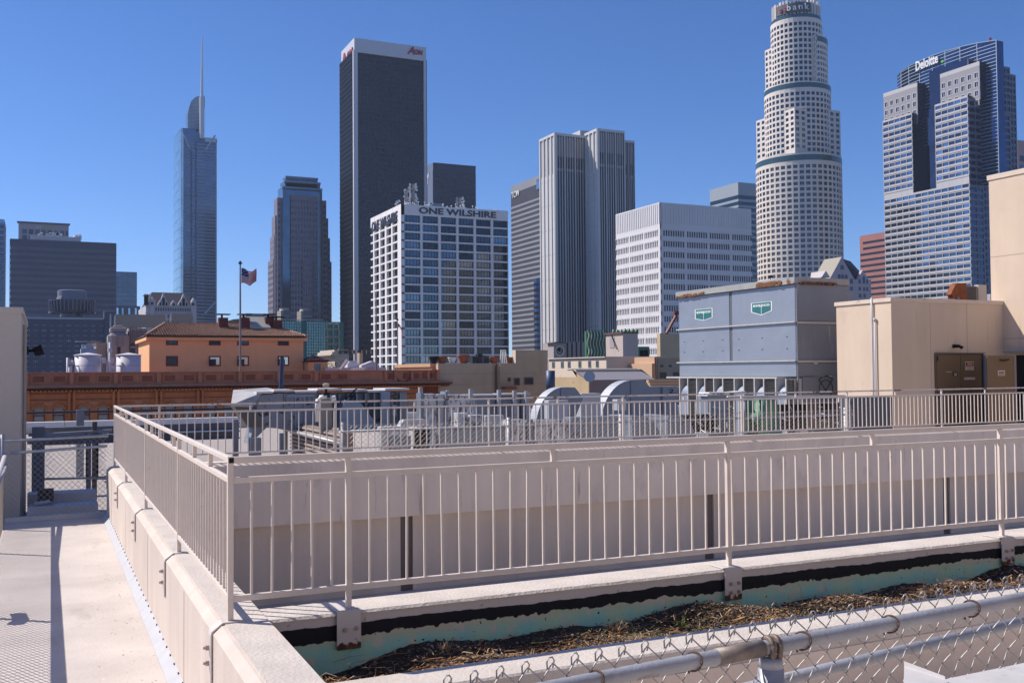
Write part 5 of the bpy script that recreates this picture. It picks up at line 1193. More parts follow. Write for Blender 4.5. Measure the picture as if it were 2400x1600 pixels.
for i, (xa, xb) in enumerate(((389,417),(489.5,517),(556,583),(651,677))):
    for j, (ya, yb) in enumerate(((794,809),(834,857.5))):
        mb = MB(); A0_, A1_, Z0, Z1 = a_(xa), a_(xb), fz(yb), fz(ya); mb.box(A0_,A1_,VO-.06,VO+.02,Z0,Z1); fr = part('window', mb, WFR, t)
        mb = MB(); mb.box(A0_+.14,A1_-.14,VO-.075,VO-.055,Z0+.14,Z1-.14); part('pane', mb, SKYP if (j and i) else (DKB if i % 2 else SFG), fr)
        if j and i: mb = MB(); mb.box(A0_+.1,A0_+.7,VO-.5,VO-.08,Z0+.08,Z0+.75); ac = part('air_conditioner', mb, DKB, fr)
BRK = mat('chimney_brick', (.15,.045,.035), .9, var=.2, vs=5)
for i, (xa, yb) in enumerate(((513,764),(564,766),(622,768),(641,766))):
    c = onv(xa, yb-3, VO+4.2-(i % 2)*.4); w_ = .45; zt_ = onv(xa, 744 if i < 3 else 750, c.y).z
    mb = MB(); mb.box(c.x, c.x+1.05, c.y, c.y+1.0, ze+.6, zt_); ch = part('chimney', mb, BRK, t)
    mb = MB(); mb.box(c.x-.25, c.x+1.3, c.y-.2, c.y+1.2, zt_+.35, zt_+.45); mb.box(c.x+.3, c.x+.5, c.y+.3, c.y+.5, zt_, zt_+.35); part('cap', mb, DARK, ch)
c = onv(590, 766, VO+3.6); mb = MB(); mb.quad((c.x,c.y,c.z),(c.x+2.2,c.y,c.z),(c.x+1.9,c.y+1.8,c.z+1.3),(c.x-.3,c.y+1.8,c.z+1.3)); mb.box(c.x,c.x+2.2,c.y-.06,c.y,c.z-.3,c.z); part('roof_light', mb, mat('pale_skylight',(.42,.40,.36),.5), t)
# small pavilion
t = thing('tiled_pavilion', 'small orange pavilion with pyramid tile roof right of the orange building', 'building', (a_(737), VO+2, -3))
x0, x1 = a_(713), a_(758); zt_ = f.z(848, 737); mb = MB(); mb.box(x0,x1,VO-2,VO+3,-14,zt_-.02); part('wall', mb, OR, t)
fp = Face('v', VO-2.4, 0, 0); E0p, E1p, xm = x0-.3, x1+.35, (x0+x1)/2; zp = f.z(832,728)
mb = MB(); mb.poly([(E0p,VO-2.4,zt_),(E1p,VO-2.4,zt_),(xm,VO+.5,zp)]); mb.poly([(E1p,VO-2.4,zt_),(E1p,VO+3.4,zt_),(xm,VO+.5,zp)]); mb.poly([(E0p,VO+3.4,zt_),(E0p,VO-2.4,zt_),(xm,VO+.5,zp)]); mb.poly([(E0p,VO-2.4,zt_),(E0p,VO+3.4,zt_),(E1p,VO+3.4,zt_),(E1p,VO-2.4,zt_)]); part('roof_deck', mb, TILD, t)
mb = MB(); tiles(mb, E0p, E1p, xm-.02, xm+.02, VO-2.4, VO+.5, zt_, zp, .30, 4, 3); part('tile_field', mb, TILE, t, kind='stuff')
mb = MB(); mb.box(a_(727), a_(741), VO-2.06, VO-1.98, f.z(869,735), f.z(853,735)); part('window', mb, SFG, t)
# ---------------- tanks
TK = mat('tank_white', (.60,.585,.62), .6, .0, var=.06, vs=1.2, streak=.08)
for (xa, xb, lb) in ((172,240,'white cylindrical water tank, left one of the pair behind the terracotta parapet'),(270,333,'white cylindrical water tank, right one of the pair next to the orange building')):
    V_ = 104.; c = onv((xa+xb)/2, 850, V_); r = (onv(xb,850,V_).x-onv(xa,850,V_).x)/2*.92; zt_ = onv(200,832,V_).z
    t = thing('water_tank', lb, 'tank', (c.x,V_,-3), 'water tanks behind the terracotta parapet')
    mb = MB(); mb.lathe((c.x,V_), [(r,-3.5),(r,zt_)], 40); part('shell', mb, TK, t, smooth=True).data.polygons
    mb = MB(); mb.lathe((c.x,V_), [(r*1.07,zt_-.04),(r*1.07,zt_+.02),(.05,zt_+.24)], 40); part('lid', mb, TK, t)
    mb = MB(); mb.lathe((c.x,V_), [(r+.02,zt_-1.02),(r+.02,zt_-.98)], 40); part('seam', mb, STEEL, t)
t = thing('pipe_run', 'pale pipes and valve boxes between the two water tanks', 'pipes', (onv(255,850,104).x,104,-3)); f = Face('v', 103, 0, 0); a_ = lambda x: f.a(x,850)
for x, y0 in ((258,802),(252,846),(268,850),(159,838)): mb = MB(); mb.tube([(a_(x),103,-3),(a_(x),103,f.z(y0,x))], .13, 8); part('pipe', mb, TK, t, smooth=True)
for x, y0, y1 in ((244,838,851),(263,838,851),(258,816,824)): mb = MB(); mb.box(a_(x-5), a_(x+4), 102.6, 103.4, f.z(y1,x), f.z(y0,x)); part('valve_box', mb, TK, t)
mb = MB(); mb.tube([(a_(163),103,-3),(a_(163),103,f.z(858,163)),(a_(167),103,f.z(850,163)),(a_(173),103,f.z(849,163))], .2, 8); part('elbow_pipe', mb, TK, t, smooth=True)
mb = MB(); mb.box(a_(157), a_(172), 104, 106, -3, f.z(840,160)); part('grey_box', mb, mat('grey_cabinet',(.22,.21,.2),.7), t)
t = thing('cooling_unit', 'blue grey rooftop cooling unit with bell shaped fan above the left tank', 'cooling unit', (onv(208,820,112).x,112,-2)); f = Face('v', 112, 0, 0); a_ = lambda x: f.a(x,820)
BGM = mat('blue_grey_metal', (.27,.33,.42), .5, .2, var=.15, vs=1.5)
mb = MB(); mb.box(a_(190), a_(226), 112, 115, -3, f.z(816.5,208)); part('casing', mb, BGM, t); mb = MB(); mb.box(a_(193), a_(217), 112.2, 114.5, f.z(816.5,208), f.z(807,208)); part('upper_casing', mb, BGM, t)
c = onv(213,806,113); mb = MB(); mb.lathe((c.x,113), [(.55,f.z(812,213)),(.5,f.z(805,213)),(.3,f.z(801.5,213))], 12); part('fan_bell', mb, DISH, t); mb = MB(); mb.lathe((c.x-.3,113), [(1.2,f.z(800.5,213)),(1.2,f.z(799.5,213))], 12); part('hood', mb, STEEL, t)
mb = MB(); mb.lathe((a_(194)+.2,112.4), [(.3,f.z(817,194)),(.22,f.z(809,194))], 8); part('vent', mb, DISH, t)
# ---------------- art deco grey building with hoardings
AD = mat('grey_artdeco', (.34,.305,.30), .85, var=.15, vs=.25, streak=.15); 
V_ = 135.; f = Face('v', V_, 0, 0); a_ = lambda x: f.a(x,800)
t = thing('artdeco_building', 'weathered grey stone building with rounded corner tower and tall arched windows', 'building', (a_(300), V_+5, -10))
mb = MB(); mb.box(a_(253.5), a_(303), V_, V_+3.5, -20, f.z(779,270)); part('tower', mb, AD, t, bevel=.4)
mb = MB(); mb.box(a_(259), a_(298), V_+.5, V_+3.2, f.z(779,270), f.z(766,270)); mb.box(a_(266), a_(292), V_+1, V_+3, f.z(766,270), f.z(761,270)); part('tower_top', mb, AD, t, bevel=.5)
mb = MB(); mb.box(a_(303), a_(346), V_+1, V_+10, -20, f.z(768,320)); part('wing', mb, AD, t)
for k in range(9): x = 304+k*4.8; mb = MB(); mb.box(a_(x), a_(x+2.3), V_+.6, V_+1.02, f.z(800,320), f.z(770,320)); part('rib', mb, AD, t)
for x in (305.5,325): mb = MB(); mb.prism(arch(a_(x+6.5), a_(x+13)-a_(x), f.z(850,320), f.z(803,320)), 'y', V_+.9, V_+1.05); w_ = part('arched_window', mb, mat('slate_window',(.05,.06,.10),.4) if 'slate_window' not in bpy.data.materials else bpy.data.materials['slate_window'], t); mb = MB(); mb.box(a_(x), a_(x+13), V_+.82, V_+.9, f.z(815,320), f.z(811,320)); part('transom', mb, AD, w_)
mb = MB(); mb.box(a_(275), a_(282.5), V_-.05, V_+.05, f.z(829,280), f.z(813,280)); part('slit_window', mb, DKB, t)
for x in (275,287): mb = MB(); mb.box(a_(x), a_(x+1.2), V_-.15, V_+.05, f.z(812,280), f.z(784,280)); part('rib', mb, AD, t)
mb = MB(); mb.box(a_(227), a_(253), V_+2, V_+9, -20, f.z(802,240)); part('side_wing', mb, mat('olive_beige',(.36,.30,.24),.9), t)
HO = mat('blank_hoarding', (.29,.265,.235), .8, var=.06, vs=.3)
for (xa, xb, ya, yb, VV, lb) in ((270,388,736,768,150,'wide blank grey beige billboard above the grey stone building'),(401,452,735,752,148,'small blank pale billboard behind the orange roof')):
    p = onv(xa, ya, VV); q = onv(xb, yb, VV); t = thing('billboard', lb, 'billboard', (p.x,VV,q.z), 'blank billboards on the roofs')
    mb = MB(); mb.box(p.x, q.x, VV, VV+.5, q.z, p.z); part('panel', mb, HO, t)
    mb = MB()
    for k in range(5): x = p.x+(q.x-p.x)*k/4; mb.tube([(x,VV+.6,q.z-4),(x,VV+.6,p.z-.3)], .12, 4); mb.tube([(x,VV+3,q.z-3),(x,VV+.6,p.z-.6)], .1, 4)
    mb.tube([(p.x-.6,VV+.2,q.z),(p.x-.6,VV+.2,p.z)], .1, 4); mb.tube([(p.x-.6,VV+.2,q.z-.5),(p.x+3.5,VV-.4,p.z-2)], .09, 4); part('support_frame', mb, STEEL, t)
# ---------------- ornate white building
V_ = 300.; f = Face('v', V_, 0, 0); a_ = lambda x: f.a(x,710); fz = lambda y: f.z(y,400)
OW = mat('ornate_stone', (.50,.46,.47), .8, var=.06, vs=.2); SL = mat('slate_roof', (.032,.028,.045), .8)
t = thing('gabled_building', 'ornate pale stone building with steep slate roof, curly gables and round corner turrets', 'building', (a_(400), V_+8, -10))
mb = MB(); mb.box(a_(342), a_(461), V_, V_+25, ZG, fz(716)); part('wall', mb, OW, t)
mb = MB(); b_ = [(a_(346),V_+.5,fz(716)),(a_(458),V_+.5,fz(716)),(a_(458),V_+24,fz(716)),(a_(346),V_+24,fz(716))]; u_ = [(a_(361),V_+6,fz(682)),(a_(441),V_+6,fz(682)),(a_(441),V_+18,fz(682)),(a_(361),V_+18,fz(682))]
mb.poly(u_); 
for k in range(4): mb.poly([b_[k],b_[(k+1)%4],u_[(k+1)%4],u_[k]])
part('slate_roof', mb, SL, t)
for x in (383,430):
    mb = MB(); mb.prism([(a_(x-15),fz(716)),(a_(x+15),fz(716)),(a_(x+9),fz(706)),(a_(x+5),fz(700)),(a_(x+2),fz(691)),(a_(x),fz(688)),(a_(x-2),fz(691)),(a_(x-5),fz(700)),(a_(x-9),fz(706))], 'y', V_-.3, V_+1.2); g = part('gable', mb, OW, t)
    mb = MB(); mb.prism(arch(a_(x), a_(x+2.8)-a_(x-2.8), fz(716), fz(698)), 'y', V_-.4, V_-.29); mb.box(a_(x-9), a_(x-5.5), V_-.38, V_-.29, fz(716), fz(709)); mb.box(a_(x+5.5), a_(x+9), V_-.38, V_-.29, fz(716), fz(709)); part('window', mb, DKB, g)
mb = MB(); mb.prism([(a_(401),fz(716)),(a_(413),fz(716)),(a_(413),fz(710)),(a_(407),fz(703)),(a_(401),fz(710))], 'y', V_-.2, V_+2); part('dormer', mb, OW, t)
mb = MB(); mb.box(a_(404.5), a_(409.5), V_-.3, V_-.19, fz(716), fz(711)); part('window', mb, DKB, t)
for x in (357,453):
    c = f.pt(a_(x), 0); r = (a_(x+6.5)-a_(x-6.5))/2; mb = MB(); mb.lathe((c.x,V_-.1), [(r,fz(745)),(r,fz(708)),(r*1.1,fz(707.5)),(r*.85,fz(703)),(r*.4,fz(698.5)),(.1,fz(697))], 16); tr = part('turret', mb, OW, t)
    mb = MB(); [mb.box(a_(x+dx), a_(x+dx+2.4), V_-r-.35, V_-r+.3, fz(715), fz(709.5)) for dx in (-4,-.8)]; part('window', mb, DKB, tr)
for x in (340,345): mb = MB(); mb.tube([(a_(x),V_,fz(716)),(a_(x),V_,fz(694))], .35, 6); mb.lathe((a_(x),V_), [(.7,fz(695)),(.1,fz(690))], 8); part('finial', mb, SL, t)
mb = MB(); mb.box(a_(340), a_(462), V_-.7, V_, fz(719.5), fz(717)); mb.box(a_(340), a_(462), V_-.5, V_, fz(735), fz(733.5)); part('cornice', mb, OW, t)
wm = mat('ornate_window',(.08,.08,.13),.4)
for r_, ys_ in enumerate(((722,729),(738,745),(750,757))):
    for k in range(18):
        x = 353+k*5.7; mb = MB(); mb.box(a_(x), a_(x+3.2), V_-.06, V_+.02, fz(ys_[1]), fz(ys_[0])); part('window', mb, wm, t)
# ---------------- teal glass block, fans and reflecting block
V_ = 175.; f = Face('v', V_, 0, 0); a_ = lambda x: f.a(x,780); fz = lambda y: f.z(y,700)
TG2 = mat('teal_mirror', (.16,.26,.27), .2, .5, rnd=.12)
t = thing('teal_glass_block', 'teal mirror glass block with square panes behind the orange tiled roof', 'building', (a_(710), V_+8, -10))
mb = MB(); mb.box(a_(655), a_(764), V_+.2, V_+18, -30, fz(752.3)); part('core', mb, DKB, t)
nx_, ny_ = 19, 14; wx = (a_(763)-a_(655))/nx_; wz = (fz(753)-fz(850))/ny_; key = MB(); key.box(.04, wx-.04, 0, .18, .04, wz-.04); pm = key.mesh('glass_pane', TG2)
for i in range(nx_):
    for j in range(ny_):
        if i in (9,10) : continue
        piece('glass_pane', pm, t, (a_(655)+i*wx, V_, fz(753)-(j+1)*wz))
mb = MB(); mb.box(a_(655)+9*wx+.05, a_(655)+11*wx-.05, V_+.1, V_+.19, -20, fz(753)); part('recess', mb, mat('dark_teal',(.03,.07,.075),.2,.4), t)
for i, (xa, xb) in enumerate(((667,690),(715,739))):
    zz0, zz1 = fz(752.3), fz(725); t2 = thing('cooling_tower', ('left' if i == 0 else 'right')+' boxy grey cooling tower with round fan on the teal glass block', 'cooling tower', (a_((xa+xb)/2), V_+5, zz0), 'cooling towers on the teal glass block')
    mb = MB(); mb.box(a_(xa+6), a_(xb), V_+3, V_+6.4, zz0, zz1); part('casing', mb, mat('tower_grey',(.20,.195,.20),.7,.2) if i == 0 else bpy.data.materials['tower_grey'], t2)
    mb = MB(); mb.box(a_(xa), a_(xa+6)-.01, V_+3, V_+6.3, zz0, zz1-.05); part('pale_side', mb, HO, t2)
    mb = MB(); mb.lathe(((a_(xa+3)+a_(xb))/2, V_+4.8), [(.95,zz1),(.8,fz(722)),(.85,fz(718.5))], 18); part('fan_stack', mb, mat('fan_grey',(.33,.32,.30),.6) if i == 0 else bpy.data.materials['fan_grey'], t2)
    mb = MB(); mb.box(a_(xa+6)-.05, a_(xb)+.05, V_+2.95, V_+3.0, fz(739), fz(737.5)); part('seam', mb, STEEL, t2)
mb = MB()
for k in range(12): x = a_(655+k*9.5); mb.tube([(x,V_+1,fz(752)),(x,V_+1,fz(748.5))], .06, 4)
mb.tube([(a_(655),V_+1,fz(749)),(a_(762),V_+1,fz(749))], .05, 4); solo('guard_rail', mb, STEEL, 'thin guard rail along the roof of the teal glass block', 'guard rail')
mb = MB(); mb.prism([(a_(556+5),fz(746)),(a_(656),fz(746)),(a_(656),fz(733)),(a_(640),fz(738))], 'y', V_+6, V_+20); solo('grey_roof_block', mb, mat('grey_cladding',(.24,.24,.27),.7), 'plain grey sloping roof block left of the teal glass block', 'building')
V_ = 190.; f = Face('v', V_, 0, 0); a_ = lambda x: f.a(x,780); fz = lambda y: f.z(y,780)
t = thing('mirror_block', 'small dark glass block showing a wavy cream reflected grid', 'building', (a_(782), V_+8, -10))
mb = MB(); mb.box(a_(763), a_(806), V_+.2, V_+1, -30, fz(754)); part('core', mb, GL('mirror_dark',(.05,.09,.09),.1,.6), t)
CRM = mat('reflected_cream', (.42,.42,.30), .6)  # reflected facade grid modelled as cream strips on the glass
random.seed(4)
for x in (766,780,793): mb = MB(); mb.tube([(a_(x)+random.uniform(-.12,.12),V_+.1,fz(755+k*5)) for k in range(14)], .22, 5); part('reflection_strip', mb, CRM, t)
for y in (759,772,790,806): mb = MB(); mb.tube([(a_(763+k*6),V_+.1,fz(y+random.uniform(-.6,.6))) for k in range(6)], .22, 5); part('reflection_strip', mb, CRM, t)
# ---------------- low pale buildings between terracotta and the office tower
V_ = 128.; f = Face('v', V_, 0, 0); a_ = lambda x: f.a(x,850); fz = lambda y: f.z(y,800)
CR = mat('cream_stone', (.55,.48,.40), .85, var=.1, vs=.5)
t = thing('corniced_building', 'small cream building with stepped cornice and balustraded roof before the dark towers', 'building', (a_(785), V_+5, -8))
mb = MB(); mb.box(a_(785), a_(818), V_, V_+7.4, -20, fz(834)); part('wall', mb, CR, t)
for k, (y0, y1, o) in enumerate(((836,832.5,.3),(832.4,829,.6),(828.9,824,.4),(823.9,819.5,.1))): mb = MB(); mb.box(a_(785)-o, a_(785)+.4, V_-o*.4, V_+7.5, fz(y0), fz(y1)); part('cornice_step', mb, CR, t)
mb = MB(); mb.box(a_(785)+.4, a_(818), V_+.3, V_+7.8, fz(834), fz(829)); part('roof_edge', mb, CR, t)
for k in range(9): mb = MB(); mb.box(a_(786)+.6+k*.62, a_(786)+.85+k*.62, V_+.3, V_+.6, fz(829), fz(820)); part('baluster', mb, mat('brown_baluster',(.16,.10,.08),.8) if k == 0 else bpy.data.materials['brown_baluster'], t)
mb = MB(); mb.box(a_(786)+.5, a_(818), V_+.2, V_+.7, fz(820), fz(818.5)); part('balustrade_rail', mb, CR, t)
PW = mat('pale_roofing', (.58,.54,.56), .7, var=.1, vs=.8)
t = thing('white_roofscape', 'jumble of low white roofs with slatted railing and raised ridge before the white office tower', 'building', (a_(840), 112, -8)); g = Face('v', 112, 0, 0); b_ = lambda x: g.a(x,860); gz = lambda y: g.z(y,840)
mb = MB(); mb.box(b_(763), b_(905), 112, 114, -20, gz(861)); part('base', mb, PW, t)
mb = MB(); mb.prism([(b_(846),gz(861)),(b_(886),gz(861)),(b_(886),gz(853)),(b_(872),gz(846)),(b_(846),gz(856))], 'y', 111.8, 113); part('gable', mb, PW, t)
mb = MB(); mb.box(b_(820), b_(850), 113, 114.5, gz(861), gz(850)); mb.box(b_(826), b_(845), 113.5, 114.5, gz(850), gz(845)); part('roof_step', mb, PW, t)
mb = MB(); mb.tube([(b_(796),111.8,gz(866)),(b_(813),111.8,gz(843))], .22, 5); part('raised_flap', mb, PW, t)
mb = MB(); mb.box(b_(854), b_(862), 114, 115, gz(856), gz(826)); part('chimney', mb, mat('pale_chimney',(.42,.30,.22),.9), t)
for k in range(22): mb = MB(); x = 812+k*3.5; mb.box(b_(x), b_(x)+.07, 111.5, 111.6, gz(868), gz(861)); part('slat', mb, PW, t)
# planting on that roof
mb = MB(); random.seed(8); c = onv(775, 852, 118)
for k in range(700): p = Vector((c.x+random.uniform(-1.2,2.6), c.y+random.uniform(-1,1), c.z-1.2+abs(random.gauss(0,.7)))); d = Vector((random.uniform(-1,1),random.uniform(-1,1),random.uniform(-1,1)))*.16; e = Vector((random.uniform(-1,1),random.uniform(-1,1),random.uniform(-1,1)))*.1; mb.poly([p-d,p+e,p+d])
solo('roof_shrub', mb, mat('shrub_green',(.05,.075,.03),.8), 'dark green shrub on the cream corniced roof terrace', 'shrub', (c.x,c.y,c.z-1))
# ---------------- clock tower group
V_ = 165.; f = Face('v', V_, 0, 0); a_ = lambda x: f.a(x,830); fz = lambda y: f.z(y,1300)
CT = mat('taupe_stone', (.40,.345,.33), .85, var=.08, vs=.3); CLT = mat('pale_cream_stone', (.66,.58,.50), .85)  # second stone is a paler cream for flute edges and coping
t = thing('clock_tower', 'low square tower with skeleton clock face and flat hipped roof', 'clock tower', (a_(1305), V_+3, -8))
ut = a_(1298); mb = MB(); mb.box(ut, a_(1324), V_, onu(1284,820,ut).y, -20, fz(803.5)); part('wall', mb, CT, t)
mb = MB(); mb.prism([(ut-.5,fz(803.5)),(a_(1324)+.3,fz(803.5)),(a_(1316),fz(800.5)),(a_(1304),fz(800.5))], 'y', V_-.4, onu(1284,820,ut).y+.3); part('roof', mb, mat('brown_roof',(.16,.12,.10),.8), t)
cz, cxx = fz(822), a_(1311.5); R_ = (a_(1321)-a_(1302))/2
for k in range(12): A1 = 2*math.pi*k/12; mb = MB(); mb.box(cxx+R_*math.sin(A1)-.13, cxx+R_*math.sin(A1)+.13, V_-.12, V_-.02, cz+R_*math.cos(A1)-.13, cz+R_*math.cos(A1)+.13); part('hour_mark', mb, DISH, t)
mb = MB(); mb.tube([(cxx,V_-.2,cz),(cxx-.62*R_,V_-.2,cz+.5*R_)], .12, 4); mb.tube([(cxx,V_-.22,cz),(cxx-.1,V_-.22,cz+.75*R_)], .09, 4); mb.lathe((cxx,V_-.1), [(.2,cz-.1),(.2,cz+.1)], 8); part('clock_hands', mb, DARK, t)
mb = MB(); mb.tube([(cxx+R_*.7*math.cos(k*math.pi/12),V_-.06,cz+R_*.7*math.sin(k*math.pi/12)) for k in range(25)], .05, 4); part('clock_ring', mb, DARK, t)
mb = MB(); mb.box(a_(1324.2), a_(1380), V_+1, V_+9, -20, fz(801)); bb = solo('ribbed_block', mb, CT, 'taupe ribbed wall block right of the clock tower', 'building')
for k in range(5): mb = MB(); x = a_(1335+k*10.5); mb.box(x, x+.16, V_+.8, V_+1.02, -20, fz(801.5)); part('rib', mb, DKB, bb)
# green and cream fluted tower
GRN = mat('green_faience', (.06,.19,.10), .5, var=.15, vs=.5); 
V_ = 150.; f = Face('v', V_, 0, 0); a_ = lambda x: f.a(x,800); fz = lambda y: f.z(y,1400)
t = thing('green_fluted_tower', 'green faience tower top with rippled cream edged flutes', 'tower', (a_(1400), V_+4, -8))
mb = MB(); mb.box(a_(1379), a_(1421), V_+.7, V_+1.3, -20, fz(776)); part('core', mb, GRN, t)
for k in range(6):
    x = a_(1381+k*7.2); w_ = (a_(1388.2)-a_(1381))
    mb = MB(); pts = [(x+.2+.14*math.sin(j*1.05), V_+.3+.15*math.cos(j*1.05), fz(773)-j*.45) for j in range(14)]
    mb.tube(pts, w_*.40, 6); part('green_flute', mb, GRN, t)
    mb = MB(); pts = [(x-w_*.42+.14*math.sin(j*1.05), V_+.0+.15*math.cos(j*1.05), fz(774)-j*.45) for j in range(14)]; mb.tube(pts, w_*.13, 5); part('cream_edge', mb, CLT, t)
# elevator penthouse
V_ = 120.; ut = onv(1460, 800, V_).x; g = Face('u', ut, 0, 0)
t = thing('lift_penthouse', 'pale plastered lift tower with green crenellated rim', 'building', (ut+3, V_+3, -8))
PL2 = mat('pink_plaster', (.52,.43,.385), .9, var=.07, vs=.4, streak=.05)
vb = onu(1420,800,ut).y; zt_ = onv(1460,781,V_).z; mb = MB(); mb.box(ut, onv(1495,800,V_).x, V_, vb, -20, zt_); part('wall', mb, PL2, t)
mb = MB(); mb.box(ut-.25, onv(1495,800,V_).x+.1, V_-.1, vb+.2, zt_, zt_+.18); part('roof_slab', mb, mat('rust_slab',(.16,.07,.05),.8), t)
mb = MB(); mb.box(ut-.06, ut, g.a(1440,800), g.a(1430,800), g.z(815,1435), g.z(790,1435)) if g.a(1440,800) < g.a(1430,800) else mb.box(ut-.06, ut, g.a(1430,800), g.a(1440,800), g.z(815,1435), g.z(790,1435)); part('louvre', mb, mat('grey_louvre',(.36,.32,.32),.7), t)
mb = MB(); mb.tube([(ut-.15,g.a(1435,800),g.z(785,1435)),(ut-.2,g.a(1448,800),g.z(818,1446))], .08, 4); part('cable', mb, DARK, t)
for k in range(7): c = onv(1438+k*9, 776, V_+1.5+(0 if k > 2 else 3)); mb = MB(); mb.lathe((c.x,c.y), [(.28,zt_+.18),(.26,zt_+.45),(.1,zt_+.75)], 8) ; part('green_merlon', mb, GRN, t)
mb = MB(); mb.box(onv(1496,820,V_+9).x, onv(1522,820,V_+9).x, V_+9, V_+10, -20, onv(1500,812,V_+9).z); gb = solo('green_pavilion', mb, GRN, 'small dark green faience pavilion right of the pale lift tower', 'building')
for k in range(2): c = onv(1501+k*10, 822, V_+8.9); mb = MB(); mb.box(c.x, c.x+.6, V_+8.9, V_+9.01, c.z-1.2, c.z+.1); part('opening', mb, DARK, gb)
# cream building with six windows
V_ = 100.; ut = onv(1421, 850, V_).x; g = Face('u', ut, 0, 0); vb = g.a(1287, 850)
CB = mat('cream_plaster', (.66,.55,.43), .9, var=.06, vs=.5)
t = thing('cream_block', 'sunlit cream plaster building with six small dark windows above the metal ducts', 'building', (ut+3, V_+8, -8))
mb = MB(); mb.box(ut, ut+8, V_, vb, -20, g.z(838,1400)); part('wall', mb, CB, t); mb = MB(); mb.box(ut-.25, ut+8.1, V_-.1, vb+.2, g.z(838,1400), g.z(836,1400)); part('coping', mb, CLT, t)
for xa in (1294,1315,1331,1356,1379,1397): mb = MB(); v0_, v1__ = sorted((g.a(xa,850), g.a(xa+6.5,850))); mb.box(ut-.05, ut+.02, v0_, v1__, g.z(861.5,1340), g.z(846,1340)); fr = part('window', mb, mat('grey_sash',(.22,.21,.20),.6) if 'grey_sash' not in bpy.data.materials else bpy.data.materials['grey_sash'], t); mb = MB(); mb.box(ut-.07, ut-.05, v0_+.12, v1__-.12, g.z(861.5,1340)+.1, g.z(846,1340)-.1); part('pane', mb, SFG, fr)
# tan wedge roof building in front
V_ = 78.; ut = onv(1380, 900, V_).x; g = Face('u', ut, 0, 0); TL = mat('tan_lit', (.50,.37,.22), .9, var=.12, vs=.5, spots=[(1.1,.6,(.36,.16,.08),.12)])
t = thing('wedge_roof_block', 'low tan block with grey sloping roof plane behind the first curved duct', 'building', (ut+2,V_+6,-8))
v0_, v1__ = V_, g.a(1300,900); zz = lambda y: g.z(y,1360)
mb = MB(); mb.prism([(v0_,-12),(v1__,-12),(v1__,zz(884)),(g.a(1352,870),zz(884)),(g.a(1350,870),zz(866)),(g.a(1340,870),zz(866)),(v0_,zz(893))], 'x', ut, ut+7); part('wall', mb, TL, t)
mb = MB(); a1 = g.a(1340,870); mb.quad((ut-.1,a1,zz(866)+.1),(ut-.1,v0_,zz(893)+.1),(ut+7,v0_,zz(893)+.1),(ut+7,a1,zz(866)+.1)); part('sloping_roof', mb, mat('grey_roof_sheet',(.27,.25,.27),.7), t)
mb = MB(); mb.box(ut+.02, ut+14, V_-.05, V_, -12, onv(1390,890,V_).z); part('shaded_wall', mb, mat('tan_shaded',(.27,.19,.165),.9), t)  # camera side given a darker colour than the tan, as painted shade
c = onv(1382, 884, V_-2); mb = MB(); mb.lathe((c.x,c.y), [(.05,c.z-.5),(.05,c.z)], 6); n_ = Vector((-.5,-.8,.3)).normalized(); mb.tube([c, c+n_*.25], .2, 12, r2=.5); solo('satellite_dish', mb, mat('blue_dish',(.16,.20,.28),.5), 'small blue grey satellite dish in front of the sloping grey roof', 'satellite dish', tuple(c))
c = onv(1290, 875, 80.); mb = MB(); zb_ = onv(1290, 925, 80.).z; mb.tube([(c.x,80,zb_),(c.x,80,onv(1290,868,80.).z)], .42, 14); solo('flue', mb, mat('blue_black_flue',(.06,.08,.14),.5,.3), 'thick blue black flue pipe at the right end of the tan party wall', 'flue', (c.x,80,zb_), smooth=True)
mb = MB(); p = onv(1330,867,82); q = onv(1445,868,82); mb.tube([p,q], .05, 4); random.seed(3)
for k in range(16): x = onv(1375+k*5, 880, 82).x; mb.tube([(x,82,q.z),(x+random.uniform(-.3,.3),82,q.z-random.uniform(.4,1.4))], .05, 4)
for k in range(14): c = onv(random.uniform(1375,1415), random.uniform(872,895), 82); r = random.uniform(.1,.25); mb.box(c.x-r,c.x+r,81.8,82.1,c.z-r,c.z+r)
solo('aerial_frame', mb, STEEL, 'tangle of aerials and brackets on a thin bar in front of the cream building', 'aerials', tuple(p), kind='stuff')
# orange-tan block
V_ = 95.; ut = onv(1528, 860, V_).x; g = Face('u', ut, 0, 0)
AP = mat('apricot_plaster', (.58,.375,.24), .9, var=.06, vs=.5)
t = thing('apricot_block', 'apricot plaster block with side wall painted darker for shade left of the large cooling unit', 'building', (ut+2,V_+5,-8))
vb = g.a(1473,860); mb = MB(); mb.box(ut, onv(1600,850,V_).x, V_, vb, -14, g.z(852,1500)); part('wall', mb, AP, t)
mb = MB(); mb.box(ut+.4, onv(1600,850,V_).x, V_-.02, g.a(1480,840), g.z(852,1500)+.003, onv(1528,836,V_).z); part('upper_wall', mb, AP, t)
mb = MB(); mb.box(ut+.7, onv(1600,850,V_).x, V_-.12, V_-.03, -14, onv(1528,836,V_).z-.2); sh = part('side_wall', mb, mat('shaded_side',(.40,.31,.22),.9,var=.1,vs=.6), t)  # camera side slab painted darker than the apricot for its shade
for x, y0, x1, y1 in ((1546,855,1553,860),(1566,855,1573,860),(1545,872,1560,886),(1576,872,1590,886)): mb = MB(); mb.box(onv(x,y0,V_).x, onv(x1,y0,V_).x, V_-.16, V_-.12, onv(x,y1,V_).z, onv(x,y0,V_).z); part('vent_panel', mb, mat('dark_olive',(.14,.105,.07),.9) if 'dark_olive' not in bpy.data.materials else bpy.data.materials['dark_olive'], t)
mb = MB(); p = onv(1535,838,V_-.4); q = onv(1537,888,V_-.4); mb.tube([p,(p.x+.05,p.y,(p.z+q.z)/2),q], .08, 5); part('pipe', mb, POT, t)
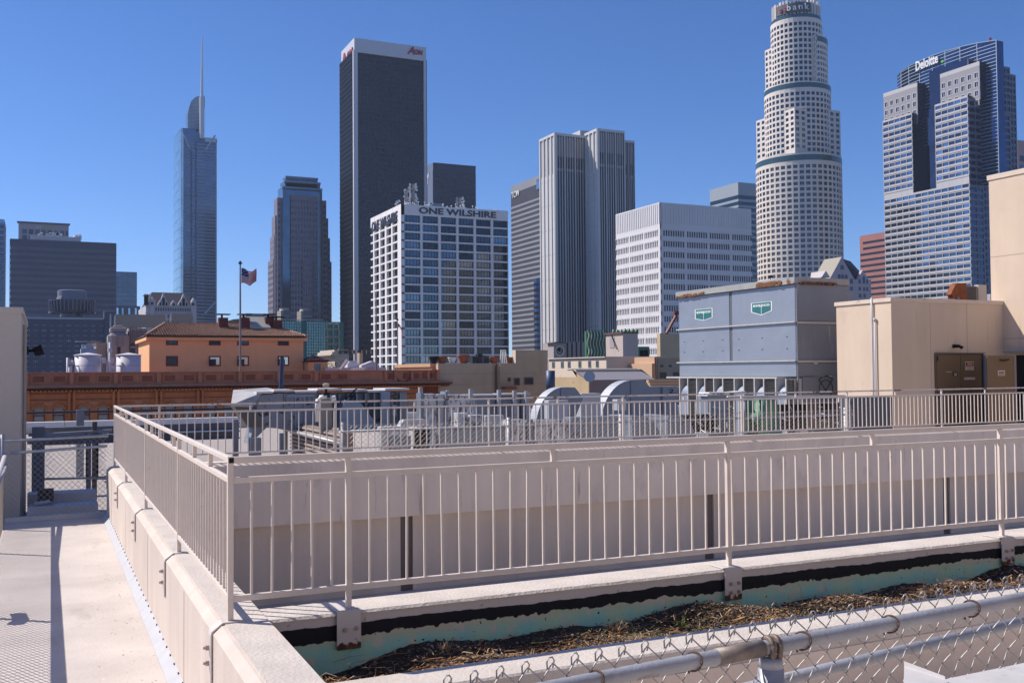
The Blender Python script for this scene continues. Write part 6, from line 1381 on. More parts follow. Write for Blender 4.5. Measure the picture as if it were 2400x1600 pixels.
V_ = 140.; p = onv(1547,781,V_); mb = MB(); mb.box(p.x, onv(1640,781,V_).x, V_, V_+1, -12, p.z); solo('sand_block', mb, mat('sand_plaster',(.56,.42,.27),.9,var=.08,vs=.4), 'plain sand coloured block peeking out left of the cooling unit top', 'building')
mb = MB(); p = onv(1588,733,V_-1); q = onv(1562,781,V_-1); mb.tube([p,q], .28, 5); mb.tube([onv(1580,733,V_-1),onv(1600,733,V_-1)], .3, 5); solo('steel_brace', mb, mat('red_oxide_steel',(.20,.03,.02),.6), 'red oxide steel brace leaning behind the left edge of the cooling unit', 'steel brace', tuple(q))
V_ = 60.; mb = MB()
for k, y in enumerate((890,897,904)): p = onv(1520+k*3, y, V_-k*.3); q = onv(1600, y+5, V_-k*.3); mb.box(p.x, q.x, V_-k*.3, V_+.3, q.z, p.z)
solo('stepped_ledge', mb, LOR, 'orange stepped ledges between the second duct and the cooling unit', 'ledge')
# ---------------- gabled stone building behind the cooling unit
V_ = 330.; f = Face('v', V_, 0, 0); a_ = lambda x: f.a(x,650); fz = lambda y: f.z(y,1980)
PG = mat('pinkish_stone', (.47,.40,.42), .8, var=.05, vs=.2); LR = mat('tan_sheet_roof', (.36,.325,.27), .8)
t = thing('gable_fronted_building', 'pink stone building with two steep gables, arched windows and a tan side roof', 'building', (a_(1985), V_+10, -8))
pk_, pz = a_(1973.5), fz(603); xl_, xr2 = a_(1945), a_(2003)
mb = MB(); mb.prism([(xl_,ZG),(a_(2041),ZG),(a_(2041),fz(650)),(a_(2036),fz(652)),(a_(2022),fz(631)),(a_(2010),fz(654)),(xr2,fz(654)),(pk_,pz),(xl_,fz(654))], 'y', V_, V_+1.5); part('front_wall', mb, PG, t)
mb = MB(); mb.quad((xl_,V_+.2,fz(654)),(pk_,V_+.2,pz+.1),(pk_,V_+10.6,pz+.1),(xl_,V_+10.6,fz(654))); mb.quad((pk_,V_+1.5,pz+.1),(xr2,V_+1.5,fz(654)),(xr2,V_+10.6,fz(654)),(pk_,V_+10.6,pz+.1)); part('tan_roof', mb, LR, t)
mb = MB(); mb.quad((pk_+.1,V_+1.7,pz),(a_(2041),V_+12,pz+.1),(a_(2041),V_+1.7,fz(654)),(xr2,V_+1.7,fz(656))); part('slate_roof', mb, SL, t)
mb = MB(); mb.poly([(a_(1922),V_-1,fz(652)),(a_(1932),V_-1,fz(637)),(a_(1942),V_-1,fz(652))]); mb.poly([(a_(1932),V_-1,fz(637)),(a_(1932),V_+8,fz(637)),(a_(1942),V_+4,fz(652)),(a_(1942),V_-1,fz(652))]); mb.poly([(a_(1922),V_-1,fz(652)),(a_(1922),V_+6,fz(652)),(a_(1932),V_+8,fz(637)),(a_(1932),V_-1,fz(637))]); part('dormer', mb, OW, t)
mb = MB(); mb.box(xl_+.1, xl_+2, V_+.5, V_+10.6, ZG, fz(654)); part('side_wall', mb, PG, t)
def aw(x0, x1, y0, y1, round_=False):
    mb = MB()
    if round_: mb.prism(arch((a_(x0)+a_(x1))/2, a_(x1)-a_(x0), fz(y1), fz(y0)), 'y', V_-.1, V_+.05)
    else: mb.box(a_(x0), a_(x1), V_-.1, V_+.05, fz(y1), fz(y0))
    part('window', mb, wm, t)
aw(1970,1978,621,632,True)
for x in (1963.5,1971.5,1980): aw(x,x+6.5,643,664,True)
for x0,x1,y0,y1 in ((1992,1998.5,653,664),(2012,2017,653,663),(2022,2027,645,663),(2030,2034,653,663),(1963,1985,672,682),(1992,1998,671,680),(2012,2017,671,680),(2022.5,2027,671,680),(2030,2034,671,680),(2012,2018,687,696),(2023,2028,687,696)): aw(x0,x1,y0,y1,(x0==2022))
mb = MB(); p = onv(1959,684,40.); q = onv(2001,700,40.); mb.prism([(p.x,p.z),(q.x,p.z),(q.x-.25,q.z-.05),(p.x,q.z-.05)], 'y', 40, 42); solo('roof_hatch', mb, LR, 'tan framed roof hatch with dark slot just right of the cooling unit', 'roof hatch')
# ---------------- big cooling unit
GALV = mat('galvanised_sheet', (.28,.31,.365), .42, .3, var=.05, vs=.7, spots=[(1.6,.64,(.46,.49,.53),.2,(4,4,.35)),(2.2,.66,(.25,.265,.30),.12,(3,3,.5))], wave=.05, wavescale=.9); GALD = mat('galvanised_streaked', (.215,.235,.275), .5, .12, var=.08, vs=.8, spots=[(1.4,.6,(.50,.51,.53),.16,(5,5,.3))], wave=.04, wavescale=1.1)
RIM = mat('rusted_rim', (.36,.36,.34), .6, .2, var=.1, vs=3, spots=[(1.1,.60,(.20,.075,.03),.05,(1,1,1)),(9,.6,(.30,.16,.09),.1)]); LEDG = mat('pale_ledge', (.50,.485,.47), .6, .1, var=.12, vs=4)
VE = 30.; c = onv(1866, 780, VE); uE = c.x; vE = onu(1590,690,uE).y; f = Face('v', VE, 1866, 780); g = Face('u', uE, 1866, 780)
uR = onv(1990,780,VE).x
t = thing('cooling_unit', 'huge galvanised rooftop cooling unit with two green evapco shields and rusty rim', 'cooling unit', (uE+1, VE+4, ZF))
zc = lambda y: g.z(y, 1866)
zr0, zr1, zl1, zl2, zb_ = zc(649), zc(663), zc(753), zc(844), zc(882)
vm = g.a(1713, 780)
mb = MB(); mb.box(uE+.06, uR, VE+.04, vE, zb_, zr1); part('casing', mb, GALV, t)
for (za, zbb) in ((zl1+.02, zr1-.05),(zl2+.02, zl1-.03)):
    for (va, vb_) in ((VE+.02, vm-.09),(vm+.09, vE-.02)):
        mb = MB(); mb.box(uE, uE+.05, va, vb_, za, zbb); part('side_panel', mb, GALV, t, bevel=.012)
        if za < zl1: 
            for k in range(3):
                for zz in (.30,.62): m2 = MB(); v_ = va+(vb_-va)*(.12+.38*k); m2.box(uE-.02, uE, v_, v_+.06, za+(zbb-za)*zz, za+(zbb-za)*zz+.02); part('clip', m2, DARK, t)
mb = MB(); mb.box(uE, uE+.05, VE+.02, vE-.02, zb_, zl2-.03); part('skirt_panel', mb, GALV, t)
mb = MB(); mb.box(uE+.02, uE+.06, vm-.08, vm+.08, zl2, zr1); part('seam_channel', mb, mat('channel_dark',(.10,.11,.13),.6), t)  # seam channel in a darker grey than the panels
for zz in (zl1, zl2): mb = MB(); mb.box(uE-.09, uE+.02, VE-.02, vE+.08, zz-.035, zz+.015); mb.box(uE+.02,uR,VE-.05,VE+.0,zz-.09,zz+.0); part('ledge', mb, LEDG, t)
mb = MB(); random.seed(12)
mb.box(uE-.12, uR, VE-.07, vE+.1, zr1-.02, zr1+.0); mb.box(uE-.10, uE-.06, VE-.06, vE+.08, zr1, zr0); mb.box(uE-.058, uR, VE-.06, VE-.02, zr1, zr0-.002); mb.box(uE-.058, uR, VE-.018, vE+.08, zr0-.05, zr0-.01)
part('rim', mb, RIM, t)
mb = MB(); RS = mat('flaking_rust', (.22,.085,.035), .9, var=.4, vs=12, bump=1, bs=30)
def flake(n, fn):
    for k in range(n): p = fn(random.random()); s_ = random.uniform(.03,.09); mb.box(p[0]-s_*.4, p[0]+s_*.4, p[1]-s_, p[1]+s_, p[2]-s_*.6, p[2]+s_*.4)
va, vb_ = g.a(1780,665), g.a(1836,655)
flake(70, lambda r: (uE-.11, va+(vb_-va)*r, zr1+random.uniform(.0,.14)))
va, vb_ = g.a(1590,700), g.a(1655,685); flake(40, lambda r: (uE-.11, va+(vb_-va)*r, zr1+random.uniform(-.02,.06)))
flake(60, lambda r: (uE+.1+r*1.9, VE-.06, zr1+random.uniform(-.01,.05)*(1 if .5<r<.62 else .6))); part('rust_flakes', mb, RS, t, kind='stuff')
# camera-side face
for (za, zbb) in ((zl1+.02, zr1-.03),(zl2+.02, zl1-.1),(zb_+.02, zl2-.1)): mb = MB(); mb.box(uE+.08, uR, VE, VE+.035, za, zbb); part('end_panel', mb, GALD, t, bevel=.01)
mb = MB(); mb.box(uE+.02, uE+.075, VE-.03, VE+.03, zb_-1.2, zr1-.02); part('corner_post', mb, GALD, t)
mb = MB()
for k in range(26): zz = zb_+ (zr1-zb_)*k/26; mb.box(uE-.008, uE, VE+.03, VE+.05, zz, zz+.02)
part('rivets', mb, DARK, t, kind='stuff')
# fan section below
uF = uE-.45; zf0 = ZF+.15; zf1 = zb_-.02
mb = MB(); mb.box(uE+.3, uR, VE+.02, vE+.3, zf0, zf1); part('fan_casing', mb, GALD, t)
mb = MB(); mb.box(uF-.02, uE+.3, VE+.6, vE+.35, zf1-.06, zf1); mb.box(uF, uE+.3, VE+.9, vE+.3, zf0, zf0+.1); part('fan_frame', mb, LEDG, t)
LOUV = mat('dark_louvre', (.10,.095,.085), .6); 
ops = [(1593,1612),(1633,1652),(1673,1694),(1721,1743),(1768,1790),(1818,1842)]
edges = []
for i, (xa, xb) in enumerate(ops):
    gF = Face('u', uF, 0, 0); v_hi, v_lo = gF.a(xa, 900), gF.a(xb, 900)
    for v_ in (v_hi, v_lo): mb = MB(); mb.box(uF-.01, uE+.3, v_-.03, v_+.03, zf0+.1, zf1-.06); part('fan_divider', mb, LEDG, t)
    # scroll housing: quarter round duct
    n = 8; prof = []
    for k in range(n+1): A1 = math.pi/2*k/n; prof.append((uF+.02+ (1-math.sin(A1))*.55+.0, zf1-.28-(1-math.cos(A1))*.62))
    pr = [(uE+.3, zf1-.25), (uF+.55, zf1-.25)] + [(uF+.55-.53*math.sin(math.pi/2*k/n), zf1-.25-.6*(1-math.cos(math.pi/2*k/n))) for k in range(n+1)] + [(uF+.02, zf0+.2), (uE+.3, zf0+.2)]
    mb = MB(); mb.prism([(p[0],p[1]) for p in pr], 'y', v_lo+.04, v_hi-.04); part('fan_scroll', mb, GALV, t)
    nxt = gF.a(ops[i+1][0], 900) if i+1 < len(ops) else gF.a(1856, 900)
    mb = MB(); a0_, a1_ = nxt+.03, v_lo-.03
    mb.box(uF+.12, uF+.14, a0_, a1_, zf0+.1, zf1-.06)
    k = 0
    while zf1-.1-k*.055 > zf0+.5: zz = zf1-.1-k*.055; mb.box(uF+.05, uF+.11, a0_, a1_, zz-.02, zz-.005); k += 1
    part('louvre_panel', mb, LOUV, t)
c = onv(1935, 903, VE-.02); mb = MB(); mb.tube([(c.x+.33*math.cos(k*math.pi/14),VE-.04,c.z-.12+.33*math.sin(k*math.pi/14)) for k in range(29)], .012, 6); mb.tube([(c.x-.34,VE-.05,c.z+.22),(c.x+.03,VE-.05,c.z-.25)], .014, 6); mb.tube([(c.x+.34,VE-.05,c.z+.24),(c.x-.12,VE-.05,c.z-.3)], .014, 6); mb.tube([(c.x-.34,VE-.05,c.z+.22),(c.x-.2,VE-.05,c.z+.33),(c.x+.1,VE-.05,c.z+.36),(c.x+.34,VE-.05,c.z+.24)], .016, 6); part('fan_guard', mb, DARK, t)
mb = MB(); c = onv(1912, 848, VE-.01); mb.box(c.x-.09, c.x+.09, VE-.02, VE, c.z-.08, c.z+.02); part('label_plate', mb, WCO, t)
# shields
TEAL = mat('sign_teal', (.02,.15,.155), .5); SW = mat('sign_white', (.75,.74,.72), .5)
for (xa, xb, ya, yb, ym) in ((1629,1670.5,726,743,751.5),(1761,1810,710.5,729,739)):
    va, vb_ = g.a(xa, 735), g.a(xb, 735); zt_ = g.z(ya+ (-4 if xa<1700 else -4.5), xb) ; zt_ = g.z({1629:721.5,1761:705.5}[xa], xb); zs = g.z({1629:744,1761:728}[xa], xb); vmid = (va+vb_)/2; zpt = g.z(ym, (xa+xb)/2)
    def shield(o, k, m, nm, par=t):
        cxm = vmid; czm = (zt_+zs)/2; s_ = lambda v, z_: (cxm+(v-cxm)*k, czm+(z_-czm)*k)
        P5 = [s_(va,zt_), s_(vb_,zt_), s_(vb_,zs), (cxm, czm+(zpt-czm)*k), s_(va,zs)]
        mb = MB(); mb.prism(P5, 'x', uE-o, uE+.01); return part(nm, mb, m, par)
    s1 = shield(.010, 1.0, SW, 'shield'); s2 = shield(.014, .90, TEAL, 'shield_field', s1)
    mb = MB(); mb.box(uE-.018, uE-.012, vmid-.012, vmid+.012, zpt+.03, (zt_+zs)/2+.02); part('shield_bar', mb, SW, s1)
    text('evapco', .2, .003, SW, s1, (uE-.017, va-(va-vb_)*.10, zs+(zt_-zs)*.42), (0,-1,0), (0,0,1), bold=.004, w=(va-vb_)*.80, h=(zt_-zs)*.36)
mb = MB(); c = onv(1806,655,VE+2.5); mb.tube([(c.x,c.y,zr0-.05),(c.x,c.y,zr0+.22)], .012, 6); mb.lathe((c.x,c.y), [(.09,zr0+.22),(.1,zr0+.27),(.03,zr0+.33)], 8); solo('roof_lamp', mb, DARK, 'tiny dark lamp on a stalk on top of the cooling unit', 'lamp', (c.x,c.y,zr0))
# ---------------- beige buildings on the right
BE = mat('sand_render', (.66,.52,.395), .9, var=.09, vs=.35, streak=.07, bump=.25, bs=20, spots=[(.9,.62,(.52,.40,.31),.2),(1.6,.62,(.50,.385,.30),.12,(3,3,.22)),(14,.73,(.35,.27,.22),.03)])
V_ = 26.; c = onv(2088, 697, V_); uB_ = c.x; vB2 = onu(1960,725,uB_).y; uI = onv(2350,703,V_).x; zB = c.z
t = thing('sand_building', 'sand coloured rendered block with brown double doors right of the cooling unit', 'building', (uB_+2,V_+1,ZF))
mb = MB(); mb.box(uB_, uI+.5, V_, vB2, ZF-.2, zB-.14); part('wall', mb, BE, t)
CPG = mat('rust_stained_coping', (.66,.54,.44), .8, var=.08, vs=2, spots=[(2.2,.60,(.42,.22,.12),.12)])
mb = MB(); mb.box(uB_-.05, uI-.004, V_-.035, vB2+.05, zB-.14, zB); part('coping', mb, CPG, t)
for x in (2180,2266): p = onv(x, 750, V_); mb = MB(); mb.box(p.x-.008, p.x+.008, V_-.004, V_+.01, -3, zB-.15); part('wall_joint', mb, mat('joint_brown',(.40,.31,.25),.9) if 'joint_brown' not in bpy.data.materials else bpy.data.materials['joint_brown'], t)  # thin wall joints in a darker brown
BR = mat('brown_door', (.155,.10,.055), .6, var=.05, vs=1.5); 
dz = onv(2192,832,V_).z; d0, d1 = onv(2192,832,V_).x, onv(2300,832,V_).x; dm = onv(2247,832,V_).x
mb = MB(); mb.box(d0-.06, d1+.06, V_-.05, V_+.02, ZF, dz+.05); dr = part('door_frame', mb, BR, t)
for a, b in ((d0,dm-.01),(dm+.01,d1)): mb = MB(); mb.box(a, b, V_-.075, V_-.045, ZF+.05, dz-.02); part('door', mb, BR, t)
mb = MB(); mb.box(d0-.08, d1+.08, V_-.10, V_-.05, dz+.05, dz+.08); part('drip_edge', mb, mat('dark_drip',(.09,.07,.06),.6), t)
for zz in (-.12,-1.45): mb = MB(); mb.tube([(d0+.02,V_-.09,dz+zz-.09),(d0+.02,V_-.09,dz+zz+.09)], .018, 6); part('hinge', mb, DARK, t)
def sign(x0, y0, x1, y1, V__, m, nm, par=None):
    p, q = onv(x0,y0,V__), onv(x1,y1,V__); mb = MB(); mb.box(p.x, q.x, V__-.01, V__, q.z, p.z); return part(nm, mb, m, par), p, q
VS = V_-.076
s0, p, q = sign(2262,847,2282,867.5,VS,mat('sign_cream',(.62,.56,.40),.6),'danger_sign',t)
s1, p1, q1 = sign(2263.5,849,2281,857,VS-.0105,DARK,'sign_header',s0)
mb = MB(); cxx, czz = (p1.x+q1.x)/2, (p1.z+q1.z)/2; rx, rz = (q1.x-p1.x)*.45, (p1.z-q1.z)*.44
mb.prism([(cxx+rx*math.cos(k*math.pi/10), czz+rz*math.sin(k*math.pi/10)) for k in range(20)], 'y', VS-.026, VS-.021); part('red_oval', mb, mat('sign_oval_red',(.62,.06,.04),.5), s0)
text('DANGER', .06, .001, SW, s0, (cxx-rx*.75, VS-.028, czz-rz*.4), (1,0,0), (0,0,1), w=rx*1.5, h=rz*.8)
for i, (ln, k) in enumerate((('DO NOT ENTER',.85),('AUTHORIZED',.6),('PERSONNEL ONLY',.82))): zz = q1.z-.045-i*.055; text(ln, .05, .001, DARK, s0, (cxx-(q.x-p.x)*k/2, VS-.013, zz), (1,0,0), (0,0,1), w=(q.x-p.x)*k, h=.028)
s0, p, q = sign(2233,872,2244.5,879.5,VS,DARK,'small_black_sign',t); mb = MB(); mb.box(p.x+.04,q.x-.04,VS-.013,VS-.0105,p.z-.06,p.z-.04); mb.box(p.x+.06,q.x-.05,VS-.013,VS-.0105,p.z-.11,p.z-.09); part('sign_text_bars', mb, SW, s0)
sign(2217,870,2230,872.5,VS,mat('silver_strip',(.45,.44,.42),.4,.5),'silver_strip',t)
s0, p, q = sign(2259,883.5,2287,890,VS,mat('stencil_plate',(.20,.15,.11),.6),'stencil_plate',t)
mb = MB()
for k in range(9): x = p.x+.02+(q.x-p.x-.06)*k/9; mb.box(x, x+.03, VS-.013, VS-.0105, q.z+.01, p.z-.01)
part('stencil_marks', mb, SW, s0)
# open door leaf and dark doorway
VD = 24.6; p = onv(2313,833,VD); q = onv(2376,833,VD)
t2 = thing('open_door', 'brown steel door standing open at the inner corner with small white and red notice', 'door', (p.x,VD,ZF))
mb = MB(); mb.box(p.x, q.x, VD, VD+.045, ZF+.05, p.z); part('leaf', mb, BR, t2); mb = MB(); mb.box(q.x, q.x+.11, VD-.01, VD+.06, ZF+.05, p.z+.01); part('door_edge', mb, mat('grey_jamb',(.19,.175,.19),.5), t2)
c = onv(2350,842,VD-.02); mb = MB(); mb.tube([(c.x-.16,VD-.05,c.z-.02),(c.x,VD-.07,c.z-.05),(c.x+.28,VD-.05,c.z)], .025, 6); part('closer', mb, DARK, t2)
s0, p_, q_ = sign(2338.5,868,2355,880,VD-.001,mat('sign_pale_pink',(.62,.50,.48),.6),'notice',t2); mb = MB(); mb.box(p_.x+.03,q_.x-.03,VD-.016,VD-.0115,p_.z-.09,p_.z-.045); part('notice_bar', mb, DARK, s0); mb = MB(); mb.box(p_.x+.03,q_.x-.03,VD-.016,VD-.0115,p_.z-.16,p_.z-.12); part('notice_bar', mb, mat('notice_red',(.35,.05,.05),.6), s0)
c = onv(2312, 870, V_-.2); mb = MB(); mb.tube([(c.x,V_-.15,ZF),(c.x,V_-.15,dz)], .07, 12); part('standpipe', mb, mat('grey_standpipe',(.24,.22,.22),.6), t, smooth=True)
# tall block
p = onu(2317, 412, uI); zT = p.z; t = thing('tall_sand_building', 'tall sand coloured wall rising at the right edge with a diagonal shadow across it', 'building', (uI+3, 24, ZF))
mb = MB(); mb.box(uI, uI+10, 19.5, p.y, ZF-.3, zT-.18); part('wall', mb, BE, t); mb = MB(); mb.box(uI-.04, uI+10, 19.4, p.y+.05, zT-.18, zT); part('coping', mb, CPG, t)
for y in (603,794): zz = onu(2322 if y == 603 else 2352, y, uI).z; mb = MB(); mb.box(uI-.004, uI+.01, 19.6, p.y if y == 603 else V_, zz-.012, zz+.012); part('wall_joint', mb, bpy.data.materials['joint_brown'], t)
a0_ = onu(2387,850,uI).y; mb = MB(); mb.box(uI-.012, uI+.01, a0_-1.3, a0_+.1, ZF, onu(2390,832,uI).z); part('doorway', mb, DARK, t)
mb = MB(); a1_ = onu(2366,829,uI).y; mb.box(uI-.35, uI, a0_-1.6, a1_, onu(2390,826,uI).z, onu(2390,823,uI).z); part('door_canopy', mb, mat('blue_grey_canopy',(.28,.28,.33),.5), t)
# conduits on the lit side of the sand building
t = thing('conduit', 'pale pair of vertical conduits with offset bend on the sunlit side of the sand building', 'conduit', (uB_,vB2-1,ZF)); g = Face('u', uB_-.06, 0, 0)
va = g.a(2043.5, 750); vb_ = g.a(2047, 750); mb = MB(); mb.tube([(uB_-.06,va,zB+.05),(uB_-.06,va,g.z(745,2043)),(uB_-.06,va,g.z(890,2043)),(uB_-.06,va+.05,ZF)], .032, 8); part('pipe', mb, TK, t, smooth=True)
mb = MB(); mb.tube([(uB_-.06,vb_-.06,g.z(752,2046)),(uB_-.06,vb_-.06,g.z(900,2046)),(uB_-.06,vb_-.02,ZF)], .028, 8); mb.lathe((uB_-.06,vb_-.06), [(.05,g.z(752,2046)),(.05,g.z(747,2046)),(.02,g.z(745,2046))], 10); part('pipe', mb, TK, t, smooth=True)
c = onv(2240, 811, V_-.1); mb = MB(); mb.tube([(c.x,V_,c.z),(c.x,V_-.06,c.z)], .07, 12); mb.tube([(c.x+.02,V_-.06,c.z),(c.x+.05,V_-.2,c.z)], .06, 8); mb.tube([(c.x+.05,V_-.18,c.z+.01),(c.x+.28,V_-.2,c.z-.03)], .045, 8, r2=.02); mb.tube([(c.x+.05,V_-.2,c.z),(c.x+.1,V_-.3,c.z-.08)], .05, 8); solo('wall_light', mb, DARK, 'black wall light above the brown double doors', 'light', (c.x,V_,c.z))
# roof top items
RUS = mat('rusted_hood', (.24,.075,.03), .85, var=.35, vs=6)
p, q = onv(2226,697,29.), onv(2265,664,29.); zR_ = zB-.12
t = thing('vent_hood', 'rusty red brown vent hood on the sand building roof', 'vent', (p.x,29,zR_)); sx_ = (q.x-p.x)
mb = MB(); mb.box(p.x+sx_*.45, q.x, 29, 29.25, zR_-.2, q.z); part('stack', mb, RUS, t)
mb = MB(); hh_ = q.z-zR_; mb.prism([(p.x,zR_+hh_*.55),(p.x+sx_*.3,zR_+hh_*.95),(p.x+sx_*.45,zR_+hh_*.95),(p.x+sx_*.45,zR_-.2),(p.x+sx_*.12,zR_-.2),(p.x+sx_*.12,zR_+hh_*.5)], 'y', 28.95, 29.2); part('cowl', mb, RUS, t)
mb = MB(); mb.tube([(p.x+sx_*.12,28.94,zR_+hh_*.35),(p.x+sx_*.3,28.9,zR_+hh_*.28),(p.x+sx_*.42,28.94,zR_+hh_*.45)], .06, 6); part('duct_mouth', mb, GALD, t)
p, q = onv(2268,700,29.2), onv(2318,668,29.2); t = thing('air_conditioner', 'white boxy air conditioning unit with ribbed left side on the sand building roof', 'air conditioner', (p.x,29.2,zR_))
mb = MB(); mb.box(p.x+(q.x-p.x)*.5, q.x-.15, 29.2, 29.4, zR_-.2, q.z); part('casing', mb, mat('off_white_unit',(.50,.46,.43),.6), t)
mb = MB(); mb.box(p.x, p.x+(q.x-p.x)*.49, 29.25, 29.38, zR_-.2, q.z-.06); part('coil_box', mb, mat('unit_grey',(.36,.32,.31),.6), t)
for k in range(9): x = p.x+.02+k*(q.x-p.x)*.05; mb = MB(); mb.box(x, x+.015, 29.23, 29.25, zR_, q.z-.09); part('rib', mb, DKB, t)
p, q = onv(2321,703,28.2), onv(2352,687,28.2); mb = MB(); mb.prism([(p.x,zR_-.2),(q.x,zR_-.2),(q.x,q.z),(p.x,q.z-.05)], 'y', 28.2, 28.35); solo('flashing_box', mb, mat('pale_blue_flashing',(.42,.45,.52),.5,.2), 'pale blue metal flashing box against the tall sand wall', 'flashing')
# ---------------- ducts and machines behind the back railing
DU = mat('duct_grey', (.225,.26,.315), .5, .25, var=.1, vs=1.2, spots=[(3.0,.62,(.10,.12,.15),.1),(5,.66,(.42,.43,.45),.06)], wave=.04, wavescale=1.5); DUL = mat('duct_light', (.50,.505,.53), .45, .25, var=.06, vs=1); PEEL = mat('peeling_blue_paint', (.245,.275,.33), .6, .1, var=.1, vs=1.5, spots=[(4.2,.57,(.04,.05,.07),.02),(2.5,.62,(.48,.48,.5),.05),(12,.64,(.05,.06,.08),.02)])
FOIL = mat('wrinkled_foil', (.66,.65,.65), .5, .2, var=.3, vs=6, bump=1.0, bs=18, spots=[(11,.53,(.16,.15,.16),.05,(1,1,.45)),(26,.6,(.3,.29,.29),.04)])  # dark spots paint the shade of the foil wrinkles into the colour
def curved_duct(name, label, xa, xb, yt, ybot, xch, V__, depth, strip):
    f = Face('v', V__, 0, 0); a0_, a1_ = f.a(xa, 950), f.a(xb, 950); zt_ = f.z(yt, (xa+xb)/2); z0_ = f.z(ybot, xa); r = min(zt_-z0_, (a1_-a0_)*.6)
    cx_ = a0_+r; n = 12; out = [(cx_-r*math.cos(math.pi/2*k/n), z0_+(zt_-z0_)*math.sin(math.pi/2*k/n)) for k in range(n+1)]
    xc_ = f.a(xch, 950); P5 = out+[(xc_, zt_), (a1_, zt_-(a1_-xc_)*1.15), (xc_-.1, z0_), (a0_+.02, z0_-.0)]
    t = thing(name, label, 'duct', ((a0_+a1_)/2, V__+depth/2, ZF), 'ducts behind the back railing')
    mb = MB(); mb.prism(P5, 'y', V__, V__+depth); part('bend', mb, DU, t)
    mb = MB()
    for k in range(n):
        o = .012; (x0_,q0),(x1_,q1) = out[k], out[k+1]; mb.quad((x0_-o,V__-.01,q0+o),(x1_-o,V__-.01,q1+o),(x1_-o,V__+depth,q1+o),(x0_-o,V__+depth,q0+o))
    mb.quad((out[-1][0],V__-.01,zt_+.012),(xc_,V__-.01,zt_+.012),(xc_,V__+depth,zt_+.012),(out[-1][0],V__+depth,zt_+.012)); part('lit_skin', mb, DUL, t)  # pale skin paints the sunlit curve and top of the duct
    mb = MB(); mb.box(f.a(xch-34,950)-.012, f.a(xch-34,950)+.012, V__-.012, V__, z0_+.3, zt_); part('seam', mb, mat('seam_dark',(.12,.14,.18),.6) if 'seam_dark' not in bpy.data.materials else bpy.data.materials['seam_dark'], t)
    mb = MB(); mb.box(a0_+.01, a0_+(a1_-a0_)*.55, V__+.02, V__+depth-.02, ZF, z0_+.01); part('riser', mb, DU, t)
    return t
curved_duct('curved_duct', 'first curved metal duct, smaller one above the silver foil ducts', 1257, 1367, 908, 1000, 1348, 24.3, .42, 20)
curved_duct('curved_duct', 'second curved metal duct, larger one left of the cooling unit', 1408, 1530, 892, 1000, 1512, 27.0, .5, 22)
def rbox(name, label, x0, x1, y0, V__, depth, m, cat, y1=None, bev=.01):
    p = onv(x0, y0, V__); q = onv(x1, y0, V__); z0_ = onv(x0, y1, V__).z if y1 else ZF; mb = MB(); mb.box(p.x, q.x, V__, V__+depth*.3, z0_, p.z); return solo(name, mb, m, label, cat, (p.x,V__,z0_), bevel=bev)
o = rbox('duct_box', 'flat sided grey duct with dark seam and hand painted mark joining the cooling unit', 1512, 1588, 906, 27.6, 1.2, DU, 'duct')
f = Face('v', 27.6, 0, 0); mb = MB(); mb.box(f.a(1549,930), f.a(1553,930), 27.57, 27.6, ZF, f.z(906,1550)); part('seam', mb, bpy.data.materials['seam_dark'], o)
text('2.', .2, .002, DARK, o, f.pt(f.a(1567,920), f.z(921,1567), .03), (1,0,0), (0,0,1), w=.28, h=.13)
o = rbox('duct_box', 'pale low duct box between the two curved ducts', 1362, 1408, 922, 26.0, 1.5, DUL, 'duct')
o = rbox('duct_box', 'short pale duct tail with angled end in front of the second curved duct', 1447, 1468, 936, 23.4, .9, DUL, 'duct', 962)
# long air handling unit on the left
VA_ = 25.2; f = Face('v', VA_, 0, 0); a_ = lambda x: f.a(x,960); zt_ = f.z(921, 640)
t = thing('air_handling_unit', 'long peeling blue grey air handling unit with slanted intake hood at its left end', 'air handling unit', (a_(700),VA_+1,ZF))
mb = MB(); mb.prism([(a_(585),zt_-1.25),(a_(608),zt_-.05),(a_(663),zt_),(a_(663),f.z(1004,660)),(a_(625),f.z(1002,620))], 'y', VA_, VA_+.8); part('intake_end', mb, PEEL, t)
for xa, xb in ((664,742),(743,798),(799,835),(836,872),(873,896),(897,930),(931,958)): mb = MB(); mb.box(a_(xa), a_(xb), VA_+(.0 if xa < 743 else .15), VA_+.8, f.z(1003,800), zt_-(.03 if xa > 740 else 0)); part('side_panel', mb, PEEL, t, bevel=.015)
mb = MB(); hx0, hx1 = a_(538), a_(608); hz0, hz1 = f.z(948,545), f.z(915,570)
mb.quad((hx0,VA_-.2,hz0),(a_(588),VA_-.2,f.z(949,590)),(hx1+.05,VA_-.05,zt_+.02),(a_(566),VA_+1.2,hz1)); mb.quad((a_(566),VA_+1.2,hz1),(hx1+.05,VA_-.05,zt_+.02),(a_(665),VA_-.05,zt_+.05),(a_(650),VA_+1.3,zt_+.12))
mb.quad((hx0,VA_-.2,hz0-.04),(a_(566),VA_+1.2,hz1-.04),(hx1+.05,VA_-.05,zt_-.02),(a_(588),VA_-.2,f.z(949,590)-.04)); mb.quad((hx0,VA_-.2,hz0-.04),(a_(588),VA_-.2,f.z(949,590)-.04),(a_(588),VA_-.2,f.z(949,590)),(hx0,VA_-.2,hz0)); part('rain_hood', mb, mat('weathered_white_sheet',(.46,.44,.42),.5,.2,var=.2,vs=3), t)
for k in range(7):
    x = 548+k*6; mb = MB(); mb.prism([(a_(x),f.z(952,550)),(a_(x)+.07,f.z(952,550)),(a_(x+38),f.z(1000,600)),(a_(x+38)-.07,f.z(1000,600))], 'y', VA_-.1, VA_+.5); part('intake_blade', mb, mat('blade_dark',(.16,.145,.13),.6) if k == 0 else bpy.data.materials['blade_dark'], t)
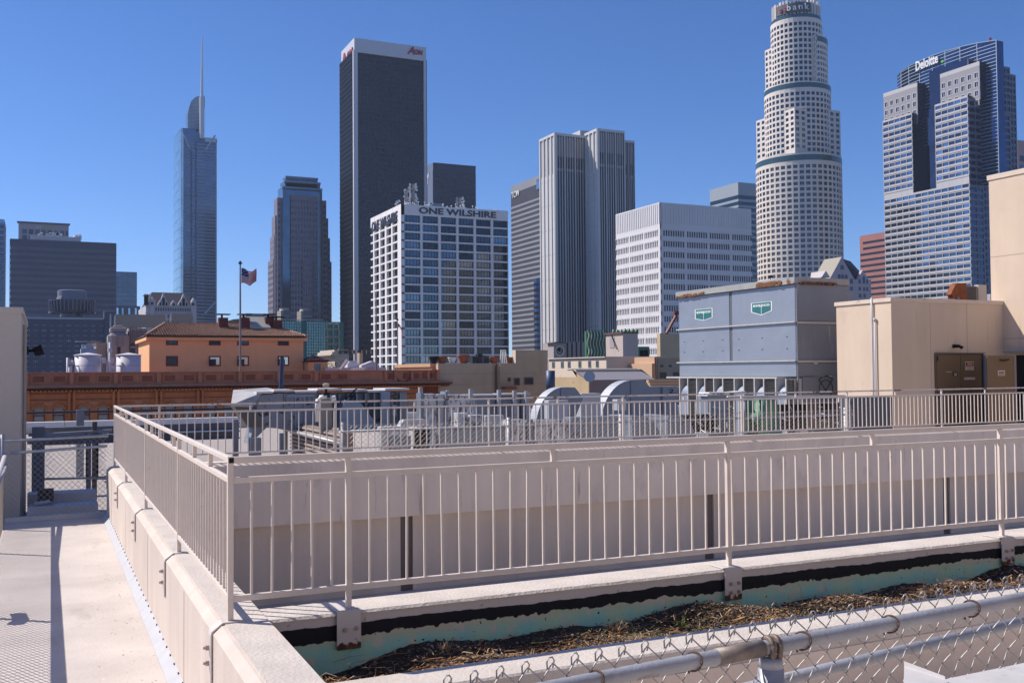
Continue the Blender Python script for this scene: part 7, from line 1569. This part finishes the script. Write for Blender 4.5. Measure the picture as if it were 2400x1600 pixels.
mb = MB(); random.seed(21)
xs = [600,640,690,742,800,860,900,958]
for xa, xb in zip(xs, xs[1:]): h0 = random.uniform(-.02,.06); mb.box(a_(xa), a_(xb)-.02, VA_-.12+random.uniform(0,.06), VA_+.95, zt_+.0+h0, zt_+.05+h0)
part('roof_sheet', mb, WCO, t)
mb = MB(); mb.box(a_(672), a_(735), VA_-.04, VA_, f.z(930,700), f.z(924,700)); part('pipe_cover', mb, BGM, t)
mb = MB(); mb.prism([(a_(793),f.z(1010,800)),(a_(870),f.z(1010,800)),(a_(880),f.z(1000,880)),(a_(838),f.z(944,838)),(a_(800),f.z(936,800)),(a_(790),f.z(960,790))], 'y', VA_-.35, VA_-.02); part('transition_duct', mb, BGM, t, bevel=.01)
mb = MB(); mb.box(a_(889), a_(912), VA_-.12, VA_-.0, f.z(1000,900), f.z(916,900)); part('service_box', mb, BGM, t, bevel=.01)
for k in range(14): x = 672+k*20.5; mb = MB(); mb.box(a_(x)-.02, a_(x)+.02, VA_-.03, VA_+.16, f.z(1001,800), zt_-.05); part('panel_flange', mb, BGM if k % 3 else DU, t)
mb = MB(); mb.lathe((a_(918),VA_+.05), [(.02,f.z(932,918)),(.14,f.z(931,918)),(.14,f.z(926,918)),(.02,f.z(925,918))], 12); part('fan_motor', mb, mat('brown_motor',(.10,.08,.04),.7), t)
mb = MB(); mb.box(a_(909), a_(932), VA_+.1, VA_+.14, f.z(974,920), f.z(949,920)); part('white_panel', mb, WCO, t)
CBL = mat('black_cable', (.02,.02,.025), .6)
for pts_ in (((780,940),(800,945),(815,930),(830,915),(838,908)),((852,935),(845,950),(852,965),(862,955),(866,945)),((800,980),(830,985),(870,984),(900,986))): mb = MB(); mb.tube([onv(x,y,VA_-.1) for x, y in pts_], .02, 5); part('cable', mb, CBL, t)
t = thing('air_handling_unit', 'silver foil patched section with curved hood in the middle of the duct row', 'air handling unit', (onv(1040,960,24.2).x,25,ZF)); f = Face('v', 24.2, 0, 0); a_ = lambda x: f.a(x,960)
mb = MB(); mb.box(a_(992), a_(1023), 24.2, 24.6, f.z(1012,1000)-.6, f.z(923,1000)); part('foil_panel', mb, FOIL, t); mb = MB(); mb.box(a_(1026), a_(1041), 24.2, 24.6, f.z(1012,1000)-.6, f.z(924,1000)); part('foil_panel', mb, DUL, t); mb = MB(); mb.box(a_(1041.5), a_(1046), 24.1, 24.5, ZF, f.z(917,1044)); part('post', mb, DU, t)
mb = MB(); mb.prism([(a_(1046),f.z(1010,1050)-.6)]+[(a_(1047)+(a_(1112)-a_(1047))*s_, f.z(975,1100)+(f.z(925,1060)-f.z(975,1100))*math.sqrt(max(0,1-max(0,(s_-.45)/.55)**2.2))) for s_ in [k/12 for k in range(13)]]+[(a_(1122),f.z(1010,1050)-.6)], 'y', 24.2, 24.65); part('curved_hood', mb, FOIL, t)
mb = MB(); mb.box(a_(985), a_(991.5), 24.15, 24.5, ZF, f.z(921,990)); part('post', mb, DU, t)
# row of panels further back
t = thing('equipment_screen', 'row of dark blue grey equipment panels with thin posts behind the foil section', 'screen', (onv(1180,960,29).x,29,ZF)); f = Face('v', 29, 0, 0); a_ = lambda x: f.a(x,960)
for xa, xb in ((1115,1163),(1164,1176),(1177,1202),(1203,1221),(1222,1243)): mb = MB(); mb.box(a_(xa), a_(xb)-.03, 29, 29.3, ZF, f.z(927,1180)); part('panel', mb, DU, t, bevel=.02)
mb = MB(); mb.box(a_(1060), a_(1165), 28.9, 29.5, f.z(927,1180), f.z(923,1180)); mb.box(a_(1170), a_(1240), 28.9, 29.5, f.z(926,1180), f.z(922,1180)); part('roof_sheet', mb, WCO, t)
for x, y in ((1044,914),(1097,911),(1163,913),(1199,915),(1227,916),(980,907)): mb = MB(); mb.box(a_(x)-.06, a_(x)+.05, 28.7, 28.82, ZF, f.z(y,x)); part('post', mb, STEEL, t)
# foil ducts near the fence
for (x0,x1,y0,V__,dp,m_,lb) in ((1074,1097,968,22.6,1.0,FOIL,'small silver foil duct stub left of the long grey box'),(1103,1135,973,22.6,1.0,FOIL,'second small silver foil duct stub'),(1138,1182,974,22.8,1.2,DUL,'pale low duct section behind the railing post'),(1030,1185,1004,21.6,.9,DU,'long grey stained duct low behind the chain link fence'),(1187,1232,984,21.9,1.0,FOIL,'left silver foil covered box under the first curved duct'),(1235,1250,984,21.95,1.0,DU,'narrow grey duct between the silver foil boxes'),(1252,1336,984,21.9,1.1,FOIL,'largest silver foil covered box under the first curved duct'),(1338,1452,978,21.8,1.2,DU,'long plain grey duct low in front of the second curved duct'),(1286,1332,938,23.2,.9,DUL,'pair of white metal sheets inside the first curved duct')): rbox('duct_box', lb, x0, x1, y0, V__, dp, m_, 'duct')
for (xa, xb, y0, lb) in ((1482,1550,975,'round shouldered grey duct elbow low in front of the cooling unit fans'),(1566,1632,974,'second round shouldered duct elbow low in front of the cooling unit fans')):
    V__ = 22.2; f = Face('v', V__, 0, 0); p0, p1 = f.a(xa,990), f.a(xb,990); zt2 = f.z(y0, xa); mb = MB(); n = 10; W2 = p1-p0
    mb.prism([(p0,ZF),(p0,zt2),(p0+W2*.3,zt2)]+[(p0+W2*.3+W2*.7*math.sin(math.pi/2*k/n), zt2-.75*(1-math.cos(math.pi/2*k/n))) for k in range(1,n+1)]+[(p1,ZF)], 'y', V__, V__+1.2); solo('duct_elbow', mb, DU, lb, 'duct', (p0,V__,ZF), bevel=.01)
o = rbox('roof_unit', 'pale blue grey roof unit with sloping white lid in front of the cooling unit fans', 1660, 1705, 925, 23.8, 1.5, GALV, 'roof unit')
f = Face('v', 23.7, 0, 0); mb = MB(); mb.prism([(f.a(1657,920),f.z(927,1680)),(f.a(1750,920),f.z(925,1680)),(f.a(1748,918),f.z(917,1700)),(f.a(1720,918),f.z(919,1700)),(f.a(1663,920),f.z(919,1680))], 'y', 23.7, 24.2); part('lid', mb, WCO, o)
# blower housing on the left under the railing and other clutter
o = rbox('roof_unit', 'white box shaped fan housing with sloping top left of the foil section', 893, 958, 1000, 21.8, 1.0, DUL, 'roof unit')
f = Face('v', 21.8, 0, 0); mb = MB(); mb.box(f.a(912,1020), f.a(962,1020), 21.77, 21.8, ZF, f.z(1022,930)); part('grey_side', mb, DU, o); mb = MB(); mb.prism([(f.a(940,1000),f.z(1000,940)),(f.a(1010,1000),f.z(1000,940)),(f.a(1000,990),f.z(984,950)),(f.a(950,990),f.z(984,950))], 'y', 21.9, 22.15); part('sloping_top', mb, DUL, o)
mb = MB(); mb.box(f.a(975,1020), f.a(1009,1020), 21.85, 22.0, ZF, f.z(1008,990)); part('dark_opening', mb, DARK, o)
t = thing('tarpaulin', 'green tarpaulin draped over machinery behind the back railing', 'tarpaulin', (onv(1785,970,22.4).x,22.4,ZF)); mb = MB(); random.seed(14); nn = 16
pu = []
for i in range(nn+1):
    for j in range(nn+1):
        s_, q_ = i/nn, j/nn; x = 1748+s_*72+q_*18*(s_-.2); y = 943+q_*75-(8*math.sin(s_*3)*(1-q_)); p = onv(x, y, 22.3+.35*math.sin(s_*7+q_*3)*.4-.5*q_+random.uniform(-.02,.02)); pu.append(tuple(p))
mb.v = pu; mb.f = [(i*(nn+1)+j,i*(nn+1)+j+1,(i+1)*(nn+1)+j+1,(i+1)*(nn+1)+j) for i in range(nn) for j in range(nn) if not (i < 6 and j > 5+i)]; mb.m = [0]*len(mb.f)
part('sheet', mb, mat('green_tarp',(.09,.22,.13),.55,var=.25,vs=3), t, smooth=True); mb = MB(); p = onv(1752,975,22.9); q = onv(1815,975,22.9); mb.box(p.x,q.x,22.9,23.1,ZF,p.z); part('covered_box', mb, mat('dark_green_box',(.03,.07,.045),.7), t)
for (x0,x1,y0,y1,V__,lb) in ((1829,1890,948,1004,22.9,'large black rectangular duct opening right of the green tarpaulin'),(1922,1948,945,980,22.9,'dark hexagonal fan opening behind the orange edged pickets'),(1602,1680,972,1010,23.5,'dark panel standing for the shaded gap between the duct elbows and the green tarpaulin')):
    p = onv(x0,y0,V__); q = onv(x1,y1,V__); mb = MB(); mb.box(p.x,q.x,V__,V__+.2,q.z,p.z); solo('dark_panel', mb, DARK, lb, 'duct opening', (p.x,V__,q.z))  # flat dark boxes stand in for the shade in openings and gap
o = rbox('roof_unit', 'dark blue grey machine casing in front of the sand building', 1996, 2092, 932, 23.2, 1.8, mat('slate_casing',(.075,.085,.11),.6), 'roof unit')
o = rbox('roof_unit', 'brown grey machine casing behind the hexagonal fan opening', 1893, 1990, 945, 24.2, 1.2, mat('brown_casing',(.20,.155,.13),.8), 'roof unit')
mb = MB(); random.seed(33)
for k in range(34):
    x = random.uniform(1640,1985); y = random.uniform(950,1010); p = onv(x,y,22.2+random.uniform(0,1.2)); q = onv(x+random.uniform(-22,22), y+random.uniform(-12,16), 22.2+random.uniform(0,1.2)); mb.tube([p,q], random.uniform(.012,.035), 5)
solo('pipework', mb, STEEL, 'tangle of small pipes and brackets low behind the right part of the back railing', 'pipework', kind='stuff')
mb = MB(); p = onv(1705,930,22.0); q = onv(1985,928,23.4); mb.tube([p,q], .035, 8); mb.tube([onv(1745,935,22.1),onv(1745,1000,22.1)], .03, 8); solo('pipe', mb, DUL, 'long pale horizontal pipe behind the top of the back railing', 'pipe', tuple(p), smooth=True)
# floor pipe with meter in front of the air handling unit
t = thing('meter_pipe', 'white goose neck pipe with beige capped vent in front of the air handling unit', 'pipe', tuple(onv(762,1000,22.4)))
mb = MB(); P0 = [onv(743,988,22.4),onv(743,950,22.4),onv(744,936,22.4),onv(750,930,22.4),onv(765,929,22.4)]; mb.tube(P0, .045, 8); part('goose_neck', mb, DISH, t, smooth=True); mb = MB(); mb.tube([onv(777,934,22.4),onv(786,932,22.4)], .06, 8); part('valve_head', mb, DISH, t)
mb = MB(); p = onv(752,933,22.5); q = onv(778,1010,22.5); mb.box(p.x,q.x,22.5,22.7,q.z,p.z); part('grey_post', mb, mat('post_grey',(.23,.22,.21),.6), t)
mb = MB(); c = onv(764,925,22.4); mb.tube([c,c+Vector((0,0,.14))], .03, 8); mb.box(c.x-.07,c.x+.07,22.35,22.5,c.z+.0,c.z+.05); part('vent_stem', mb, DARK, t); mb = MB(); c = onv(764,907,22.4); mb.lathe((c.x,22.4), [(.055,c.z),(.075,c.z+.03),(.075,c.z+.075),(.03,c.z+.09)], 12); part('vent_cap', mb, mat('beige_cap',(.45,.40,.32),.6), t)
# ribbed brown wall
t = thing('ribbed_wall', 'low brown corrugated wall running back behind the left part of the railing', 'wall', tuple(onv(700,1010,22)))
ut = onv(806, 1010, 20.9).x; vb = onu(683,1000,ut).y; RBW = mat('brown_corrugated',(.25,.19,.165),.8)
mb = MB(); mb.box(ut, ut+.2, 20.9, vb, ZF, -1.3); part('wall', mb, RBW, t)
for k in range(17): mb = MB(); mb.box(ut-.04, ut+.0, 20.9, vb, -1.34-k*.095-.04, -1.34-k*.095); part('rib', mb, mat('rib_pale',(.40,.33,.29),.8) if k == 0 else bpy.data.materials['rib_pale'], t)
mb = MB(); mb.tube([(ut-.15,20.6,-1.50),(ut-.15,vb,-1.46)], .04, 8); part('handrail', mb, DUL, t, smooth=True)
mb = MB(); z0_ = onz; mb.tube([(ut-.15,20.5,ZF),(ut-.15,20.5,-1.25)], .055, 10); mb.tube([(ut-.15,20.5,-1.26),(ut-.15,20.5,-1.18)], .07, 10, r2=.02); part('end_post', mb, STEEL, t)
mb = MB(); mb.tube([(ut-.15,vb,ZF),(ut-.15,vb,-1.45)], .055, 10); part('end_post', mb, STEEL, t)
# chain link fence line behind the railing
VC_ = 20.3; f = Face('v', VC_, 0, 0)
t = thing('chain_link_fence', 'long chain link fence on the gravel roof just behind the back railing', 'fence', (10,VC_,ZF))
zt2 = f.z(1006, 950); x0_, x1_ = f.a(800,1000), f.a(2000,990)
mb = MB(); mb.tube([(x0_,VC_,zt2),(x1_,VC_,zt2)], .025, 8); part('middle_rail', mb, STEEL, t, smooth=True); ztt = f.z(992, 950)
mb = MB(); mb.tube([(x0_,VC_,ztt),(x1_,VC_,ztt)], .008, 5); part('top_wire', mb, WIRE, t)
mb = MB(); mesh_wires(mb, (x0_,VC_,ZF+.1), (1,0,0), x1_-x0_, ztt-ZF-.1, .075, .0028); part('mesh', mb, WIRE, t, kind='stuff')
for x in (805,1195,1458,1745,1985): mb = MB(); xx = f.a(x,1000); mb.tube([(xx,VC_+.05,ZF),(xx,VC_+.05,ztt+.06)], .05, 10); part('post', mb, STEEL, t, smooth=True)
# left yard: pipe fence, steel beams
BS = mat('blue_grey_steel', (.13,.155,.22), .55, .2, var=.2, vs=3); BS2 = mat('blue_grey_steel_light', (.30,.33,.38), .5, .2, var=.12, vs=3)
V_ = 24.; f = Face('v', V_, 0, 0)
for i, (V__, xa, xb, y0, y1, lb) in enumerate(((30.,98,560,1001,1018,'far blue grey steel beam crossing the gravel yard'),(25.,98,560,1022,1036,'near blue grey steel beam crossing the gravel yard'))):
    f = Face('v', V__, 0, 0); z1_, z0_ = f.z(y0, 200), f.z(y1, 200); mb = MB(); mb.box(f.a(xa,1000), f.a(xb,1000), V__, V__+.03, z0_, z1_); mb.box(f.a(xa,1000), f.a(xb,1000), V__-.14, V__+.17, z1_, z1_+.03); mb.box(f.a(xa,1000), f.a(xb,1000), V__-.14, V__+.17, z0_-.03, z0_)
    solo('steel_beam', mb, BS, lb, 'steel beam', group='steel beams in the gravel yard')
for i, (x, V__, y0, lb) in enumerate(((90,24.5,1001,'thick steel post with bracket left of the gravel yard gate'),(208,26.,1030,'slim steel gate post in the gravel yard'),(222,26.,988,'rough brown gate post with pale cap in the gravel yard'),(553,21.5,983,'galvanised post left of the gravel yard end'),(188,34.,960,'tall blue black post standing above the far parapet'),(600,21.2,1026,'short thick blue grey post stub behind the railing'),(662,23.,1015,'dark post stub beside the white pipe'))):
    f = Face('v', V__, 0, 0); xx = f.a(x, 1000); mb = MB(); r = .11 if x in (90,188,600) else .055
    if x == 90: mb.box(xx-.13, xx+.13, V__, V__+.26, ZF, f.z(y0,x)); mb.box(xx-.22, xx+.22, V__-.03, V__+.29, f.z(1040,x), f.z(1034,x)); mb.box(xx-.2, xx-.13, V__, V__+.2, f.z(1022,x), f.z(1016,x))
    else: mb.box(xx-r, xx+r, V__, V__+2*r, ZF, f.z(y0,x))
    solo('steel_post', mb, BS if x != 222 else mat('brown_post',(.15,.12,.105),.9), lb, 'post', (xx,V__,ZF), 'posts in the gravel yard')
t = thing('pipe_gate', 'chain link gate with pale pipe frame in front of the gravel yard', 'gate', (onv(150,1060,26).x,26,ZF)); f = Face('v', 26, 0, 0); a_ = lambda x: f.a(x,1050)
for (x0,y0,x1,y1) in ((100,1018,262,1008),(98,1122,262,1118)): mb = MB(); mb.tube([(a_(x0),26,f.z(y0,x0)),(a_(x1),26,f.z(y1,x1))], .03, 8); part('gate_rail', mb, BS2, t)
for x in (99,203,229): mb = MB(); mb.tube([(a_(x),26,f.z(1122,x)),(a_(x),26,f.z(1016,x))], .022, 6); part('gate_stile', mb, DARK, t)
mb = MB(); mesh_wires(mb, (a_(98),26,f.z(1122,98)), (1,0,0), a_(262)-a_(98), f.z(1018,98)-f.z(1122,98), .075, .003); part('mesh', mb, WIRE, t, kind='stuff')
f = Face('v', 38, 0, 0); mb = MB(); mb.tube([(f.a(60,965),38,f.z(967.5,60)),(f.a(660,960),38,f.z(955,660)+.0)], .045, 8); solo('cable_tray', mb, mat('black_beam',(.02,.02,.03),.6), 'thin dark horizontal rail in front of the pointed windows', 'rail', (f.a(60,965),38,f.z(967.5,60)))
for k, (V__, y0) in enumerate(((21.4,1168),(20.6,1184))): f = Face('v', V__, 0, 0); mb = MB(); mb.box(f.a(64,1150), U0-.2, V__, V__+.5, ZF, f.z(y0-14*(1-k),150)); solo('low_platform', mb, FLASH, ('far' if k == 0 else 'near')+' low grey platform step beyond the walkway fence', 'platform', bevel=.01)
mb = MB(); f = Face('v', 20.9, 0, 0); mb.box(f.a(88,1150), f.a(126,1150), 20.9, 21.2, f.z(1176,100), f.z(1148,100)); solo('junction_box', mb, mat('rusted_box',(.05,.04,.035),.8), 'dark rusty equipment box behind the walkway fence', 'equipment box')
mb = MB(); f = Face('v', 20.8, 0, 0); mb.tube([(f.a(80,1178),20.8,f.z(1180,90)),(f.a(118,1174),20.8,f.z(1175,110))], .035, 8); solo('pipe', mb, DUL, 'short pale pipe stub at the foot of the dark rusty box', 'pipe')
# post near the roof edge
mb = MB(); p = onv(661,836,33.); q = onv(658,925,33.); mb.tube([q,p], .075, 8, r2=.07); solo('steel_post', mb, mat('navy_post',(.025,.04,.10),.4), 'tall navy blue post rising in front of the orange building', 'post', tuple(q))
# ---------------- flags
def flag(name, label, xp, ytop, ybot, V__, r, fw, fh, seed, droop=False):
    p0, p1 = onv(xp, ybot, V__), onv(xp, ytop, V__); t = thing(name, label, 'flagpole', tuple(p0)); mb = MB(); mb.tube([p0,(p0.x,V__,p1.z)], r, 8, r2=r*.6); part('pole', mb, mat('pole_grey',(.22,.20,.20),.5) if 'pole_grey' not in bpy.data.materials else bpy.data.materials['pole_grey'], t)
    mb = MB(); mb.lathe((p0.x,V__), [(.02,p1.z),(r*1.8,p1.z+r*1.5),(.02,p1.z+r*3.5)], 8); part('finial', mb, DARK, t)
    nx_, ny_ = 26, 26; RE = mat('flag_red',(.42,.03,.04),.8) if 'flag_red' not in bpy.data.materials else bpy.data.materials['flag_red']; BLU = mat('flag_blue',(.03,.05,.16),.8) if 'flag_blue' not in bpy.data.materials else bpy.data.materials['flag_blue']; WH = mat('flag_white',(.70,.66,.64),.8) if 'flag_white' not in bpy.data.materials else bpy.data.materials['flag_white']
    mb = MB(); zt3 = p1.z-fh*.25
    for i in range(nx_+1):
        for j in range(ny_+1):
            s_, q_ = i/nx_, j/ny_
            if droop: X = fw*s_*.62; Zz_ = -fh*q_*.55-s_*fw*.95+.2*math.sin(s_*6); Y = .3*math.sin(s_*7+q_*2)
            else: X = fw*s_*(.92-.08*q_); Zz_ = -fh*q_*(1-.12*s_)-fh*.30*s_*(1-s_*.9)+.10*fh*math.sin(s_*7.5+.5); Y = .35*math.sin(s_*8.5+q_*1.2)*(.3+s_)
            mb.v.append((p0.x+r+X, V__+Y, zt3+Zz_))
    for i in range(nx_):
        for j in range(ny_):
            st = j*13//ny_; c_ = 0 if st % 2 == 0 else 1
            if i < nx_*.4 and st < 7: c_ = 2 if not ((i+j) % 3 == 0 and j % 2 == 0) else 1 if (i % 2) else 2
            mb.f.append((i*(ny_+1)+j,i*(ny_+1)+j+1,(i+1)*(ny_+1)+j+1,(i+1)*(ny_+1)+j)); mb.m.append(c_)
    part('flag', mb, [RE, WH, BLU], t, smooth=True)
flag('flagpole', 'tall grey flagpole flying the stars and stripes above the orange building', 563, 621, 872, 91.5, .11, 1.55, 1.35, 1)
flag('flagpole', 'thin flagpole with drooping stars and stripes in front of the white office tower', 932, 752, 872, 105., .09, 1.0, 1.0, 2, True)
mb = MB(); p0 = onv(882,872,105.); mb.tube([p0,(p0.x,105,onv(882,690,105.).z)], .10, 6, r2=.05); solo('mast_pole', mb, bpy.data.materials['pole_grey'], 'bare thin pole left of the drooping flag in front of the white office tower', 'pole', tuple(p0))
# ------------------------------------------------------------------ air
hm = bpy.data.materials.new('haze_air'); hm.use_nodes = True; hn = hm.node_tree; hn.nodes.clear(); ho = hn.nodes.new('ShaderNodeOutputMaterial'); pv = hn.nodes.new('ShaderNodeVolumePrincipled')
pv.inputs['Color'].default_value = (.66,.78,1,1); pv.inputs['Density'].default_value = .00010; pv.inputs['Anisotropy'].default_value = .2; hn.links.new(pv.outputs[0], ho.inputs['Volume'])
mb = MB(); mb.box(-4010,4010,-1510,6010,-41,420); o = part('haze', mb, hm, None, kind='stuff')
